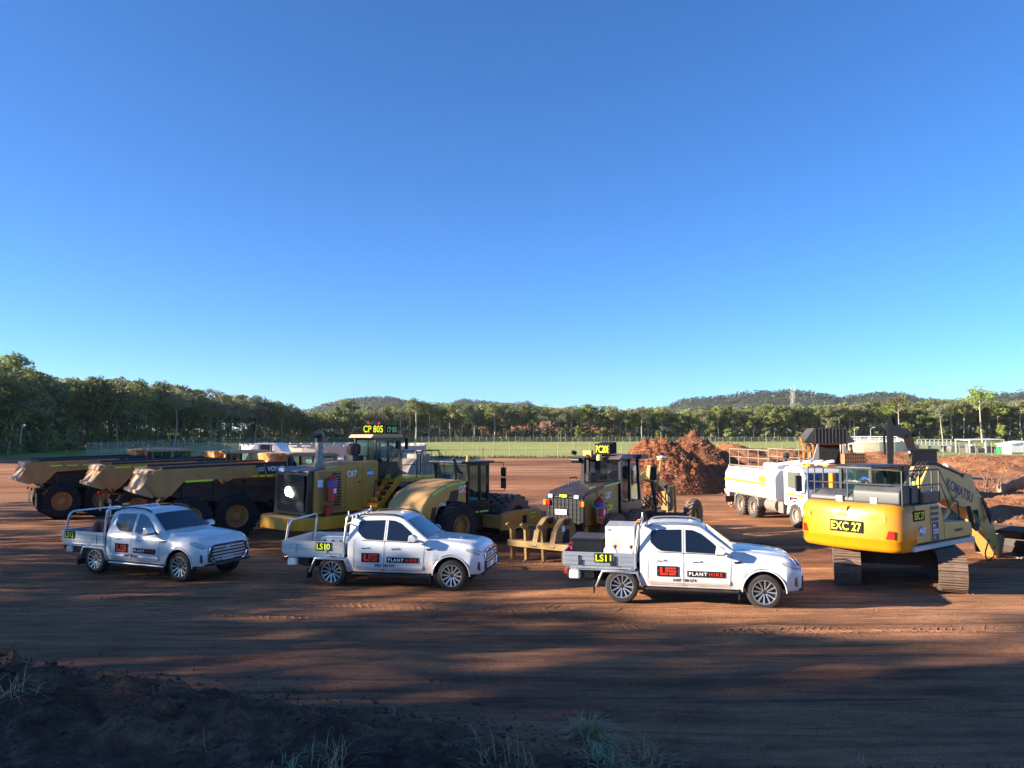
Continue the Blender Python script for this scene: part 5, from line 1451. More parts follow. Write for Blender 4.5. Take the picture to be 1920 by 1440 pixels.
# ---------------------------------------------------------------- motor grader PC208
def make_grader():
    t = thing('motor_grader', 'motor grader PC208 seen from behind with its ripper down and red bottles on its side', 'grader')
    b = MB(); b.prism([(-2.05,.98),(.45,.98),(.45,2.25),(-.6,2.22),(-1.7,2.08),(-2.05,1.90)], -.60, .60); make('engine_hood', b, M_catg, t, bevel=.04)
    b = MB(); b.prism([(-2.14,.86),(-2.04,.86),(-2.04,1.92),(-2.14,1.88)], -.70, .70); rg = make('rear_grille', b, M_blackp, t, bevel=.02)
    b = MB(); b.prism([(-2.18,1.90),(-1.9,2.06),(-.5,2.26),(.45,2.30),(.45,2.24),(-.5,2.18),(-1.9,1.94),(-2.15,1.84)], -.68, .68); make('hood_top', b, M_blackp, t, bevel=.02)
    for k in range(9):
        y = -.56+k*.14; q = MB(); q.box(-2.165,-2.14,y-.008,y+.008,.92,1.82); make('grille_bar', q, M_black, rg, smooth=0)
    for k in range(6):
        z = .98+k*.15; q = MB(); q.box(-2.16,-2.14,-.6,.6,z-.006,z+.006); make('grille_bar', q, M_black, rg, smooth=0)
    for s in (-1,1):
        q = MB(); q.box(-2.22,-2.14,s*.60-.09,s*.60+.01*s,1.62,1.78); make('tail_light', q, M_redlamp, t, bevel=.01)
        q = MB(); q.box(-2.22,-2.14,s*.70-.05,s*.70+.05,1.62,1.78); make('indicator', q, M_amber, t, bevel=.01)
        q = MB(); q.box(-2.22,-2.16,s*.48-.08,s*.48+.08,1.86,1.97); make('reversing_lamp', q, M_lamp, t, bevel=.01)
    sign(t, (-2.20,.0,1.93), (0,-1,0), (0,0,1), .30, .12, 'PC208', M_blackp, M_lime, th=.08, bold=.04)
    sign(t, (-2.20,.10,1.42), (0,-1,0), (0,0,1), .42, .16, '1905CZ', M_white_t, M_black_t, th=.10, bold=.02, name='licence_plate')
    # side door with lettering
    q = MB(); q.box(-1.1,-.25,-.625,-.605,1.1,2.05); make('hood_door', q, M_catg, t, bevel=.01)
    text('CAT', .20, (-.35,-.632,1.86), (1,0,0), (0,0,1), M_white_t, t, bold=.05, width=.34)
    sign(t, (-.32,-.635,1.46), (1,0,0), (0,0,1), .50, .24, 'PC208', M_catg, M_lime, th=.18, bold=.04)
    tapes(t, [(-1.7,-1.35),(-.75,.4)], -.69, 2.17, .05, M_hivisg, slope=.07)
    e = extinguisher(t, -1.35, -.84, 1.05, .80, .17); extinguisher(t, -1.0, -.80, .95, .62, .13, False)
    q = MB(); q.tube([(-1.75,-.66,1.75),(-1.75,-.95,1.55),(-1.0,-1.0,1.55)], .02, 6); q.tube([(-1.75,-.95,1.55),(-1.7,-.95,1.15),(-.9,-1.0,.85)], .02, 6); q.tube([(-1.7,-.95,1.25),(-1.0,-1.0,1.22)], .02, 6)
    make('bottle_rack', q, mat('green_paint', (.08,.42,.08), .5), t)
    q = MB(); q.tube(rounded([(-1.0,.5,2.15),(-1.0,.5,2.42),(-.5,.5,2.42),(-.5,.5,2.2)],.05), .02, 6); make('grab_rail', q, M_black, t)
    # cab
    b = MB(); b.prism([(.48,.95),(1.95,.95),(2.15,1.55),(.48,1.55)], -.66, .66); make('cab_base', b, M_blackp, t, bevel=.02)
    cb = MB()
    for s in (-1,1):
        cb.prism([(.48,1.55),(.60,1.55),(.60,3.02),(.48,3.02)], s*.66, s*.58); cb.prism([(2.0,1.55),(2.12,1.55),(1.95,3.02),(1.85,3.02)], s*.66, s*.58); cb.prism([(1.2,1.55),(1.28,1.55),(1.28,3.02),(1.2,3.02)], s*.66, s*.60)
    cb.box(.48,.54,-.66,.66,1.55,2.0); make_each('cab_pillar', cb, M_blackp, t)
    g_ = MB(); g_.prism([(.52,1.57),(2.05,1.57),(1.9,3.0),(.52,3.0)], -.61, .61); make('cab_glazing', g_, M_dcab, t)
    b = MB(); b.prism([(.25,3.02),(2.1,3.02),(2.0,3.16),(.5,3.16)], -.76, .76); make('cab_roof', b, mat('blue_black_roof', (.04,.06,.09), .4, dust=.2), t, bevel=.03)
    q = MB(); q.prism([(.9,1.3),(1.5,1.3),(1.45,1.65),(1.05,1.7),(.98,2.45),(.82,2.45)], -.28,.28); make('driver_seat', q, M_black, t, bevel=.04)
    sg = sign(t, (.28,-.08,3.36), (0.12,-1,0), (0,0,1), .56, .38, 'PC208', M_signblk, M_lime, th=.24, bold=.015, name='fleet_sign', thick=.03)
    q = MB(); q.add([(.30,-.35,3.53),(.30,.20,3.53),(.8,.20,3.60),(.8,-.35,3.60),(.30,-.35,3.2),(.30,.20,3.2),(.8,.20,3.2),(.8,-.35,3.2)],[(0,1,2,3),(4,7,6,5),(0,4,5,1),(1,5,6,2),(2,6,7,3),(3,7,4,0)]); make('sign_box', q, M_signblk, t)
    q = MB(); q.box(.2,.35,.32,.66,3.05,3.32); make('beacon_box', q, mat('amber_box', (.50,.25,.04), .5, dust=.2), t, bevel=.01)
    q = MB(); q.lathe([(0,0),(.10,0),(.10,.16),(.07,.2),(0,.2)], (.16,-.02,2.98), (0,0,1), 14); make('camera_dome', q, mat('cream_paint', (.55,.45,.22), .5), t)
    # light mast on the left, air cleaner, exhaust
    q = MB(); q.box(-.06,.10,.44,.60,2.2,3.05); make('exhaust_stack', q, M_blackp, t, bevel=.03)
    q = MB(); q.cyl((-.10,.60,2.98),(-.10,.90,2.98),.10,n=14); q.cyl((-.10,.75,3.22),(-.22,.85,3.26),.07,n=10); q.box(-.05,.1,.3,.9,3.08,3.13); make('work_lamp', q, M_blackp, t)
    q = MB(); q.lathe([(0,0),(.20,0),(.20,.20),(.14,.28),(0,.30)], (-.35,.05,2.30), (0,0,1), 18); make('air_cleaner', q, M_blackp, t)
    # mirror right
    q = MB(); q.box(2.02,2.08,-1.28,-1.05,2.25,2.72); make('mirror', q, M_black, t, bevel=.03)
    q = MB(); q.tube(rounded([(1.9,-.66,2.92),(2.05,-1.15,2.92),(2.05,-1.17,2.72)],.05), .014, 5); q.tube([(2.05,-1.17,2.3),(2.0,-.66,2.1)], .012, 5); make_each('mirror_arm', q, M_black, t)
    q = MB(); q.box(1.6,2.2,-.9,-.66,3.0,3.15); make('roof_lamp', q, M_black, t)
    # tandem
    for s in (-1,1):
        b = MB(); b.prism(rpoly([(-1.2,.45),(1.2,.45),(1.2,.85),(.3,1.0),(-.3,1.0),(-1.2,.85)],.12), s*.72, s*.86); make('tandem_case', b, M_catg, t, bevel=.02)
        for xx in (-.80,.80): big_tyre(t, xx, s*1.06, .66, .36, s, M_catg, lugs=22, rim_r=.45, tm=M_tyre_mud)
    b = MB(); b.box(-2.0,2.2,-.38,.38,.60,1.0); b.box(-2.1,-1.95,-.75,.75,.70,.98); make('chassis', b, M_catg, t, bevel=.02)
    # front frame goose-neck
    b = MB(); b.prism([(2.1,1.35),(2.1,1.75),(2.9,2.25),(3.5,2.45),(4.6,2.25),(6.1,1.55),(6.35,1.0),(6.0,.95),(5.8,1.35),(4.5,1.98),(3.5,2.15),(3.0,1.95),(2.3,1.3)], -.16, .16); make('goose_neck', b, M_catg, t, bevel=.03)
    tapes(t, [(2.2,3.3)], -.175, 1.98, .05, M_hivisg, slope=.42)
    for s in (-1,1):
        b = MB(); b.cyl((3.4,s*.42,2.55),(3.35,s*.62,1.3),.075,n=10); b.cyl((3.35,s*.62,1.3),(3.3,s*.7,.75),.045,n=8); make('blade_lift_ram', b, M_black, t)
        b = MB(); b.prism([(3.2,2.2),(3.6,2.3),(3.55,2.72),(3.35,2.72)], s*.30, s*.46); make('lift_arm', b, M_catg, t, bevel=.02)
        q = MB(); q.tube([(3.5,s*.5,1.2),(3.6,s*.75,2.9)], .035, 8); q.lathe([(0,0),(.15,0),(.15,.07),(0,.09)], (3.61,s*.76,2.9), (0,0,1), 16) if s < 0 else None
        make('gps_mast' if s < 0 else 'hose_post', q, M_catm if s < 0 else M_black, t)
        big_tyre(t, 6.1, s*.98, .64, .36, s, M_catg, lugs=22, rim_r=.45, tm=M_tyre_mud)
    q = MB(); q.lathe([(0,.0),(.17,0),(.17,.05),(0,.09)], (3.61,-.76,2.99), (0,0,1), 16); make('gps_receiver', q, M_lamp, t)
    b = MB(); b.lathe([(.62,-.06),(.75,-.06),(.75,.06),(.62,.06)], (3.4,0,.85), (0,0,1), 28, closed=True); b.cyl((6.1,-.9,.62),(6.1,.9,.62),.12,n=10); b.tube([(6.0,0,.9),(3.9,-.4,.9)], .08, 6); b.tube([(6.0,0,.9),(3.9,.4,.9)], .08, 6); make('drawbar', b, M_catg, t)
    b = MB(); P = [[(3.05+.28*cos(a)-.0, -.0+y, .62+.42*sin(a)) for a in [R(110+k*18) for k in range(9)]] for y in (-1.85,1.85)]
    b.grid(P); o = make('blade', b, M_rust, t, fix=False); o.modifiers.new('thick','SOLIDIFY').thickness = .04
    q = MB(); rg2 = random.Random(4)
    for k in range(7): 
        y = -.35-.08*k; q.tube([(2.3+.15*k,y,1.5+.05*k),(2.7+.2*k,y-.15,1.1+.2*rg2.random()),(3.2+.15*k,y,1.6+.3*rg2.random())], .022, 6)
    q.box(4.3,4.6,-.75,-.55,.95,1.9); q.box(4.35,4.8,-.7,-.4,1.55,1.62); make('hoses', q, M_black, t)
    b = MB(); b.box(4.0,4.08,-.82,-.76,.8,1.95); b.box(4.75,4.83,-.82,-.76,.8,1.95); b.box(4.0,4.83,-.82,-.76,1.87,1.95); b.box(4.15,4.7,-.75,-.5,1.0,1.7); make('tool_frame', b, M_catg, t)
    # ripper
    RB = set(t.children)
    rp = MB(); rp.box(-3.05,-2.80,-1.25,1.25,.42,.62); rip = make('ripper_beam', rp, M_catr, t, bevel=.02)
    for s in (-.42,.20):
        q = MB(); q.prism(rpoly([(-2.15,.95),(-2.35,1.30),(-2.65,1.32),(-2.95,1.0),(-3.08,.45),(-2.6,.38),(-2.2,.55)],.1), s-.07, s+.12); ar = make('ripper_arm', q, M_catr, t, bevel=.02)
        q = MB(); q.lathe([(0,-.12),(.10,-.12),(.10,.16),(0,.16)], (-2.55,s,1.20), (0,1,0), 16); make('arm_pin', q, M_blackp, ar)
        q = MB(); q.prism(rpoly([(-2.45,.55),(-2.45,.95),(-2.62,1.0),(-2.75,.7),(-2.7,.5)],.06), s-.076, s+.126); make('arm_slot', q, M_dark, ar)
    for k, y in enumerate((-1.15,-.70,.0,.62,1.15)):
        q = MB(); q.prism([(-3.00,1.12),(-3.12,1.16),(-3.18,1.10),(-3.02,.95),(-2.98,.05),(-3.10,-.0),(-2.90,.05),(-2.84,.2),(-2.86,.95)] if k in (3,4,2) else [(-2.98,.62),(-2.98,.05),(-3.08,-.02),(-2.86,.08),(-2.84,.62)], y-.04, y+.04); make('ripper_tooth', q, M_catr if k in (2,3,4) else M_rust, t, bevel=.012)
    q = MB(); q.cyl((-2.05,-.1,1.0),(-2.7,-.1,.85),.09,n=12); make('ripper_ram', q, M_blackp, t)
    sign(t, (-2.72,-.515,1.02), (1,0,0), (0,0,1), .16, .16, '', M_white_t, M_black_t, name='warning_label')
    for c in [c for c in t.children if c not in RB]:
        for v in (c.data.vertices if c.matrix_basis.translation.length < 1e-6 else []): v.co.x = -2.0+(v.co.x+2.0)*1.45
        if c.matrix_basis.translation.length > 1e-6: c.location.x = -2.0+(c.location.x+2.0)*1.45
        for k in c.children:
            for v in (k.data.vertices if c.matrix_basis.translation.length < 1e-6 else []): v.co.x = -2.0+(v.co.x+2.0)*1.45
    return t
M_catg = mat('grader_paint', (.34,.20,.045), .45, var=.15, dust=.35, dustcol=(.25,.15,.08))
M_catm = mat('mast_paint', (.42,.28,.08), .5, dust=.2)
M_catr = mat('ripper_paint', (.26,.165,.05), .6, var=.3, vscale=6, dust=.45, dustcol=(.22,.125,.07))
M_dcab = glass('dark_cab_glass', (.008,.010,.018), .86)
M_tyre_mud = mat('caked_tyre', (.08,.06,.05), .95, var=.3, vscale=5, dust=.65, dustcol=(.30,.19,.13), bump=.4, bscale=20)
grader = make_grader()
place_by(grader, 1095, 992, .93, (-2.12, -.70), 55)
# ================================================================ EXCAVATOR EXC 27
def track(parent, y0, y1, xa, xb, h, nshoe, m_shoe, m_frame, pad=.03):
    """crawler track between x = xa and xb, its links as parts"""
    r = h/2; L = (xb-xa)-2*r; per = 2*L+2*pi*r
    def P(s):
        s %= per
        if s < L: return (xa+r+s, h, 0.0)
        s -= L
        if s < pi*r: a = s/r; return (xb-r+sin(a)*r, r+cos(a)*r, a)
        s -= pi*r
        if s < L: return (xb-r-s, 0.0, pi)
        s -= L; a = s/r; return (xa+r-sin(a)*r, r-cos(a)*r, pi+a)
    ym = (y0+y1)/2; hw = abs(y1-y0)/2; pitch = per/nshoe
    b = MB(); b.prism(rpoly([(xa+r*.5,.16),(xb-r*.5,.16),(xb-r*.2,r),(xb-r*.8,h-.14),(xa+r*.8,h-.14),(xa+r*.2,r)],.12), ym-hw*.45, ym+hw*.45)
    b.cyl((xa+r,ym-hw*.5,r),(xa+r,ym+hw*.5,r),r-.08,n=20); b.cyl((xb-r,ym-hw*.5,r),(xb-r,ym+hw*.5,r),r-.08,n=20)
    fr = make('track_frame', b, m_frame, parent, bevel=.02)
    # one shoe mesh, shared
    q = MB(); q.box(-pitch*.46,pitch*.46,-hw,hw,-.035,0)
    for dx in (-.38,0,.38): q.box(pitch*dx-.012,pitch*dx+.012,-hw,hw,0,pad)
    q.box(-pitch*.2,pitch*.2,-hw*.42,-hw*.24,-.09,-.035); q.box(-pitch*.2,pitch*.2,hw*.24,hw*.42,-.09,-.035)
    me = None
    for k in range(nshoe):
        x, z, a = P((k+.5)*pitch)
        if me is None:
            o = make('track_shoe', q, m_shoe, parent, smooth=0); me = o.data
        else: o = link_mesh('track_shoe', me, parent)
        o.location = (x, ym, z); o.rotation_euler = (0, a, 0)
    return fr

M_shoe = mat('worn_track_steel', (.17,.115,.085), .65, metal=.25, var=.3, vscale=6, dust=.4, dustcol=(.27,.17,.12))
M_red_ref = mat('red_reflector', (.60,.02,.015), .2, coat=.5)
exc = thing('excavator', 'yellow excavator EXC 27 seen from behind with its boom lowered to the right', 'excavator')
HD = 37; UD = 68
O = Vector((10.62, 21.45, 0)); exc.location = O; exc.rotation_euler = (0,0,R(HD))
# undercarriage, turned relative to the house
for s in (-1,1):
    e = MB(); 
rel = R(UD-HD)
und = bpy.data.objects.new('undercarriage', None); COL.objects.link(und)
bpy.data.objects.remove(und)
def turn_all(objs, a):
    for o in objs:
        o.location = Matrix.Rotation(a, 3, 'Z') @ o.location
        o.rotation_euler = (Matrix.Rotation(a, 4, 'Z') @ o.rotation_euler.to_matrix().to_4x4()).to_euler()
before = set(exc.children)
for s in (-1,1): track(exc, s*1.19-.32, s*1.19+.32, -2.1, 2.1, .92, 44, M_shoe, M_rust)
b = MB(); b.prism([(-.9,.45),(.9,.45),(.7,.85),(-.7,.85)], -1.0, 1.0); b.cyl((0,0,.8),(0,0,1.02),.65,n=28); make('car_body', b, M_rust, exc, bevel=.03)
turn_all([o for o in exc.children if o not in before], rel)
for o in exc.children: o.location += Vector((-.12, .08, 0)) if o not in before else Vector((0,0,0))
# counterweight: bowed rear face
def bowed(x_front, zlist, half, bow, corner, n=14):
    P = []
    for z, inset in zlist:
        row = []
        h = half-inset
        row.append((x_front, -h, z))
        for i in range(n+1):
            y = -h+2*h*i/n; t = y/h
            xx = -2.48-bow*(1-t*t)+inset*1.0
            e = max(0, abs(t)-.86)/.14
            xx += corner*e*e
            row.append((xx, y*(1-.02*e*e), z))
        row.append((x_front, h, z))
        P.append(row)
    return P
P = bowed(-1.75, [(.97,.10),(1.0,.035),(1.08,.0),(1.24,0),(1.26,-.012),(1.30,-.012),(1.9,0),(2.03,.03),(2.12,.09),(2.15,.18)], 1.38, .20, .12)
b = MB(); b.grid(P); c = len(P[0]); b.f.append(list(range(c))); b.m.append(0); b.f.append([(len(P)-1)*c+i for i in range(c)]); b.m.append(0)
b.add([P[0][0],P[0][-1],P[-1][-1],P[-1][0]],[(0,1,2,3)])
cw = make('counterweight', b, M_kom, exc, smooth=50)
def on_cw(t_, z, w_, h_, s_, bg, fg, th=None, name='sign', tw=None, bold=.03):
    y = -t_*1.38; x = -2.48-.20*(1-t_*t_)-.022
    sl = 2*.26*t_/1.38
    u = Vector((sl*1.0, -1, 0)) if False else Vector((-sl*-1.0, -1, 0))
    # tangent of the bow: dx/dy = 2*.26*y/1.38^2
    dxdy = 2*.20*(y/1.38)/1.38
    return sign(cw, (x, y, z), (-dxdy, -1, 0), (0,0,1), w_, h_, s_, bg, fg, th=th, name=name, tw=tw, bold=bold)
sg = on_cw(.05, 1.56, .86, .29, 'EXC 27', M_signblk, M_lime, th=.20, bold=.022, name='fleet_sign', tw=.80)
M_wlab = mat('label_yellow', (.85,.62,.02), .5)
for t_ in (-.80, .62):
    sg = on_cw(t_, 1.80, .28 if t_ < 0 else .36, .15, '', M_wlab, M_black_t, name='warning_label')
    q = MB(); q.tube([(-.10,-.045,.004),(-.03,.05,.004),(.04,-.045,.004)], .006, 4, closed=True); q.box(.08,.13,-.006,.006,.002,.005); q.box(.125,.14,-.04,.04,.002,.005); make('hazard_mark', q, M_black_t, sg, smooth=0)
sg = on_cw(-.02, 1.86, .20, .09, '', M_wlab, M_black_t, name='small_label'); text('WARNING', .02, (0,.02,.004), (1,0,0), (0,1,0), M_black_t, sg, width=.13)
q = MB(); q.prism([(-.13,-.07),(.12,.09),(.10,-.08)], 0, .004, axis='Z'); o = make('emblem', q, mat('emblem_bronze', (.42,.20,.03), .4), cw, smooth=0); frame(o, (0,-1,0), (0,0,1), (-2.700, .0, 2.02))
for t_, sgn in ((-.82,1),(.82,-1)):
    y = -t_*1.38; x = -2.48-.20*(1-t_*t_)-.016; dxdy = 2*.20*(y/1.38)/1.38
    q = MB(); q.prism([(-.11,-.10),(.09,-.10),(.09,.10),(-.04,.10)] if sgn < 0 else [(-.09,-.10),(.07,-.10),(.0,.10),(-.09,.10)], 0, .012, axis='Z'); o = make('reflector', q, M_red_ref, cw, smooth=0); frame(o, (-dxdy,-1,0), (0,0,1), (x, y, 1.42))
# house deck and side bodies
b = MB(); b.box(-2.0,1.5,-1.30,1.30,.98,1.14); make('deck', b, M_rust, exc, bevel=.03)
prof = [(-1.80,1.16),(-1.80,2.12),(-.55,2.12),(-.40,2.04),(-.32,1.80),(-.28,1.62),(.95,1.56),(1.35,1.50),(1.40,1.22),(1.38,1.14)]
b = MB(); b.prism(prof, -1.385, -.55); rs_ = make('side_body', b, M_komd, exc, bevel=.05)
b = MB(); b.prism([(-1.80,1.16),(-1.80,2.12),(-.55,2.12),(-.35,1.7),(-.3,1.16)], .45, 1.385); make('side_body', b, M_komd, exc, bevel=.05)
b = MB(); b.prism([(-2.0,1.12),(1.35,1.12),(1.42,1.0),(-2.0,1.0)], -1.44, -1.30); make('side_skirt', b, mat('pale_skirt', (.52,.50,.46), .5, dust=.2), exc, bevel=.01)
yy = -1.392
q = MB(); q.box(-1.04,-1.032,yy,yy-.004,1.2,2.08); q.box(-.30,-.292,yy,yy-.004,1.2,1.62); make('door_gap', q, M_dark, rs_, smooth=0)
sg = sign(exc, (-1.62,yy-.004,1.86), (1,0,0), (0,0,1), .56, .26, 'EXC 27', M_signblk, M_lime, th=.18, bold=.02, name='fleet_sign')
M_navy = mat('navy_print', (.02,.03,.09), .5)
for k in range(3):
    z = 2.01-k*.14; q = MB(); q.box(-.98,-.60,yy,yy-.006,z-.04,z+.04) if k < 1 else q.box(-.98,-.60,yy,yy-.006,z-.045,z+.035); make('side_stripe', q, M_navy, exc, smooth=0)
q = MB(); q.box(-.95,-.62,-.006,0,-.0,.0)
o = sign(exc, (-.78,yy-.004,1.42), (1,0,0), (0,0,1), .33, .46, '', M_navy, M_white_t, name='model_panel')
text('PC', .08, (-.05,.14,.003), (1,0,0), (0,1,0), M_white_t, o, bold=.03, width=.14)
text('210', .13, (0,.0,.003), (1,0,0), (0,1,0), M_white_t, o, bold=.05, width=.27)
text('LC', .08, (-.05,-.15,.003), (1,0,0), (0,1,0), M_white_t, o, bold=.03, width=.13)
q = MB(); q.cyl((-1.50,yy-.002,1.48),(-1.50,yy-.010,1.48),.13,n=24); lg = make('round_badge', q, mat('badge_blue', (.05,.30,.62), .4), exc)
text('AG', .12, (-1.50,yy-.012,1.49), (1,0,0), (0,0,1), M_white_t, lg, bold=.04, width=.36)
text('KOMATSU', .07, (.55,yy-.004,1.36), (1,0,0), (0,0,1), M_navy, exc, bold=.03, width=.46)
# grey engine cowl
prof = [(-1.25,2.14),(-1.25,2.42),(-1.15,2.50),(-.9,2.50)]
def cowl(x0, x1, y0, y1, z1, slope=.12):
    b = MB(); pr = [(x0,2.14),(x0+.02,z1-.14),(x0+.16,z1),(x1-.1,z1),(x1,z1-.1),(x1,2.14)]
    b.prism(rpoly(pr,.06), y0, y1); return b
make('engine_cowl', cowl(-2.30,-1.45,-.05,1.16,2.42), M_grey, exc, bevel=.05, segs=3)
hc = make('engine_cowl', cowl(-2.34,-1.30,-1.28,-.05,2.60), M_grey, exc, bevel=.07, segs=3)
for i in range(6):
    for j in range(4):
        q = MB(); q.box(-1.98+j*.12,-1.90+j*.12,-.92+i*.10,-.86+i*.10,2.572,2.586); make('vent_slot', q, M_dark, hc, smooth=0)
for yv in (-.62,.30):
    q = MB(); q.box(-2.36,-2.24,yv-.09,yv+.09,2.13,2.30); make('cowl_hinge', q, mat('pale_bracket', (.45,.44,.38), .5), exc, bevel=.01)
q = MB(); q.tube([(-1.7,-.12,2.5),(-1.72,-.12,2.68),(-1.85,-.10,2.74)], .06, 10); make('exhaust_pipe', q, M_chrome, exc)
b = MB(); b.box(-1.28,-.35,-1.32,-.60,2.12,2.42); make('air_box', b, M_blackp, exc, bevel=.03)
for k in range(5):
    q = MB(); q.box(-1.2,-.45,-1.335,-1.32,2.16+k*.05,2.185+k*.05); make('louvre', q, M_grey, exc, smooth=0)
# handrails
M_rail = mat('rail_steel', (.04,.042,.045), .5)
q = MB()
q.tube(rounded([(-2.25,1.25,2.14),(-2.25,1.25,3.0),(-1.5,1.25,3.0),(-1.5,1.25,2.2)],.08), .022, 6); q.tube([(-2.25,1.25,2.55),(-1.5,1.25,2.55)], .016, 6)
q.tube([(-2.25,1.05,2.14),(-2.25,1.05,3.02)], .02, 6)
q.tube([(-2.28,1.18,3.0),(-2.28,-1.02,3.0)], .022, 6); q.tube([(-2.28,1.18,2.62),(-2.28,-1.02,2.62)], .018, 6); q.tube([(-2.28,.1,2.2),(-2.28,.1,3.0)], .02, 6)
for xx in (-2.26,-1.80,-1.35,-.7,-.30): q.tube([(xx,-1.30,2.14),(xx,-1.30,2.98)], .022, 6)
q.tube(rounded([(-2.28,-1.02,3.0),(-2.26,-1.30,2.98),(-.30,-1.30,2.98),(-.05,-1.30,2.7),(.5,-1.30,2.1),(.75,-1.3,2.1),(.8,-1.3,1.6)],.10), .022, 6)
q.tube(rounded([(-2.26,-1.30,2.60),(-.25,-1.30,2.60),(.35,-1.3,1.85)],.08), .018, 6)
q.tube(rounded([(-1.75,-1.25,2.3),(-1.75,-1.25,2.9),(-1.45,-1.25,2.9),(-1.45,-1.25,2.35)],.1), .018, 6)
make('handrail', q, M_rail, exc)
# cab on the left
b = MB(); b.box(-.45,1.55,.42,1.38,1.14,1.85); make('cab_base', b, M_komd, exc, bevel=.04)
cb = MB()
for xx, y_ in ((-.42,.46),(-.42,1.34),(.4,.46),(.4,1.34),(1.45,.48),(1.45,1.32)): cb.box(xx-.05,xx+.05,y_-.04,y_+.04,1.85,2.95)
make_each('cab_pillar', cb, M_blackp, exc)
g_ = MB(); g_.prism([(-.42,1.86),(1.50,1.86),(1.40,2.92),(-.42,2.92)], .46, 1.34); make('cab_glazing', g_, M_cabglass, exc)
q = MB(); q.prism([(.1,1.7),(.6,1.7),(.6,2.0),(.25,2.05),(.15,2.65),(0,2.65)], .65,1.15); make('driver_seat', q, M_black, exc, bevel=.05)
b = MB(); b.prism([(-.55,2.93),(1.62,2.93),(1.55,3.0),(-.5,3.03)], .36, 1.44); make('cab_roof', b, M_blackp, exc, bevel=.03)
# boom
def arm_poly(pts, w, y, name, m, bev=.03):
    b = MB(); b.prism(pts, y-w/2, y+w/2); return make(name, b, m, exc, bevel=bev)
M_boom = mat('boom_paint', (.62,.38,.11), .42, var=.08, dust=.25, dustcol=(.45,.29,.17))
BY = -.18
boom = arm_poly([(.35,1.3),(.3,1.7),(.6,2.5),(1.05,2.97),(1.6,2.99),(2.6,2.76),(3.65,2.46),(4.5,1.95),(4.9,1.6),(4.75,1.3),(4.3,1.25),(3.65,1.54),(2.6,1.85),(1.9,2.02),(1.3,1.85),(.8,1.3)], .50, BY, 'boom', M_boom)
text('KOMATSU', .30, (2.95,BY-.256,2.22), (1,0,-.32), (.3,0,1), M_navy, boom, bold=.03, width=1.75)
q = MB(); q.prism([(3.3,2.5),(3.55,2.72),(4.0,2.66),(4.35,2.02),(3.6,2.38)], BY-.17, BY+.17); make('ram_bracket', q, M_boom, exc, bevel=.02)
stick = arm_poly([(4.2,1.75),(4.75,1.85),(5.15,1.42),(5.85,.18),(5.82,.02),(5.5,.0),(5.1,.35),(4.3,1.2)], .40, BY, 'stick', M_boom)
for s in (-1,1):
    q = MB(); q.cyl((1.0,BY+s*.38,1.25),(1.8,BY+s*.38,1.7),.085,n=12); q.cyl((1.8,BY+s*.38,1.7),(2.6,BY+s*.34,2.1),.05,n=10); make('boom_ram', q, M_boom if s < 0 else M_blackp, exc, smooth=40)
q = MB(); q.cyl((2.6,BY,2.92),(3.9,BY,2.52),.10,n=12); q.cyl((3.9,BY,2.52),(4.6,BY,1.9),.05,n=10); make('stick_ram', q, M_boom, exc, smooth=40)
q = MB(); q.cyl((5.0,BY,1.75),(5.6,BY,.95),.07,n=10); q.cyl((5.6,BY,.95),(6.0,BY,.5),.04,n=8); make('bucket_ram', q, M_chrome, exc, smooth=40)
q = MB()
for k in range(3):
    y_ = BY-.14+k*.11; q.tube(rounded([(.7,y_,2.2),(.75,y_,2.75),(1.1,y_,3.08),(1.7,y_,3.08),(2.6,y_,2.86),(3.6,y_,2.62),(4.5,y_,2.1),(5.0,y_,1.7)],.2), .026, 6)
for k in range(4): q.tube(rounded([(4.35+.05*k,BY-.28,1.95-.05*k),(4.5+.05*k,BY-.38,1.35+.05*k),(4.75,BY-.36,1.1+.06*k),(5.0+.05*k,BY-.26,1.5)],.14), .024, 6)
for k in range(3): q.tube(rounded([(3.2+.1*k,BY-.32,1.75),(3.25+.12*k,BY-.42,1.1-.06*k),(3.6+.12*k,BY-.40,1.12),(3.8+.1*k,BY-.28,1.6)],.15), .024, 6)
q.tube(rounded([(4.9,BY-.22,.62),(4.45,BY-.27,.25),(4.5,BY-.30,.04),(5.0,BY-.30,.08),(5.3,BY-.22,.35)],.12), .022, 6)
make('hoses', q, M_black, exc)
q = MB(); q.prism([(5.55,.0),(5.9,.05),(6.15,.55),(6.02,.72),(5.78,.55)], BY-.20, BY+.20); q.cyl((5.8,BY-.25,.22),(5.8,BY+.25,.22),.06,n=10); make('bucket_link', q, mat('link_paint', (.35,.28,.13), .5, dust=.3), exc, bevel=.02)
# mud bucket, opening towards the left of the picture
M_bkt = mat('worn_bucket_steel', (.045,.035,.034), .5, metal=.3, var=.3, vscale=5, dust=.35, dustcol=(.18,.11,.08))
BW = 1.95; b = MB(); prof = []
arc = [(6.55,.74),(6.95,.86),(7.35,.78),(7.62,.50),(7.62,.20),(7.42,.02),(7.05,-.0),(6.74,.0)]
outer = [(x,z) for x,z in arc]; inner = [(6.57,.70),(6.95,.81),(7.32,.73),(7.56,.48),(7.56,.22),(7.40,.06),(7.05,.04),(6.74,.04)]
b.prism(outer+inner[::-1], -BW/2, BW/2); 
bucket = make('bucket', b, M_bkt, exc, bevel=0)
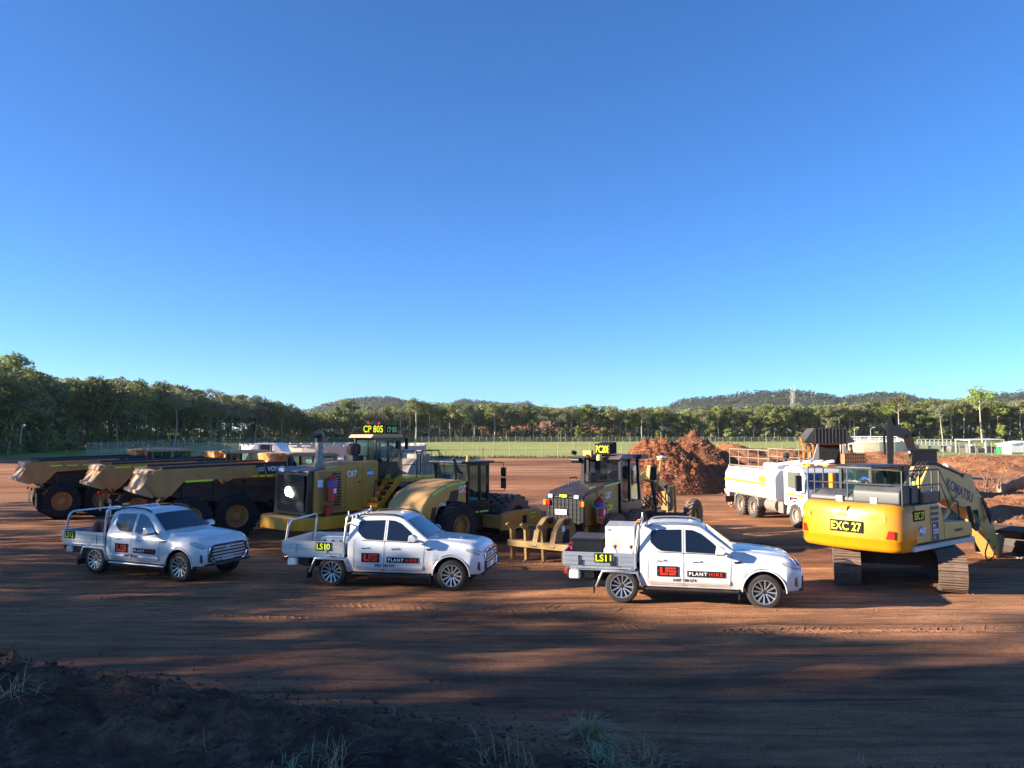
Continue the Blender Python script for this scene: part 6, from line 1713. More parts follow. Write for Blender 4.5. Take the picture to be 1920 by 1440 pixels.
# bucket lies across: its long side runs towards the right of the picture
for s in (-1,1):
    q = MB(); q.prism(arc, s*BW/2, s*(BW/2-.04)); c_ = make('bucket_side', q, M_bkt, bucket, bevel=.008)
def reseat(o):
    for v in o.data.vertices:
        x, y, z = v.co
        v.co = (x-.68, y+BY-.30, z*1.12)
for o in [bucket]+list(bucket.children): reseat(o)
q = MB(); q.box(5.98,6.06,BY-.3-BW/2,BY-.3+BW/2,-.01,.035); make('cutting_edge', q, mat('bright_edge', (.35,.33,.32), .3, metal=.7), bucket)

# ================================================================ WATER TRUCK
def make_truck():
    t = thing('water_truck', 'white six-wheel water truck with a lime stripe and a rail cage on its tank', 'water truck')
    b = MB(); sec = rpoly([(-1.18,.98),(1.18,.98),(1.22,1.2),(1.22,1.95),(1.02,2.26),(-1.02,2.26),(-1.22,1.95),(-1.22,1.2)], .10)
    b.prism(sec, -2.3, 2.2, axis='X'); make('water_tank', b, mat('truck_tank_white', (.60,.59,.56), .35, metal=.1, var=.08, dust=.22, dustcol=(.5,.38,.28)), t, bevel=.04)
    for x0 in (2.22, 2.62):
        q = MB(); q.prism(rpoly([(-1.22,.95),(1.22,.95),(1.26,1.2),(1.26,1.98),(1.04,2.30),(-1.04,2.30),(-1.26,1.98),(-1.26,1.2)],.12), x0, x0+.36, axis='X'); make('tank_locker', q, M_white_d, t, bevel=.05)
    q = MB(); q.add([(-2.3,-1.235,1.58),(2.2,-1.235,1.58),(2.2,-1.235,1.66),(-2.3,-1.235,1.66)],[(0,1,2,3)]); make('reflective_strip', q, M_hivis, t, smooth=0)
    q = MB(); q.add([(-2.3,-1.236,1.665),(2.2,-1.236,1.665),(2.2,-1.236,1.69),(-2.3,-1.236,1.69)],[(0,1,2,3)]); make('strip_edge', q, M_grey, t, smooth=0)
    sign(t, (1.75,-1.24,1.84), (1,0,0), (0,0,1), .62, .26, 'LS17', M_lime, M_black_t, th=.17, bold=.03)
    # rail cage
    q = MB()
    for s in (-1,1):
        q.tube([(-2.2,s*1.0,3.12),(2.0,s*1.0,3.12)], .017, 6); q.tube([(-2.2,s*1.0,2.74),(2.0,s*1.0,2.74)], .014, 6); q.tube([(-2.2,s*1.0,2.34),(2.0,s*1.0,2.34)], .014, 6)
        for k in range(5): q.tube([(-2.2+k*1.05,s*1.0,2.26),(-2.2+k*1.05,s*1.0,3.12)], .016, 6)
    for z in (3.12,2.74): q.tube([(-2.2,-1.0,z),(-2.2,1.0,z)], .016, 6); q.tube([(2.0,-1.0,z),(2.0,1.0,z)], .016, 6)
    make('rail_cage', q, mat('rusty_cream_rail', (.36,.27,.19), .7, var=.3, vscale=6), t)
    q = MB(); q.lathe([(0,0),(.35,0),(.35,.2),(.28,.26),(0,.26)], (.2,0,2.26), (0,0,1), 18); q.box(.9,1.6,-.4,.4,2.26,2.52); make('tank_hatch', q, M_white_d, t)
    q = MB(); q.tube([(1.2,.2,2.3),(1.25,.2,2.85),(1.6,.1,2.95)], .08, 8); q.cyl((1.25,.2,2.7),(1.25,.2,3.0),.14,n=10); make('water_cannon', q, M_black, t)
    q = MB()
    for s in (-.9,-.3,.3,.9): q.tube([(2.6,s,2.52),(4.3,s*.8,2.72)], .07, 8)
    make('spray_pipes', q, M_white_d, t)['kind'] = 'stuff'
    # cab
    b = MB(); b.prism([(3.55,.85),(5.35,.85),(5.45,1.25),(5.38,1.75),(5.18,2.35),(4.9,2.50),(3.7,2.50),(3.55,2.3)], -1.15, 1.15); make('cab', b, M_white, t, bevel=.08, segs=3)
    q = MB(); q.add([(5.425,-1.0,1.62),(5.425,1.0,1.62),(5.22,.98,2.28),(5.22,-.98,2.28)],[(0,1,2,3)]); q.v = [(x+.008,y,z+.004) for x,y,z in q.v]; make('windscreen', q, mat('blue_windscreen', (.02,.05,.10), .06, coat=.5), t, smooth=0)
    for s in (-1,1):
        q = MB(); q.add([(3.95,s*1.155,1.62),(5.15,s*1.155,1.58),(5.0,s*1.155,2.28),(3.95,s*1.155,2.28)],[(0,1,2,3)]); make('side_window', q, mat('grey_green_glass', (.12,.14,.11), .1, coat=.4), t, smooth=0)
        q = MB(); q.box(5.30,5.40,s*1.42-.14,s*1.42+.14,1.55,2.2); m_ = make('mirror', q, M_black, t, bevel=.03)
        q = MB(); q.tube(rounded([(5.2,s*1.15,2.3),(5.35,s*1.42,2.3),(5.35,s*1.42,1.5),(5.3,s*1.15,1.45)],.05), .02, 6); make('mirror_arm', q, M_black, m_)
        q = MB(); P = [[(4.55+cos(a)*.60, s*y_, .50+sin(a)*.62) for y_ in (.78,1.2)] for a in [R(k*15) for k in range(13)]]
        q.grid(P); o = make('mudguard', q, M_white, t, fix=False); o.modifiers.new('thick','SOLIDIFY').thickness = .05
        for xx in (-.65,.65): big_tyre(t, xx, s*.98, .50, .46, s, M_wheelw, lugs=20, rim_r=.55, lug_h=.01, tm=M_tyre_d)
        big_tyre(t, 4.55, s*1.02, .50, .30, s, M_wheelw, lugs=20, rim_r=.55, lug_h=.01, tm=M_tyre_d)
        q = MB(); q.prism([(-1.3,.50),(-1.25,.9),(-.9,1.06),(.9,1.06),(1.25,.9),(1.3,.6),(1.2,.6),(1.15,.85),(.85,.99),(-.85,.99),(-1.15,.85),(-1.2,.5)], s*.74, s*1.2); make('mudguard', q, M_greyd, t)
        q = MB(); q.cyl((1.75,s*.85,.72),(2.75,s*.85,.72),.30,n=18); make('fuel_tank', q, M_greyd, t, smooth=40)
        q = MB(); q.box(2.85,3.3,s*.8-.25,s*.8+.25,.45,.95); make('battery_box', q, M_greyd, t, bevel=.02)
    q = MB(); q.add([(3.8,-1.165,1.30),(5.3,-1.165,1.30),(5.3,-1.165,1.38),(3.8,-1.165,1.38)],[(0,1,2,3)]); make('reflective_strip', q, M_hivis, t, smooth=0)
    q = MB(); q.add([(4.1,-1.166,1.05),(4.7,-1.166,1.05),(4.7,-1.166,1.24),(4.1,-1.166,1.24)],[(0,1,2,3)]); ld = make('door_sign', q, M_signblk, t, smooth=0)
    text('LS', .13, (4.4,-1.17,1.145), (1,0,0), (0,0,1), M_logored, ld, bold=.08, width=.3)
    b = MB(); b.box(-2.4,5.0,-.45,.45,.55,.92); b.box(-2.42,-2.30,-1.2,1.2,.45,.75)
    for xx in (-.65,.65,4.55): b.cyl((xx,-.9,.5),(xx,.9,.5),.12,n=10)
    make('chassis', b, M_rust, t)
    b = MB(); b.box(5.30,5.50,-1.15,1.15,.42,.85); make('bumper', b, M_white_d, t, bevel=.03)
    q = MB()
    for s in (-.35,.05): q.tube([(-2.45,s-.6,.45),(-2.45,s-.6,2.3)], .02, 6)
    for k in range(6): q.tube([(-2.45,-.95,.5+k*.32),(-2.45,-.55,.5+k*.32)], .016, 5)
    make('ladder', q, M_steel, t)
    q = MB(); q.box(4.0,4.6,-.5,-.3,2.5,2.62); q.box(4.2,4.9,.1,.7,2.5,2.6); make('roof_beacon', q, M_amber, t)
    return t
M_wheelw = mat('dusty_truck_wheel', (.30,.25,.21), .6, var=.15, dust=.3)
M_tyre_d = mat('dusty_truck_tyre', (.05,.045,.04), .9, var=.2, dust=.5, dustcol=(.22,.17,.13))
M_greyd = mat('dusty_grey_steel', (.20,.18,.16), .6, var=.15, dust=.4, dustcol=(.26,.19,.14))
truck = make_truck(); place_by(truck, 1387, 945, .5, (-.65, -1.22), -82)

# ---------------------------------------------------------------- person on the truck ladder
def make_person(loc, rz):
    t = thing('person', 'person in orange shirt and white helmet climbing at the back of the water truck', 'person', loc, rz)
    J = {'pel':(0,0,.86),'spine':(.08,0,1.08),'chest':(.18,0,1.28),'neck':(.24,0,1.42),'head0':(.26,0,1.50),'head1':(.27,0,1.62),
         'shL':(.17,.18,1.34),'elL':(.36,.24,1.16),'wrL':(.55,.18,1.25),'haL':(.63,.17,1.28),'shR':(.17,-.18,1.34),'elR':(.34,-.26,1.12),'wrR':(.54,-.20,1.12),'haR':(.62,-.19,1.14),
         'hiL':(-.01,.10,.82),'knL':(.20,.11,.50),'anL':(.02,.11,.12),'toL':(.17,.12,.05),'hiR':(-.01,-.10,.82),'knR':(.28,-.11,.62),'anR':(.26,-.11,.24),'toR':(.40,-.12,.20)}
    E = [('pel','spine'),('spine','chest'),('chest','neck'),('neck','head0'),('head0','head1'),('chest','shL'),('shL','elL'),('elL','wrL'),('wrL','haL'),('chest','shR'),('shR','elR'),('elR','wrR'),('wrR','haR'),
         ('pel','hiL'),('hiL','knL'),('knL','anL'),('anL','toL'),('pel','hiR'),('hiR','knR'),('knR','anR'),('anR','toR')]
    RD = {'pel':(.15,.13),'spine':(.15,.12),'chest':(.17,.13),'neck':(.06,.06),'head0':(.075,.08),'head1':(.085,.095),'sh':(.075,.07),'el':(.048,.045),'wr':(.033,.03),'ha':(.045,.03),'hi':(.105,.10),'kn':(.065,.065),'an':(.045,.045),'to':(.045,.035)}
    names = list(J)
    def skin(nm, keys_, m, grow=0):
        me = bpy.data.meshes.new(nm); idx = {k:i for i,k in enumerate(keys_)}
        me.from_pydata([J[k] for k in keys_], [(idx[a],idx[c]) for a,c in E if a in idx and c in idx], [])
        o = bpy.data.objects.new(nm, me); COL.objects.link(o)
        md = o.modifiers.new('s','SKIN'); me.skin_vertices or None
        if not me.skin_vertices:
            bm = bmesh.new(); bm.from_mesh(me); bm.verts.layers.skin.verify(); bm.to_mesh(me); bm.free()
        for i, k in enumerate(keys_):
            r = RD.get(k) or RD[k[:2]]
            me.skin_vertices[0].data[i].radius = (r[0]+grow, r[1]+grow)
        me.skin_vertices[0].data[0].use_root = True
        o.modifiers.new('sub','SUBSURF').levels = 2; o.modifiers['sub'].render_levels = 2
        dg = bpy.context.evaluated_depsgraph_get(); dg.update()
        nme = bpy.data.meshes.new_from_object(o.evaluated_get(dg)); nme.materials.clear(); nme.materials.append(m)
        bpy.data.objects.remove(o)
        q = bpy.data.objects.new(nm, nme); COL.objects.link(q); q.parent = t; nme.shade_smooth(); return q
    skin('body', names, M_skin)
    skin('shirt', ['spine','chest','shL','elL','wrL','shR','elR','wrR'], M_hivest, .014)
    skin('trousers', ['pel','hiL','knL','anL','hiR','knR','anR'], M_trouser, .014)
    for s_, (hx,hy,hz) in ((1,J['haL']),(-1,J['haR'])):
        for k in range(4):
            q = MB(); q.tube([(hx+.01,hy+s_*(.02-.014*k),hz+.0),(hx+.055,hy+s_*(.022-.014*k),hz+.01),(hx+.075,hy+s_*(.022-.014*k),hz-.02),(hx+.055,hy+s_*(.022-.014*k),hz-.035)], .009, 6); make('finger', q, M_skin, t)
        q = MB(); q.tube([(hx-.02,hy+s_*.03,hz),(hx+.02,hy+s_*.05,hz-.015),(hx+.045,hy+s_*.03,hz-.03)], .010, 6); make('thumb', q, M_skin, t)
    for nm, at, pts in (('boot','anL',[(-.06,.02),(.17,.0),(.21,.05),(.10,.10),(.04,.20),(-.05,.20)]),('boot','anR',[(-.06,.02),(.17,.0),(.21,.05),(.10,.10),(.04,.20),(-.05,.20)])):
        x_,y_,z_ = J[at]; q = MB(); q.prism([(x_+a,z_-.12+c) for a,c in pts], y_-.055, y_+.055); make('boot', q, mat('tan_boot', (.22,.13,.07), .7), t, bevel=.02)
    q = MB(); c = Vector((.285,0,1.63)); q.lathe([(.135,0),(.125,.03),(.115,.09),(.08,.135),(.03,.155),(0,.157)], c, (.12,0,1), 18); q.box(c.x+.08,c.x+.19,-.07,.07,c.z-.01,c.z+.01); make('helmet', q, M_white_t, t, smooth=60)
    q = MB(); q.cyl((.345,-.03,1.57),(.352,-.03,1.57),.012,n=8); q.cyl((.345,.03,1.57),(.352,.03,1.57),.012,n=8); make('eye', q, M_black_t, t)
    q = MB(); q.prism([(.34,1.56),(.375,1.525),(.34,1.515)], -.012, .012); make('nose', q, M_skin, t, bevel=.004)
    q = MB(); q.box(.335,.348,-.025,.025,1.490,1.497); make('mouth', q, mat('lip', (.30,.10,.08), .6), t)
    return t
tp = truck.matrix_basis @ Vector((-3.05,-.70,0))
pers = make_person((tp.x, tp.y, .12), -82)

# ================================================================ ORANGE GRINDER / SCREEN
def make_grinder():
    t = thing('mulch_grinder', 'orange grinding machine with a raised black hopper behind the water truck', 'grinder')
    M_hop = mat('dark_hopper_steel', (.05,.047,.045), .6, metal=.3, var=.3, vscale=3, dust=.3, dustcol=(.16,.13,.11))
    b = MB(); b.add([(-1.25,-.9,3.15),(1.25,-.9,3.15),(1.75,1.1,3.25),(-1.75,1.1,3.25),(-1.45,-.7,4.25),(1.15,-.7,4.25),(1.5,1.0,4.3),(-1.5,1.0,4.3),(-1.9,-.85,3.2),(1.75,-.85,3.2)],
       [(4,5,1,0)]); b = MB()
    b.prism([(-1.85,3.2),(-1.05,4.25),(1.05,4.25),(1.85,3.2),(1.2,3.05),(-1.2,3.05)], -.95, -.85); hp = make('hopper', b, M_hop, t)
    for k in range(9):
        x = -1.0+k*.25; q = MB(); q.box(x-.02,x+.02,-1.0,-.95,3.1,4.22); make('hopper_rib', q, M_hop, hp, smooth=0)
    q = MB(); q.prism([(-1.85,3.2),(-1.05,4.25),(1.05,4.25),(1.85,3.2),(1.8,3.15),(1.0,4.18),(-1.0,4.18),(-1.8,3.15)], -.85, 1.3); make('hopper_wall', q, M_hop, t)
    b = MB(); b.prism([(-.85,.9),(.85,.9),(.85,3.0),(-.85,3.0)], -.6, 2.4); make('conveyor_mouth', b, M_dark, t)
    for s in (-1,1):
        b = MB(); b.prism([(s*.86,3.05),(s*.98,3.05),(s*1.75,.6),(s*1.5,.6),(s*.86,1.3)], -1.3, -1.1); make('chute_side', b, mat('chute_grey', (.30,.28,.27), .5, metal=.3, dust=.3), t, bevel=.02)
        for (x, z0, z1) in ((s*1.05,.7,3.3),(s*1.75,.7,2.9),(s*1.4,.7,3.5)):
            q = MB(); q.box(x-.06,x+.06,-.5,-.35,z0,z1); make('frame_post', q, M_orange, t, bevel=.01)
        for z in (.9,1.7,2.5): 
            q = MB(); q.box(min(s*.95,s*1.85),max(s*.95,s*1.85),-.5,-.38,z-.06,z+.06); make('frame_rail', q, M_orange, t, bevel=.01)
        rg3 = random.Random(12+s)
        for k in range(6):
            q = MB(); x = s*(1.1+.6*rg3.random()); z = .9+2*rg3.random(); q.cyl((x,-.62,z),(x+rg3.uniform(-.1,.1),-.62,z+rg3.uniform(.2,.6)),rg3.uniform(.05,.12),n=10); make('hydraulic_part', q, M_orange if k % 2 else M_greyd, t)
    q = MB(); q.box(-.95,.95,-.9,-.6,3.0,3.2); make('cross_beam', q, M_orange, t, bevel=.02)
    q = MB(); q.tube([(-1.9,-.6,3.0),(-2.0,-.6,3.5)], .06, 6); q.tube([(-2.2,-.6,3.2),(-1.4,-.6,3.1)], .06, 6); make('bracket', q, M_orange, t)
    b = MB(); b.box(-1.3,1.3,-.4,5.5,.7,1.6); make('machine_body', b, M_orange, t, bevel=.05)
    for s in (-1,1): big_tyre(t, s*1.2, 2.5, .5, .35, s, M_greyd, lugs=16)
    for c in [c for c in t.children if c.name.startswith('wheel')]: c.rotation_euler = (0,0,R(90))
    return t
gr_ = make_grinder(); p = gpt(1545, 876, .0); gr_.location = (24.0, 59.0, 0); gr_.rotation_euler = (0,0,R(-6))

# yellow screening frame with a rusty cage, in front of the windrow
t = thing('screening_frame', 'rusty mesh cage on a yellow frame beside the grinder', 'frame', (18.1,41.0,0), -8)
b = MB(); b.box(-.5,.5,-.4,.4,2.02,2.78); cg = MB()
for k in range(9):
    x = -.5+k*.125; cg.box(x-.02,x+.02,-.42,-.38,2.0,2.8)
for z in (2.0,2.2,2.4,2.6,2.8): cg.box(-.52,.52,-.44,-.40,z-.02,z+.02)
make('cage', b, mat('rusty_panel', (.42,.17,.07), .8, var=.3), t, smooth=0); make('cage_mesh', cg, M_rust, t, smooth=0)
q = MB(); q.box(-.85,.7,-.55,.6,1.86,2.0); make('yellow_beam', q, M_kom, t, bevel=.02)
for s in (-.6,.45):
    q = MB(); q.box(s-.08,s+.08,-.1,.1,0,1.86); make('leg', q, M_kom, t)
# ---- yellow loader hidden behind the excavator's rails
t = thing('wheel_loader', 'yellow loader mostly hidden behind the excavator handrails', 'loader', (14.6,33.0,0), 28)
b = MB(); b.prism([(-2.2,1.0),(-2.2,1.75),(-1.4,2.1),(.2,2.2),(.2,1.0)], -.75, .75); make('engine_hood', b, M_kom, t, bevel=.1)
b = MB(); b.box(.3,1.8,-.75,.75,1.1,1.6); make('cab_base', b, M_blackp, t); g_ = MB(); g_.box(.35,1.7,-.7,.7,1.6,2.35); make('cab_glazing', g_, M_dcab, t); b = MB(); b.box(.2,1.9,-.8,.8,2.35,2.45); make('cab_roof', b, M_blackp, t)
q = MB(); q.box(-2.5,-2.3,-.95,-.75,.9,2.3); make('guard_post', q, M_kom, t, bevel=.02)
for xx in (-1.3,1.7):
    for s in (-1,1): big_tyre(t, xx, s*.95, .68, .5, s, M_kom, lugs=18)

# ---------------------------------------------------------------- second, dark excavator in the distance
t = thing('excavator', 'dark grey excavator with its arm folded upright beyond the yellow excavator', 'excavator', (24.9,45.5,0), 158)
M_dg = mat('dark_machine_grey', (.010,.013,.020), .85, spec=.15, var=.15, dust=.0, dustcol=(.2,.13,.1))
for s in (-1,1): track(t, s*1.1-.3, s*1.1+.3, -1.9, 1.9, .85, 20, M_shoe, M_rust)
b = MB(); b.prism([(-.7,.95),(-.8,1.4),(-.7,1.9),(2.1,1.9),(2.1,.95)], -1.25, 1.25); make('house', b, M_dg, t, bevel=.06)
b = MB(); b.box(.0,1.35,.25,1.15,1.9,2.0); make('cab_base', b, M_dg, t); g_ = MB(); g_.prism([(.0,1.9),(1.35,1.9),(1.25,2.85),(.0,2.85)], .27, 1.13); make('cab_glazing', g_, M_dcab, t); b = MB(); b.box(-.1,1.4,.2,1.2,2.85,2.97); make('cab_roof', b, M_dg, t, bevel=.03)
for k in range(3):
    q = MB(); q.box(1.36,1.42,.3+k*.28,.48+k*.28,2.70,2.82); make('work_lamp', q, M_lamp, t)
def arm2(pts, name, m, w=.32, y=-.1):
    b = MB(); b.prism([(x-1.05, z) for x, z in pts], y-w/2, y+w/2); make(name, b, m, t, bevel=.02)
arm2([(1.5,1.4),(1.55,1.9),(2.0,3.0),(2.2,3.7),(2.6,3.85),(2.65,3.5),(2.45,2.9),(2.25,1.9),(2.2,1.4)], 'boom', mat('boom_brown_grey', (.016,.013,.012), .85, spec=.15))
arm2([(2.2,3.75),(2.35,4.1),(3.15,4.35),(3.5,4.3),(3.5,3.9),(2.6,3.5)], 'stick_head', M_dg)
arm2([(3.15,4.3),(3.25,4.8),(3.42,4.85),(3.55,4.2),(3.55,1.6),(3.42,1.2),(3.25,1.6),(3.18,3.9)], 'stick', M_dg, .30)
arm2([(2.75,4.15),(2.8,4.3),(3.3,4.95),(3.36,4.85),(2.95,4.15)], 'link_rod', M_dg, .10)
q = MB(); q.cyl((2.65,-.3,4.0),(2.61,-.3,2.6),.07,n=10); make('ram_cylinder', q, M_dg, t)
q = MB(); q.prism([(2.2,1.3),(2.8,1.3),(3.1,.8),(2.8,.25),(2.1,.1),(2.25,.7)], -.55, .35); make('bucket', q, M_bkt, t, bevel=.03)
q = MB(); q.box(2.5,3.0,-.5,.35,1.55,1.95); make('yellow_coupler', q, M_kom, t, bevel=.05)

# ================================================================ LEFT BACKGROUND
# grey water tanker between compactor and roller
t = thing('water_tanker', 'dull grey water tanker with a ladder on its round-topped tank', 'water tanker', (-5.05,34.0,0), -36)
sec = rpoly([(-.80,1.05),(.80,1.05),(1.02,1.35),(1.04,2.1),(.90,2.5),(.50,2.80),(-.50,2.80),(-.90,2.5),(-1.04,2.1),(-1.02,1.35)], .22, 5)
b = MB(); b.prism(sec, -3.0, 1.6, axis='X'); make('tank', b, M_tank, t, bevel=.03, smooth=50)
b = MB(); b.prism(rpoly([(-.85,1.0),(.85,1.0),(1.07,1.35),(1.09,2.12),(.94,2.55),(.52,2.86),(-.52,2.86),(-.94,2.55),(-1.09,2.12),(-1.07,1.35)],.22,5), 1.6, 1.66, axis='X'); make('tank_end', b, M_tank, t, bevel=.01)
b = MB(); b.box(1.0,1.62,-.45,.35,2.80,3.02); make('tank_hatch', b, M_tank, t, bevel=.03)
q = MB()
for s in (-.12,.28): q.tube(rounded([(1.76,s,1.1),(1.76,s,3.15),(1.2,s,3.15),(1.2,s,2.85)],.12), .025, 6)
for k in range(7): q.tube([(1.76,-.12,1.25+k*.26),(1.76,.28,1.25+k*.26)], .018, 5)
make('ladder', q, M_tank, t)
b = MB(); b.box(-3.2,1.9,-.5,.5,.6,1.0); make('chassis', b, M_rust, t)
b = MB(); b.box(-4.9,-3.2,-1.1,1.1,.8,2.7); make('cab', b, M_white_d, t, bevel=.1)
for xx in (-4.2,-.6,.7):
    for s in (-1,1): big_tyre(t, xx, s*.95, .5, .35, s, M_greyd, lugs=16)
# bale of white cartons beside it
t = thing('site_toilet', 'pale blue-white cabinet just visible beside the roller cab', 'cabinet', (-2.95,34.6,0), -20)
b = MB(); b.box(-.35,.35,-.35,.35,0,2.1); make('cabinet_body', b, mat('pale_blue_plastic', (.45,.58,.72), .4), t, bevel=.03)
b = MB(); b.box(-.28,.28,-.37,-.35,.1,1.9); make('door', b, mat('pale_blue_door', (.52,.64,.76), .4), t, bevel=.01)

# round concrete tank left
def round_tank(label, c, r, z1, nseg, m, cap_gap=True):
    t = thing('concrete_tank', label, 'tank', (c[0], c[1], 0))
    n = nseg
    me = None
    for k in range(n):
        a0 = 2*pi*k/n; a1 = 2*pi*(k+.985)/n; q = MB(); P = []
        for a in (a0,(a0+a1)/2,a1): P.append([((r)*cos(a),(r)*sin(a),0),((r)*cos(a),(r)*sin(a),z1),((r-.2)*cos(a),(r-.2)*sin(a),z1),((r-.2)*cos(a),(r-.2)*sin(a),0)])
        q.grid(P); q.add([P[0][0],P[0][1],P[0][2],P[0][3]],[(0,1,2,3)]); q.add([P[-1][0],P[-1][1],P[-1][2],P[-1][3]],[(0,1,2,3)])
        if me is None: o = make('wall_panel', q, m, t, smooth=30, fix=False); me = o.data
        else:
            o = link_mesh('wall_panel', me, t); o.rotation_euler = (0,0,2*pi*k/n)
    b = MB(); b.cyl((0,0,.05),(0,0,z1*.75),r-.25,n=48); make('water', b, mat('dark_water', (.03,.035,.03), .1), t)
    return t
lt = round_tank('wide round concrete tank behind the dump truck cabs', (-25.5,112), 13.0, 2.05, 30, mat('pale_concrete', (.50,.44,.37), .8, var=.12, vscale=.5))
b = MB(); me = None
for k in range(46):
    a = 2*pi*k/46
    if me is None:
        q = MB(); q.box(12.85,13.25,-.62,.62,2.10,2.22); o = make('coping_slab', q, mat('coping', (.58,.52,.45), .8), lt); me = o.data
    else: o = link_mesh('coping_slab', me, lt)
    o.rotation_euler = (0,0,a)
# white humped machine
t = thing('white_machine', 'white machine body with curved cheeks and a dark barred opening behind the dump trucks', 'machine', (-19.6,62,0), 5)
M_wm = mat('white_shell', (.70,.71,.72), .35, dust=.1)
prof = [(-1.55,0),(-1.55,1.4),(-1.40,1.9),(-1.0,2.6),(-.65,3.02),(-.35,3.12),(-.35,0)]
b = MB(); b.prism(prof, -1.6, 1.6); make('curved_cheek', b, M_wm, t, bevel=.05, smooth=50)
b = MB(); b.prism([(-x+.35,z) for x,z in prof], -1.6, 1.6); make('curved_cheek', b, M_wm, t, bevel=.05, smooth=50)
b = MB(); b.box(-.5,1.0,-1.45,1.5,.6,2.95); make('dark_panel', b, M_grey, t, bevel=.05)
b = MB(); b.box(-.7,1.0,-1.62,-1.50,2.98,3.06); make('top_bar', b, M_wm, t, bevel=.02)
for x in (-.30,.55):
    q = MB(); q.box(x-.03,x+.03,-1.56,-1.46,1.4,3.0); make('bar', q, M_steel, t)

# ================================================================ FENCES
def fence(name, label, pts, h, step, m_post, wires, mesh_alpha=None, thick=.035):
    t = thing(name, label, 'fence', (pts[0][0], pts[0][1], 0)); o0 = Vector((pts[0][0], pts[0][1], 0)); me = None; n = 0
    for (ax, ay), (bx, by) in zip(pts, pts[1:]):
        L = math.hypot(bx-ax, by-ay); k = int(L/step)
        for i in range(k+1):
            x = ax+(bx-ax)*i/k-o0.x; y = ay+(by-ay)*i/k-o0.y
            if me is None: q = MB(); q.cyl((0,0,0),(0,0,h),thick,n=6); o = make('post', q, m_post, t); me = o.data
            else: o = link_mesh('post', me, t)
            o.location = (x, y, 0); o.scale = (1,1,random.uniform(.94,1.06)); n += 1
        for z in wires:
            q = MB(); q.tube([(ax-o0.x,ay-o0.y,z),(bx-o0.x,by-o0.y,z)], .012, 4); make('wire', q, m_post, t)
        if mesh_alpha:
            q = MB(); q.add([(ax-o0.x,ay-o0.y,.05),(bx-o0.x,by-o0.y,.05),(bx-o0.x,by-o0.y,h*.93),(ax-o0.x,ay-o0.y,h*.93)],[(0,1,2,3)])
            make('chain_link', q, mesh_alpha, t, fix=False)
    return t
def chainlink():
    m = bpy.data.materials.new('chain_link'); m.use_nodes = True; N = m.node_tree.nodes; L = m.node_tree.links
    bs = N['Principled BSDF']; bs.inputs['Base Color'].default_value = (.45,.46,.42,1); bs.inputs['Metallic'].default_value = .3; bs.inputs['Roughness'].default_value = .5
    tr = N.new('ShaderNodeBsdfTransparent'); mx = N.new('ShaderNodeMixShader'); mx.inputs[0].default_value = .13
    L.new(tr.outputs[0], mx.inputs[1]); L.new(bs.outputs[0], mx.inputs[2]); L.new(mx.outputs[0], N['Material Output'].inputs['Surface']); return m
M_chain = chainlink()
M_post = mat('fence_post_steel', (.36,.36,.22), .6, var=.1)
random.seed(4)
near = [((165-960)/1442*122, 122), (-30,119.5), (96,118.5)]
fence('wire_fence', 'chain-link fence along the near edge of the grass field', near, 2.35, 2.45, M_post, (.1,1.2,2.2), M_chain)
fence('wire_fence', 'distant fence of pale posts along the foot of the far wood', [(-76,283),(-20,286),(60,288),(150,284)], 2.3, 2.6, M_post, (1.0,1.9), M_chain, .05)
fence('wire_fence', 'fence receding along the foot of the left wood', [((165-960)/1442*124,124),(-84,215),(-78,280)], 2.35, 3.2, M_post, (1.0,2.0), M_chain)

# ================================================================ RIGHT BACKGROUND
rt = round_tank('round concrete tank with a white railing, beyond the field fence on the right', (71.0,158), 9.2, 2.05, 20, mat('stained_concrete', (.52,.46,.33), .85, var=.2, vscale=.35, dust=.2, dustcol=(.25,.20,.13)))
me = None; M_wrail = mat('white_rail', (.75,.75,.72), .5)
for k in range(28):
    a = 2*pi*k/28
    if me is None: q = MB(); q.box(9.0,9.12,-.05,.05,2.05,3.0); o = make('rail_post', q, M_wrail, rt); me = o.data
    else: o = link_mesh('rail_post', me, rt)
    o.rotation_euler = (0,0,a)
for z in (2.5,2.98):
    q = MB(); q.tube([(9.06*cos(2*pi*k/40),9.06*sin(2*pi*k/40),z) for k in range(40)], .045, 5, closed=True); make('rail', q, M_wrail, rt)
q = MB(); q.box(-9,9,-.7,.7,2.15,2.3); q.cyl((-2,0,2.3),(-2,0,3.1),.9,n=16); make('bridge', q, M_wrail, rt)
t = thing('walkway', 'white railed walkway with a dark base wall right of the concrete tank', 'walkway', (84.5,156,0), 0)
b = MB(); b.box(-2.8,4.0,-.5,.5,1.2,1.45); make('deck', b, M_wrail, t); b = MB(); b.box(3.2,9.2,-2,2,0,1.1); make('base_wall', b, M_greyd, t); b = MB(); b.box(4,9,-.1,.1,1.2,1.5); make('pipe', b, M_wrail, t)
for k in range(9):
    q = MB(); x = -2.8+k*.85; q.box(x-.05,x+.05,-.6,-.5,1.45,2.45); make('rail_post', q, M_wrail, t)
for z in (1.95,2.45):
    q = MB(); q.box(-2.8,4.0,-.6,-.52,z-.06,z+.04); make('rail', q, M_wrail, t)
for (x, s) in ((-2.5,0),(0,0),(2.5,0)):
    q = MB(); q.box(x-.12,x+.12,-.3,.3,0,1.2); make('pier', q, M_concrete, t)
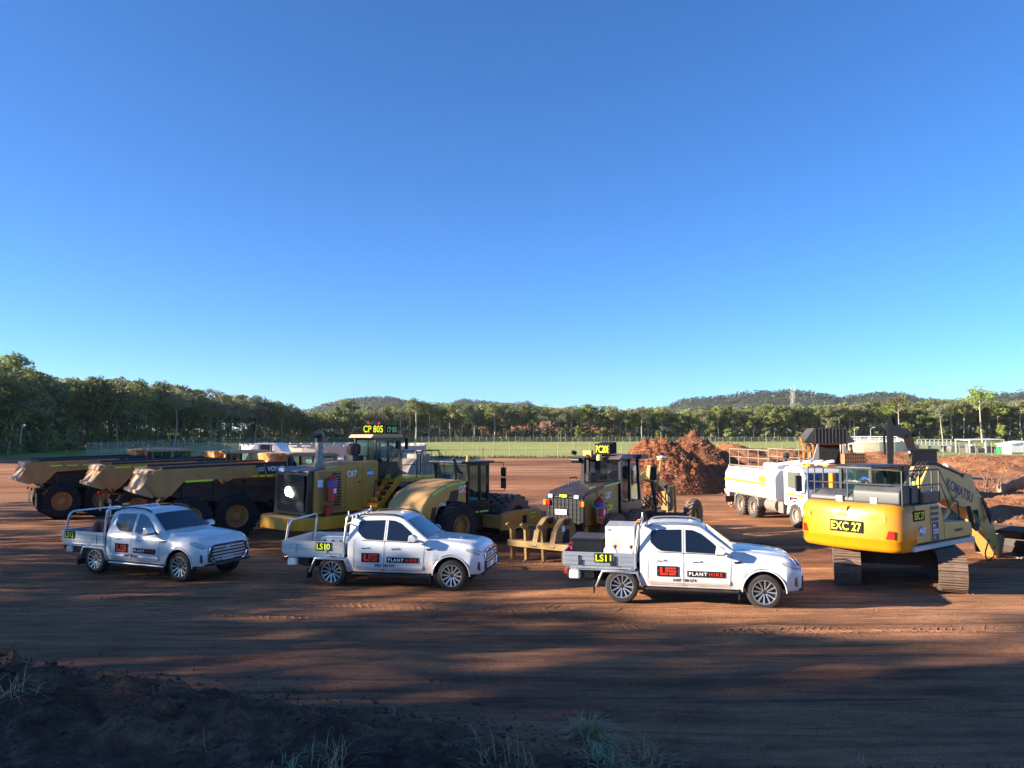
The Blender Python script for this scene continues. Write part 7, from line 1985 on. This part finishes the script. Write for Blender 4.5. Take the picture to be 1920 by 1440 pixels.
for px, lab in ((1601,'street lamp standing left of the railed concrete tank centre'),(1631,'street lamp standing right of the railed concrete tank centre')):
    x = (px-960)/1442*172; t = thing('lamp_post', lab, 'lamp post', (x,172,0), 0, 'lamp posts by the concrete tank')
    q = MB(); q.tube(rounded([(0,0,0),(0,0,4.6),(.7,0,5.0)],.3), .07, 6); make('pole', q, M_steel, t); q = MB(); q.box(.6,1.05,-.15,.15,4.92,5.05); make('lamp_head', q, M_white_t, t)
t = thing('open_shed', 'open-sided steel shed with a thin white roof and barrels under it', 'shed', ((1835-960)/1442*146,146,0), 3)
b = MB(); b.add([(-3.4,-2,2.35),(3.4,-2,2.45),(3.4,2.4,2.55),(-3.4,2.4,2.45),(-3.4,-2,2.50),(3.4,-2,2.60),(3.4,2.4,2.70),(-3.4,2.4,2.60)],[(0,3,2,1),(4,5,6,7),(0,1,5,4),(1,2,6,5),(2,3,7,6),(3,0,4,7)]); make('roof', b, M_wrail, t)
for x in (-3.3,-.2,3.3):
    for y in (-1.9,2.2):
        q = MB(); q.box(x-.10,x+.10,y-.08,y+.08,0,2.4); make('post', q, M_wrail, t)
q = MB(); q.box(-3.3,3.3,2.2,2.3,0,.9); make('kerb_wall', q, mat('pale_wall', (.6,.55,.45), .8), t)
rr_ = random.Random(2)
for k in range(7):
    x = (1835-960)/1442*146-2.6+k*.85; bb = thing('barrel', 'dark barrel in the row under the open shed roof', 'barrel', (x,145.6,0), 0, 'barrels under the shed')
    q = MB(); h = rr_.uniform(.9,1.35); q.lathe([(0,0),(.36,0),(.38,h*.33),(.36,h*.36),(.38,h*.66),(.36,h),(0,h)], (0,0,0), (0,0,1), 12); make('drum', q, M_blackp if k % 2 else M_greyd, bb)
t = thing('wheelie_bin', 'green bin standing right of the open shed', 'bin', ((1872-960)/1442*140,140,0)); q = MB(); q.prism([(-.40,0),(.40,0),(.5,1.25),(-.5,1.25)], -.4, .4); make('bin_body', q, mat('green_plastic', (.02,.35,.08), .5), t, bevel=.03); q = MB(); q.box(-.54,.54,-.45,.45,1.25,1.33); make('lid', q, mat('green_plastic', (.02,.35,.08), .5), t)
t = thing('cabinet_row', 'low pale cabinets between the green bin and the white building', 'cabinets', ((1884-960)/1442*141,141,0)); q = MB(); q.box(-.7,.9,-.4,.4,0,1.5); make('pale_cabinet', q, mat('pale_wall', (.6,.55,.45), .8), t, bevel=.02); q = MB(); q.box(-.7,.9,-.42,-.40,.2,1.3); make('door', q, M_greyd, t)
t = thing('white_building', 'small white gabled building at the right edge of the picture', 'building', ((1925-960)/1442*137,139,0), 0)
b = MB(); b.prism([(-3.0,0),(3.0,0),(3.0,1.75),(0,2.25),(-3.0,1.75)][:], -2, 2); make('wall', b, mat('white_cladding', (.82,.82,.80), .5), t); b = MB(); b.prism([(-3.2,1.72),(0,2.28),(3.2,1.72),(3.2,1.82),(0,2.38),(-3.2,1.82)], -2.2, 2.2); make('roof', b, M_white_t, t); b = MB(); b.box(-3.02,3.02,-2.04,-2.0,0,.35); make('plinth', b, M_greyd, t); b = MB(); b.box(-1.2,-.2,-2.03,-2.0,.35,1.5); make('roller_door', b, mat('door_offwhite', (.70,.70,.68), .5), t)
# steel pylon on the skyline
t = thing('power_pylon', 'steel lattice power pylon standing against the ridge on the right', 'pylon', ((1487-960)/1442*760,760,0), 20)
H = CAM_H+(810-717)/1442*760; q = MB(); M_pyl = mat('pylon_steel', (.50,.47,.44), .6)
def leg(a): 
    sx, sy = (1 if a in (0,3) else -1), (1 if a < 2 else -1); return sx, sy
W = lambda z: 3.9*(1-z/(H*.72))+1.0*(z/(H*.72)) if z < H*.72 else 1.0
lv = [0,8,15,21,26,30,33.5,36.5]
for a in range(4):
    sx, sy = leg(a); q = MB(); q.tube([(sx*W(z),sy*W(z),z) for z in lv]+[(sx*.9,sy*.9,H*.82)], .18, 4); make('leg', q, M_pyl, t)
for i in range(len(lv)-1):
    q = MB(); z0, z1 = lv[i], lv[i+1]
    for (ax, ay, bx, by) in ((-1,-1,1,-1),(1,-1,1,1),(1,1,-1,1),(-1,1,-1,-1)):
        q.tube([(ax*W(z0),ay*W(z0),z0),(bx*W(z1),by*W(z1),z1)], .10, 3); q.tube([(bx*W(z0),by*W(z0),z0),(ax*W(z1),ay*W(z1),z1)], .10, 3); q.tube([(ax*W(z1),ay*W(z1),z1),(bx*W(z1),by*W(z1),z1)], .10, 3)
    make('bracing', q, M_pyl, t)
for s, hh in ((-1, H*.93), (1, H)):
    q = MB(); q.tube([(s*1.0,0,H*.72),(s*2.2,0,H*.84),(s*1.9,0,hh)], [.35,.3,.12], 4); q.tube([(s*3.2,0,H*.70),(s*1.0,0,H*.84)], .2, 4); make('peak', q, M_pyl, t)
q = MB(); q.tube([(-4.2,0,H*.74),(4.2,0,H*.74)], .25, 4); q.tube([(-3,0,H*.84),(3,0,H*.84)], .2, 4); make('cross_arm', q, M_pyl, t)

# ================================================================ MOUNDS
def mound(name, label, cat, c, rx, ry, h, seed, kind=None, peaks=None, rough=.25, n=70, m=None, sticks=0, rz=0, stick_len=.3, stick_m=None, cut=.9):
    rnd = random.Random(seed); t = thing(name, label, cat, (c[0], c[1], 0), rz)
    def hh(u, v):
        best = 0
        for (px_, py_, ph, pr, pe) in (peaks or [(0,0,1,1,1.2)]):
            d = math.hypot((u-px_)/pr, (v-py_)/pr); best = max(best, ph*max(0, 1-d)**(1/pe) if pe != 0 else 0)
        return best
    def Z(u, v):
        z = h*hh(u, v)
        if z > 0.01: z += rough*h*min(1, z/h*3)*(.5*fbm(u*2.2+seed, v*2.2, seed)+.35*fbm(u*6, v*6, seed+3)+.22*fbm(u*17, v*17, seed+5))
        return z-.06
    P = [[((i/n*2-1)*rx*1.25, (j/n*2-1)*ry*1.25, Z((i/n*2-1)*1.25, (j/n*2-1)*1.25)) for i in range(n+1)] for j in range(n+1)]
    b = MB(); b.grid(P); make('heap', b, m or M_soil, t, smooth=80, fix=False)
    if sticks:
        b = MB(); k = 0
        while k < sticks:
            u, v = rnd.uniform(-1.15,1.15), rnd.uniform(-1.15,.6); z = Z(u, v)
            if z < .0: continue
            k += 1
            L = stick_len*rnd.uniform(.4,1.6); w = L*rnd.uniform(.08,.24); d = Vector((rnd.gauss(0,1), rnd.gauss(0,1), rnd.gauss(0,.7))).normalized(); a = d.orthogonal().normalized(); a.rotate(Matrix.Rotation(rnd.uniform(0,6.3),3,d)); e = d.cross(a)
            p = Vector((u*rx, v*ry, z+.03))
            b.add([p-d*L/2-a*w/2, p-d*L/2+a*w/2, p+d*L/2+a*w*.3, p+d*L/2-a*w*.3, p+e*w*.6], [(0,1,2,3),(0,4,1),(1,4,2),(2,4,3),(3,4,0)])
        o = make('loose_pieces', b, stick_m or (M_mulch if 'mulch' in name else M_soil), t, smooth=0, fix=False); o['kind'] = 'stuff'
    return t
M_mulch = mat('wood_mulch', (.36,.145,.060), .9, var=.6, vscale=3.5)
M_mulchb = mat('mulch_body', (.26,.10,.055), .95, var=.4, vscale=3, bump=1, bscale=6)
M_mulchd = mat('dark_mulch', (.17,.07,.04), .95, var=.4, vscale=3, bump=1, bscale=6)
mound('mulch_pile', 'tall reddish mulch pile in the middle of the yard behind the grader', 'mulch pile', (10.7,53.2), 5.0, 4.6, 3.7, 3, peaks=[(-.12,.0,1.0,1.0,1.25),(.15,-.45,.55,.5,1.0)], rough=.22, n=110, m=M_mulchb, sticks=36000, stick_len=.16)
mound('mulch_pile', 'darker steep mulch pile behind the tall reddish one', 'mulch pile', (13.9,58.5), 5.2, 4.6, 4.0, 8, peaks=[(.0,0,1.0,1.0,1.05)], rough=.2, n=90, m=M_mulchd, sticks=14000, stick_len=.18)
mound('soil_windrow', 'red soil windrow behind the water truck', 'soil heap', (27,84), 12.5, 4.5, 3.0, 14, peaks=[(-.75,0,.85,.6,1.6),(-.3,0,.8,.7,1.8),(.2,0,.75,.6,1.6),(.7,0,.5,.5,1.4)], rough=.35, n=110, m=M_soil, sticks=2500, stick_len=.22)
mound('soil_windrow', 'long red soil windrow along the fence on the right', 'soil heap', (52,72), 25, 7.0, 2.55, 21, peaks=[(-1.0,0,.40,.4,2),(-.7,0,.55,.5,2),(-.35,0,.66,.6,2.2),(0,0,.80,.6,2.2),(.35,0,1.0,.7,2.2),(.8,0,1.0,.7,2.2)], rough=.30, n=150, m=M_soil, sticks=6000, stick_len=.22)
mound('soil_heap', 'loose orange soil heap behind the excavator bucket', 'soil heap', (24.5,36.0), 8.5, 5.5, 1.15, 31, peaks=[(.35,.1,1.0,1.0,1.6),(-.2,0,.55,.7,1.5)], rough=.30, n=110, m=M_soil, sticks=4500, stick_len=.10)
mound('soil_windrow', 'low red soil bank beyond the orange grinder', 'soil heap', (42,100), 13, 4, 2.0, 41, peaks=[(-.6,0,.5,.6,1.8),(0,0,.7,.7,1.8),(.5,0,.8,.6,1.8)], rough=.3, n=80, m=M_soil, sticks=1500, stick_len=.22)

# log, root ball and debris on the right
M_log = mat('soil_stained_log', (.34,.17,.10), .9, var=.35, vscale=3, bump=.8, bscale=12)
t = thing('felled_log', 'thick soil-stained log lying at the right edge of the yard', 'log', (32.2,48.5,0), 14)
b = MB(); rl = random.Random(3)
b.tube([(-1.9+.22*k,.05*sin(k*1.7),.40+.055*k) for k in range(15)], [.30+.05*sin(k*2.1)+.035*sin(k*5.3)+.012*k for k in range(15)], 12); make('trunk', b, M_log, t, smooth=60)
q = MB(); q.cyl((-1.93,0,.45),(-1.89,0,.45),.33,.34,n=14); make('cut_end', q, mat('cut_wood', (.45,.28,.17), .9), t)
t = thing('root_ball', 'upturned tree roots standing behind the log at the right edge', 'roots', (32.9,47.2,0))
b = MB(); b.tube([(0,0,-.2),(.05,0,.6),(0,.1,1.3),(-.05,.1,2.0)], [.5,.38,.30,.34], 12)
for k in range(26):
    a = rl.uniform(0,6.28); up = rl.uniform(-.3,1.0); L = rl.uniform(.5,1.6); z0 = 1.9 if k > 6 else .5
    p0 = Vector((0,0,z0)); d = Vector((cos(a), sin(a), up if k > 6 else -.25)).normalized(); p1 = p0+d*L*.5+Vector((0,0,rl.uniform(-.15,.2))); p2 = p0+d*L+Vector((rl.uniform(-.2,.2),rl.uniform(-.2,.2),rl.uniform(-.1,.35)))
    b.tube([p0,p1,p2], [.12,.07,.02], 6)
make('roots', b, M_log, t, smooth=60)
t = thing('dead_branches', 'thin grey dead branches leaning by the upturned roots', 'branches', (30.2,51,0)); b = MB()
for k in range(10):
    p = Vector((rl.uniform(.6,2.6), rl.uniform(-.6,.6), rl.uniform(0,.5))); d = Vector((rl.uniform(-1,1), rl.uniform(-.5,.5), rl.uniform(.2,1.2)))
    b.tube([p, p+d*.6+Vector((0,0,.1)), p+d*1.3], [.045,.03,.012], 5)
o = make('branch', b, mat('dry_grey_wood', (.20,.13,.09), .9, var=.2), t); o['kind'] = 'stuff'

# scattered debris and stones on the yard
rd = random.Random(19); b = MB()
for k in range(2600):
    y = 7+rd.random()**1.6*26; x = rd.uniform(-.75,.75)*y
    s_ = rd.uniform(.006,.02)*(1+.5*(y > 15))
    z = ground_h(x, y); c = Vector((x, y, z+s_*.3)); b.add([c+Vector((rd.uniform(.6,1.2)*s_*dx, rd.uniform(.6,1.2)*s_*dy, s_*dz*rd.uniform(.5,.9))) for dx,dy,dz in ((1,0,0),(0,1,0),(-1,0,0),(0,-1,0),(0,0,1),(0,0,-1))], [(0,1,4),(1,2,4),(2,3,4),(3,0,4),(1,0,5),(2,1,5),(3,2,5),(0,3,5)])
o = make('gravel', b, mat('pale_grit', (.22,.14,.11), .9, var=.4, vscale=5), smooth=0, fix=False); tagp(o, 'pale stones and clods scattered on the dirt', 'gravel', kind='stuff')
b = MB()
for k in range(2200):
    x = rd.uniform(13,34); y = rd.uniform(28,64); s_ = rd.uniform(.04,.14); z = ground_h(x, y)
    c = Vector((x, y, z+s_*.3)); b.add([c+Vector((rd.uniform(.6,1.4)*s_*dx, rd.uniform(.6,1.2)*s_*dy, s_*dz*rd.uniform(.4,.9))) for dx,dy,dz in ((1,0,0),(0,1,0),(-1,0,0),(0,-1,0),(0,0,1),(0,0,-1))], [(0,1,4),(1,2,4),(2,3,4),(3,0,4),(1,0,5),(2,1,5),(3,2,5),(0,3,5)])
o = make('clods', b, M_soil, smooth=0, fix=False); tagp(o, 'loose red clods strewn over the disturbed ground on the right', 'clods', kind='stuff')
# clods on the foreground bank
b = MB()
for k in range(11000):
    u = rd.random(); x = -14+13.8*u+rd.gauss(0,.8); y = 13.4-4.1*u+rd.gauss(0,.8); 
    if rd.random() < .35: x = rd.uniform(-8,6); y = rd.uniform(6.3,9.3)
    s_ = rd.uniform(.006,.024)*(1 if rd.random() < .95 else 2.6); z = ground_h(x, y)
    c = Vector((x, y, z+s_*.25)); b.add([c+Vector((rd.uniform(.6,1.4)*s_*dx, rd.uniform(.6,1.4)*s_*dy, s_*dz*rd.uniform(.5,1))) for dx,dy,dz in ((1,0,0),(0,1,0),(-1,0,0),(0,-1,0),(0,0,1),(0,0,-1))], [(0,1,4),(1,2,4),(2,3,4),(3,0,4),(1,0,5),(2,1,5),(3,2,5),(0,3,5)])
o = make('bank_clods', b, mat('dark_clod', (.06,.04,.034), .95, var=.4, vscale=4), smooth=0, fix=False); tagp(o, 'dark clods and crumbs on the low bank in the foreground', 'clods', kind='stuff')

# tread prints pressed up by tyres: two lanes of small earth ridges
b = MB(); rt_ = random.Random(44)
def ridge(c, d, L, w, h):
    a = Vector((-d.y, d.x, 0)); z = lambda p: ground_h(p.x, p.y)
    p0 = c-d*L/2; p1 = c+d*L/2; vs = []
    for p, k in ((p0,.6),(p1,.8)):
        for o_, hh in ((-w,-.01),(0,h*k),(w,-.01)):
            v = p+a*o_; vs.append((v.x, v.y, z(v)+hh))
    b.add(vs, [(0,1,4,3),(1,2,5,4),(0,2,1),(3,4,5)])
for (x0, y0, x1, y1, wd) in ((-9.5,18.4,2.5,16.9,.55),(-8,16.9,3,15.6,.5),(-1.5,12.6,5.5,11.7,.6),(.5,11.2,7,10.9,.45),(4.0,15.4,13,15.6,.5),(-13,17.6,-6,16.6,.5),(1.5,21.5,7,20.6,.5),(-3,24.0,3,22.8,.5),(6,32,14,38,.5),(-2,40,9,36,.5)):
    L = math.hypot(x1-x0, y1-y0); d = Vector(((x1-x0)/L, (y1-y0)/L, 0)); nrm = Vector((-d.y, d.x, 0)); n_ = int(L/.17)
    for k in range(n_):
        if fbm(k*.05, x0, 3) < -.25: continue
        c = Vector((x0, y0, 0))+d*(k*.17)+nrm*(.25*sin(k*.03))
        for s in (-1, 1):
            e = (nrm*s+d*.75).normalized(); ridge(c+nrm*s*wd*.27+Vector((rt_.uniform(-.02,.02), rt_.uniform(-.02,.02), 0)), e, wd*.48, .045, rt_.uniform(.009,.022))
o = make('tread_marks', b, M_yard, smooth=0, fix=False); tagp(o, 'tyre tread prints raised in the dirt', 'tread marks', kind='stuff')

# dry grass tufts: each its own thing
M_straw = mat('dry_straw', (.38,.27,.13), .85, var=.25, vscale=8)
M_strawg = mat('pale_green_blades', (.30,.32,.16), .7, var=.2, vscale=8)
def tuft(px_, py_, n, L, label, m=None, flat=.4, spread=.12, seed=0):
    r = random.Random(seed+int(px_)); p = gpt(px_, py_, .1); z = ground_h(p.x, p.y); p = gpt(px_, py_, z)
    b = MB()
    for k in range(n):
        a = r.uniform(0,6.28); q = Vector((r.gauss(0,spread), r.gauss(0,spread), 0)); l = L*r.uniform(.4,1.1); o_ = r.uniform(.1,1)*flat
        d = Vector((cos(a)*o_, sin(a)*o_, 1-.5*o_)); p1 = q+d*l*.6; p2 = q+d*l+Vector((cos(a)*l*.25*o_*2, sin(a)*l*.25*o_*2, -l*.30*o_))
        w = Vector((-sin(a), cos(a), 0))*.006
        b.add([q-w, q+w, p1+w*.8, p1-w*.8, p2], [(0,1,2,3),(3,2,4)])
    t = thing('grass_tuft', label, 'grass tuft', (p.x, p.y, z-.02)); o = make('blades', b, m or M_straw, t, smooth=0, fix=False); o['kind'] = 'stuff'
    return t
tuft(1105, 1378, 420, .42, 'pale dry grass clump on the low mound at the bottom centre', flat=2.4, spread=.07)
tuft(1130, 1432, 200, .38, 'greenish straw hanging below the pale clump at the bottom centre', M_strawg, flat=2.2, spread=.10)
tuft(1205, 1436, 160, .40, 'spiky straw clump right of the pale clump', flat=1.8, spread=.16)
tuft(1190, 1400, 10, .55, 'few tall thin stalks standing right of the pale clump', flat=.35, spread=.2)
tuft(930, 1440, 44, .55, 'fine dry stalks rising at the bottom centre left of the mound', flat=.8, spread=.18)
tuft(620, 1445, 40, .55, 'feathery dry stalks at the bottom left of centre', flat=.8, spread=.16)
tuft(545, 1430, 26, .32, 'short green grass blades on the bank at the bottom', M_strawg, flat=1.3, spread=.14)
tuft(388, 1415, 20, .36, 'small straw sprig on the face of the dark bank', flat=1.3, spread=.08)
tuft(18, 1300, 36, .50, 'dry stalks drooping at the left edge of the bank', flat=1.6, spread=.12)
tuft(265, 1310, 16, .26, 'little tuft on the crest of the dark bank', flat=1.4, spread=.10)
tuft(745, 1345, 20, .18, 'broken twigs at the right end of the bank', flat=2.6, spread=.10)
tuft(1620, 1440, 14, .26, 'lone short stalks at the bottom right', flat=.9, spread=.06)
# grass along the field edge
b = MB(); rg4 = random.Random(31)
for k in range(5000):
    x = rg4.uniform(-70,100); y = 118.3+rg4.random()**2*5; l = rg4.uniform(.15,.45); a = rg4.uniform(0,6.28); w = Vector((cos(a), sin(a), 0))*rg4.uniform(.05,.14); p = Vector((x,y,0))
    b.add([p-w, p+w, p+Vector((rg4.uniform(-.1,.1), rg4.uniform(-.1,.1), l))], [(0,1,2)])
o = make('grass_verge', b, mat('verge_grass', (.07,.09,.025), .8, var=.4, vscale=.3), smooth=0, fix=False); tagp(o, 'longer darker grass along the fence line', 'grass', kind='stuff')

# ================================================================ HAZE
b = MB(); b.box(-1900, 1900, -450, 2300, -5, 160)
hz = make('haze', b, [], smooth=0); hm = bpy.data.materials.new('haze'); hm.use_nodes = True
hn = hm.node_tree.nodes; 
for n in list(hn): hn.remove(n)
ho = hn.new('ShaderNodeOutputMaterial'); hv = hn.new('ShaderNodeVolumePrincipled')
hv.inputs['Color'].default_value = (.80,.86,.95,1); hv.inputs['Density'].default_value = .00006; hv.inputs['Anisotropy'].default_value = .2
hm.node_tree.links.new(hv.outputs[0], ho.inputs['Volume']); hz.data.materials.append(hm)
tagp(hz, 'thin morning haze over the yard and hills', kind='stuff')
print('objects', len(bpy.data.objects), 'trees', N_TREES)
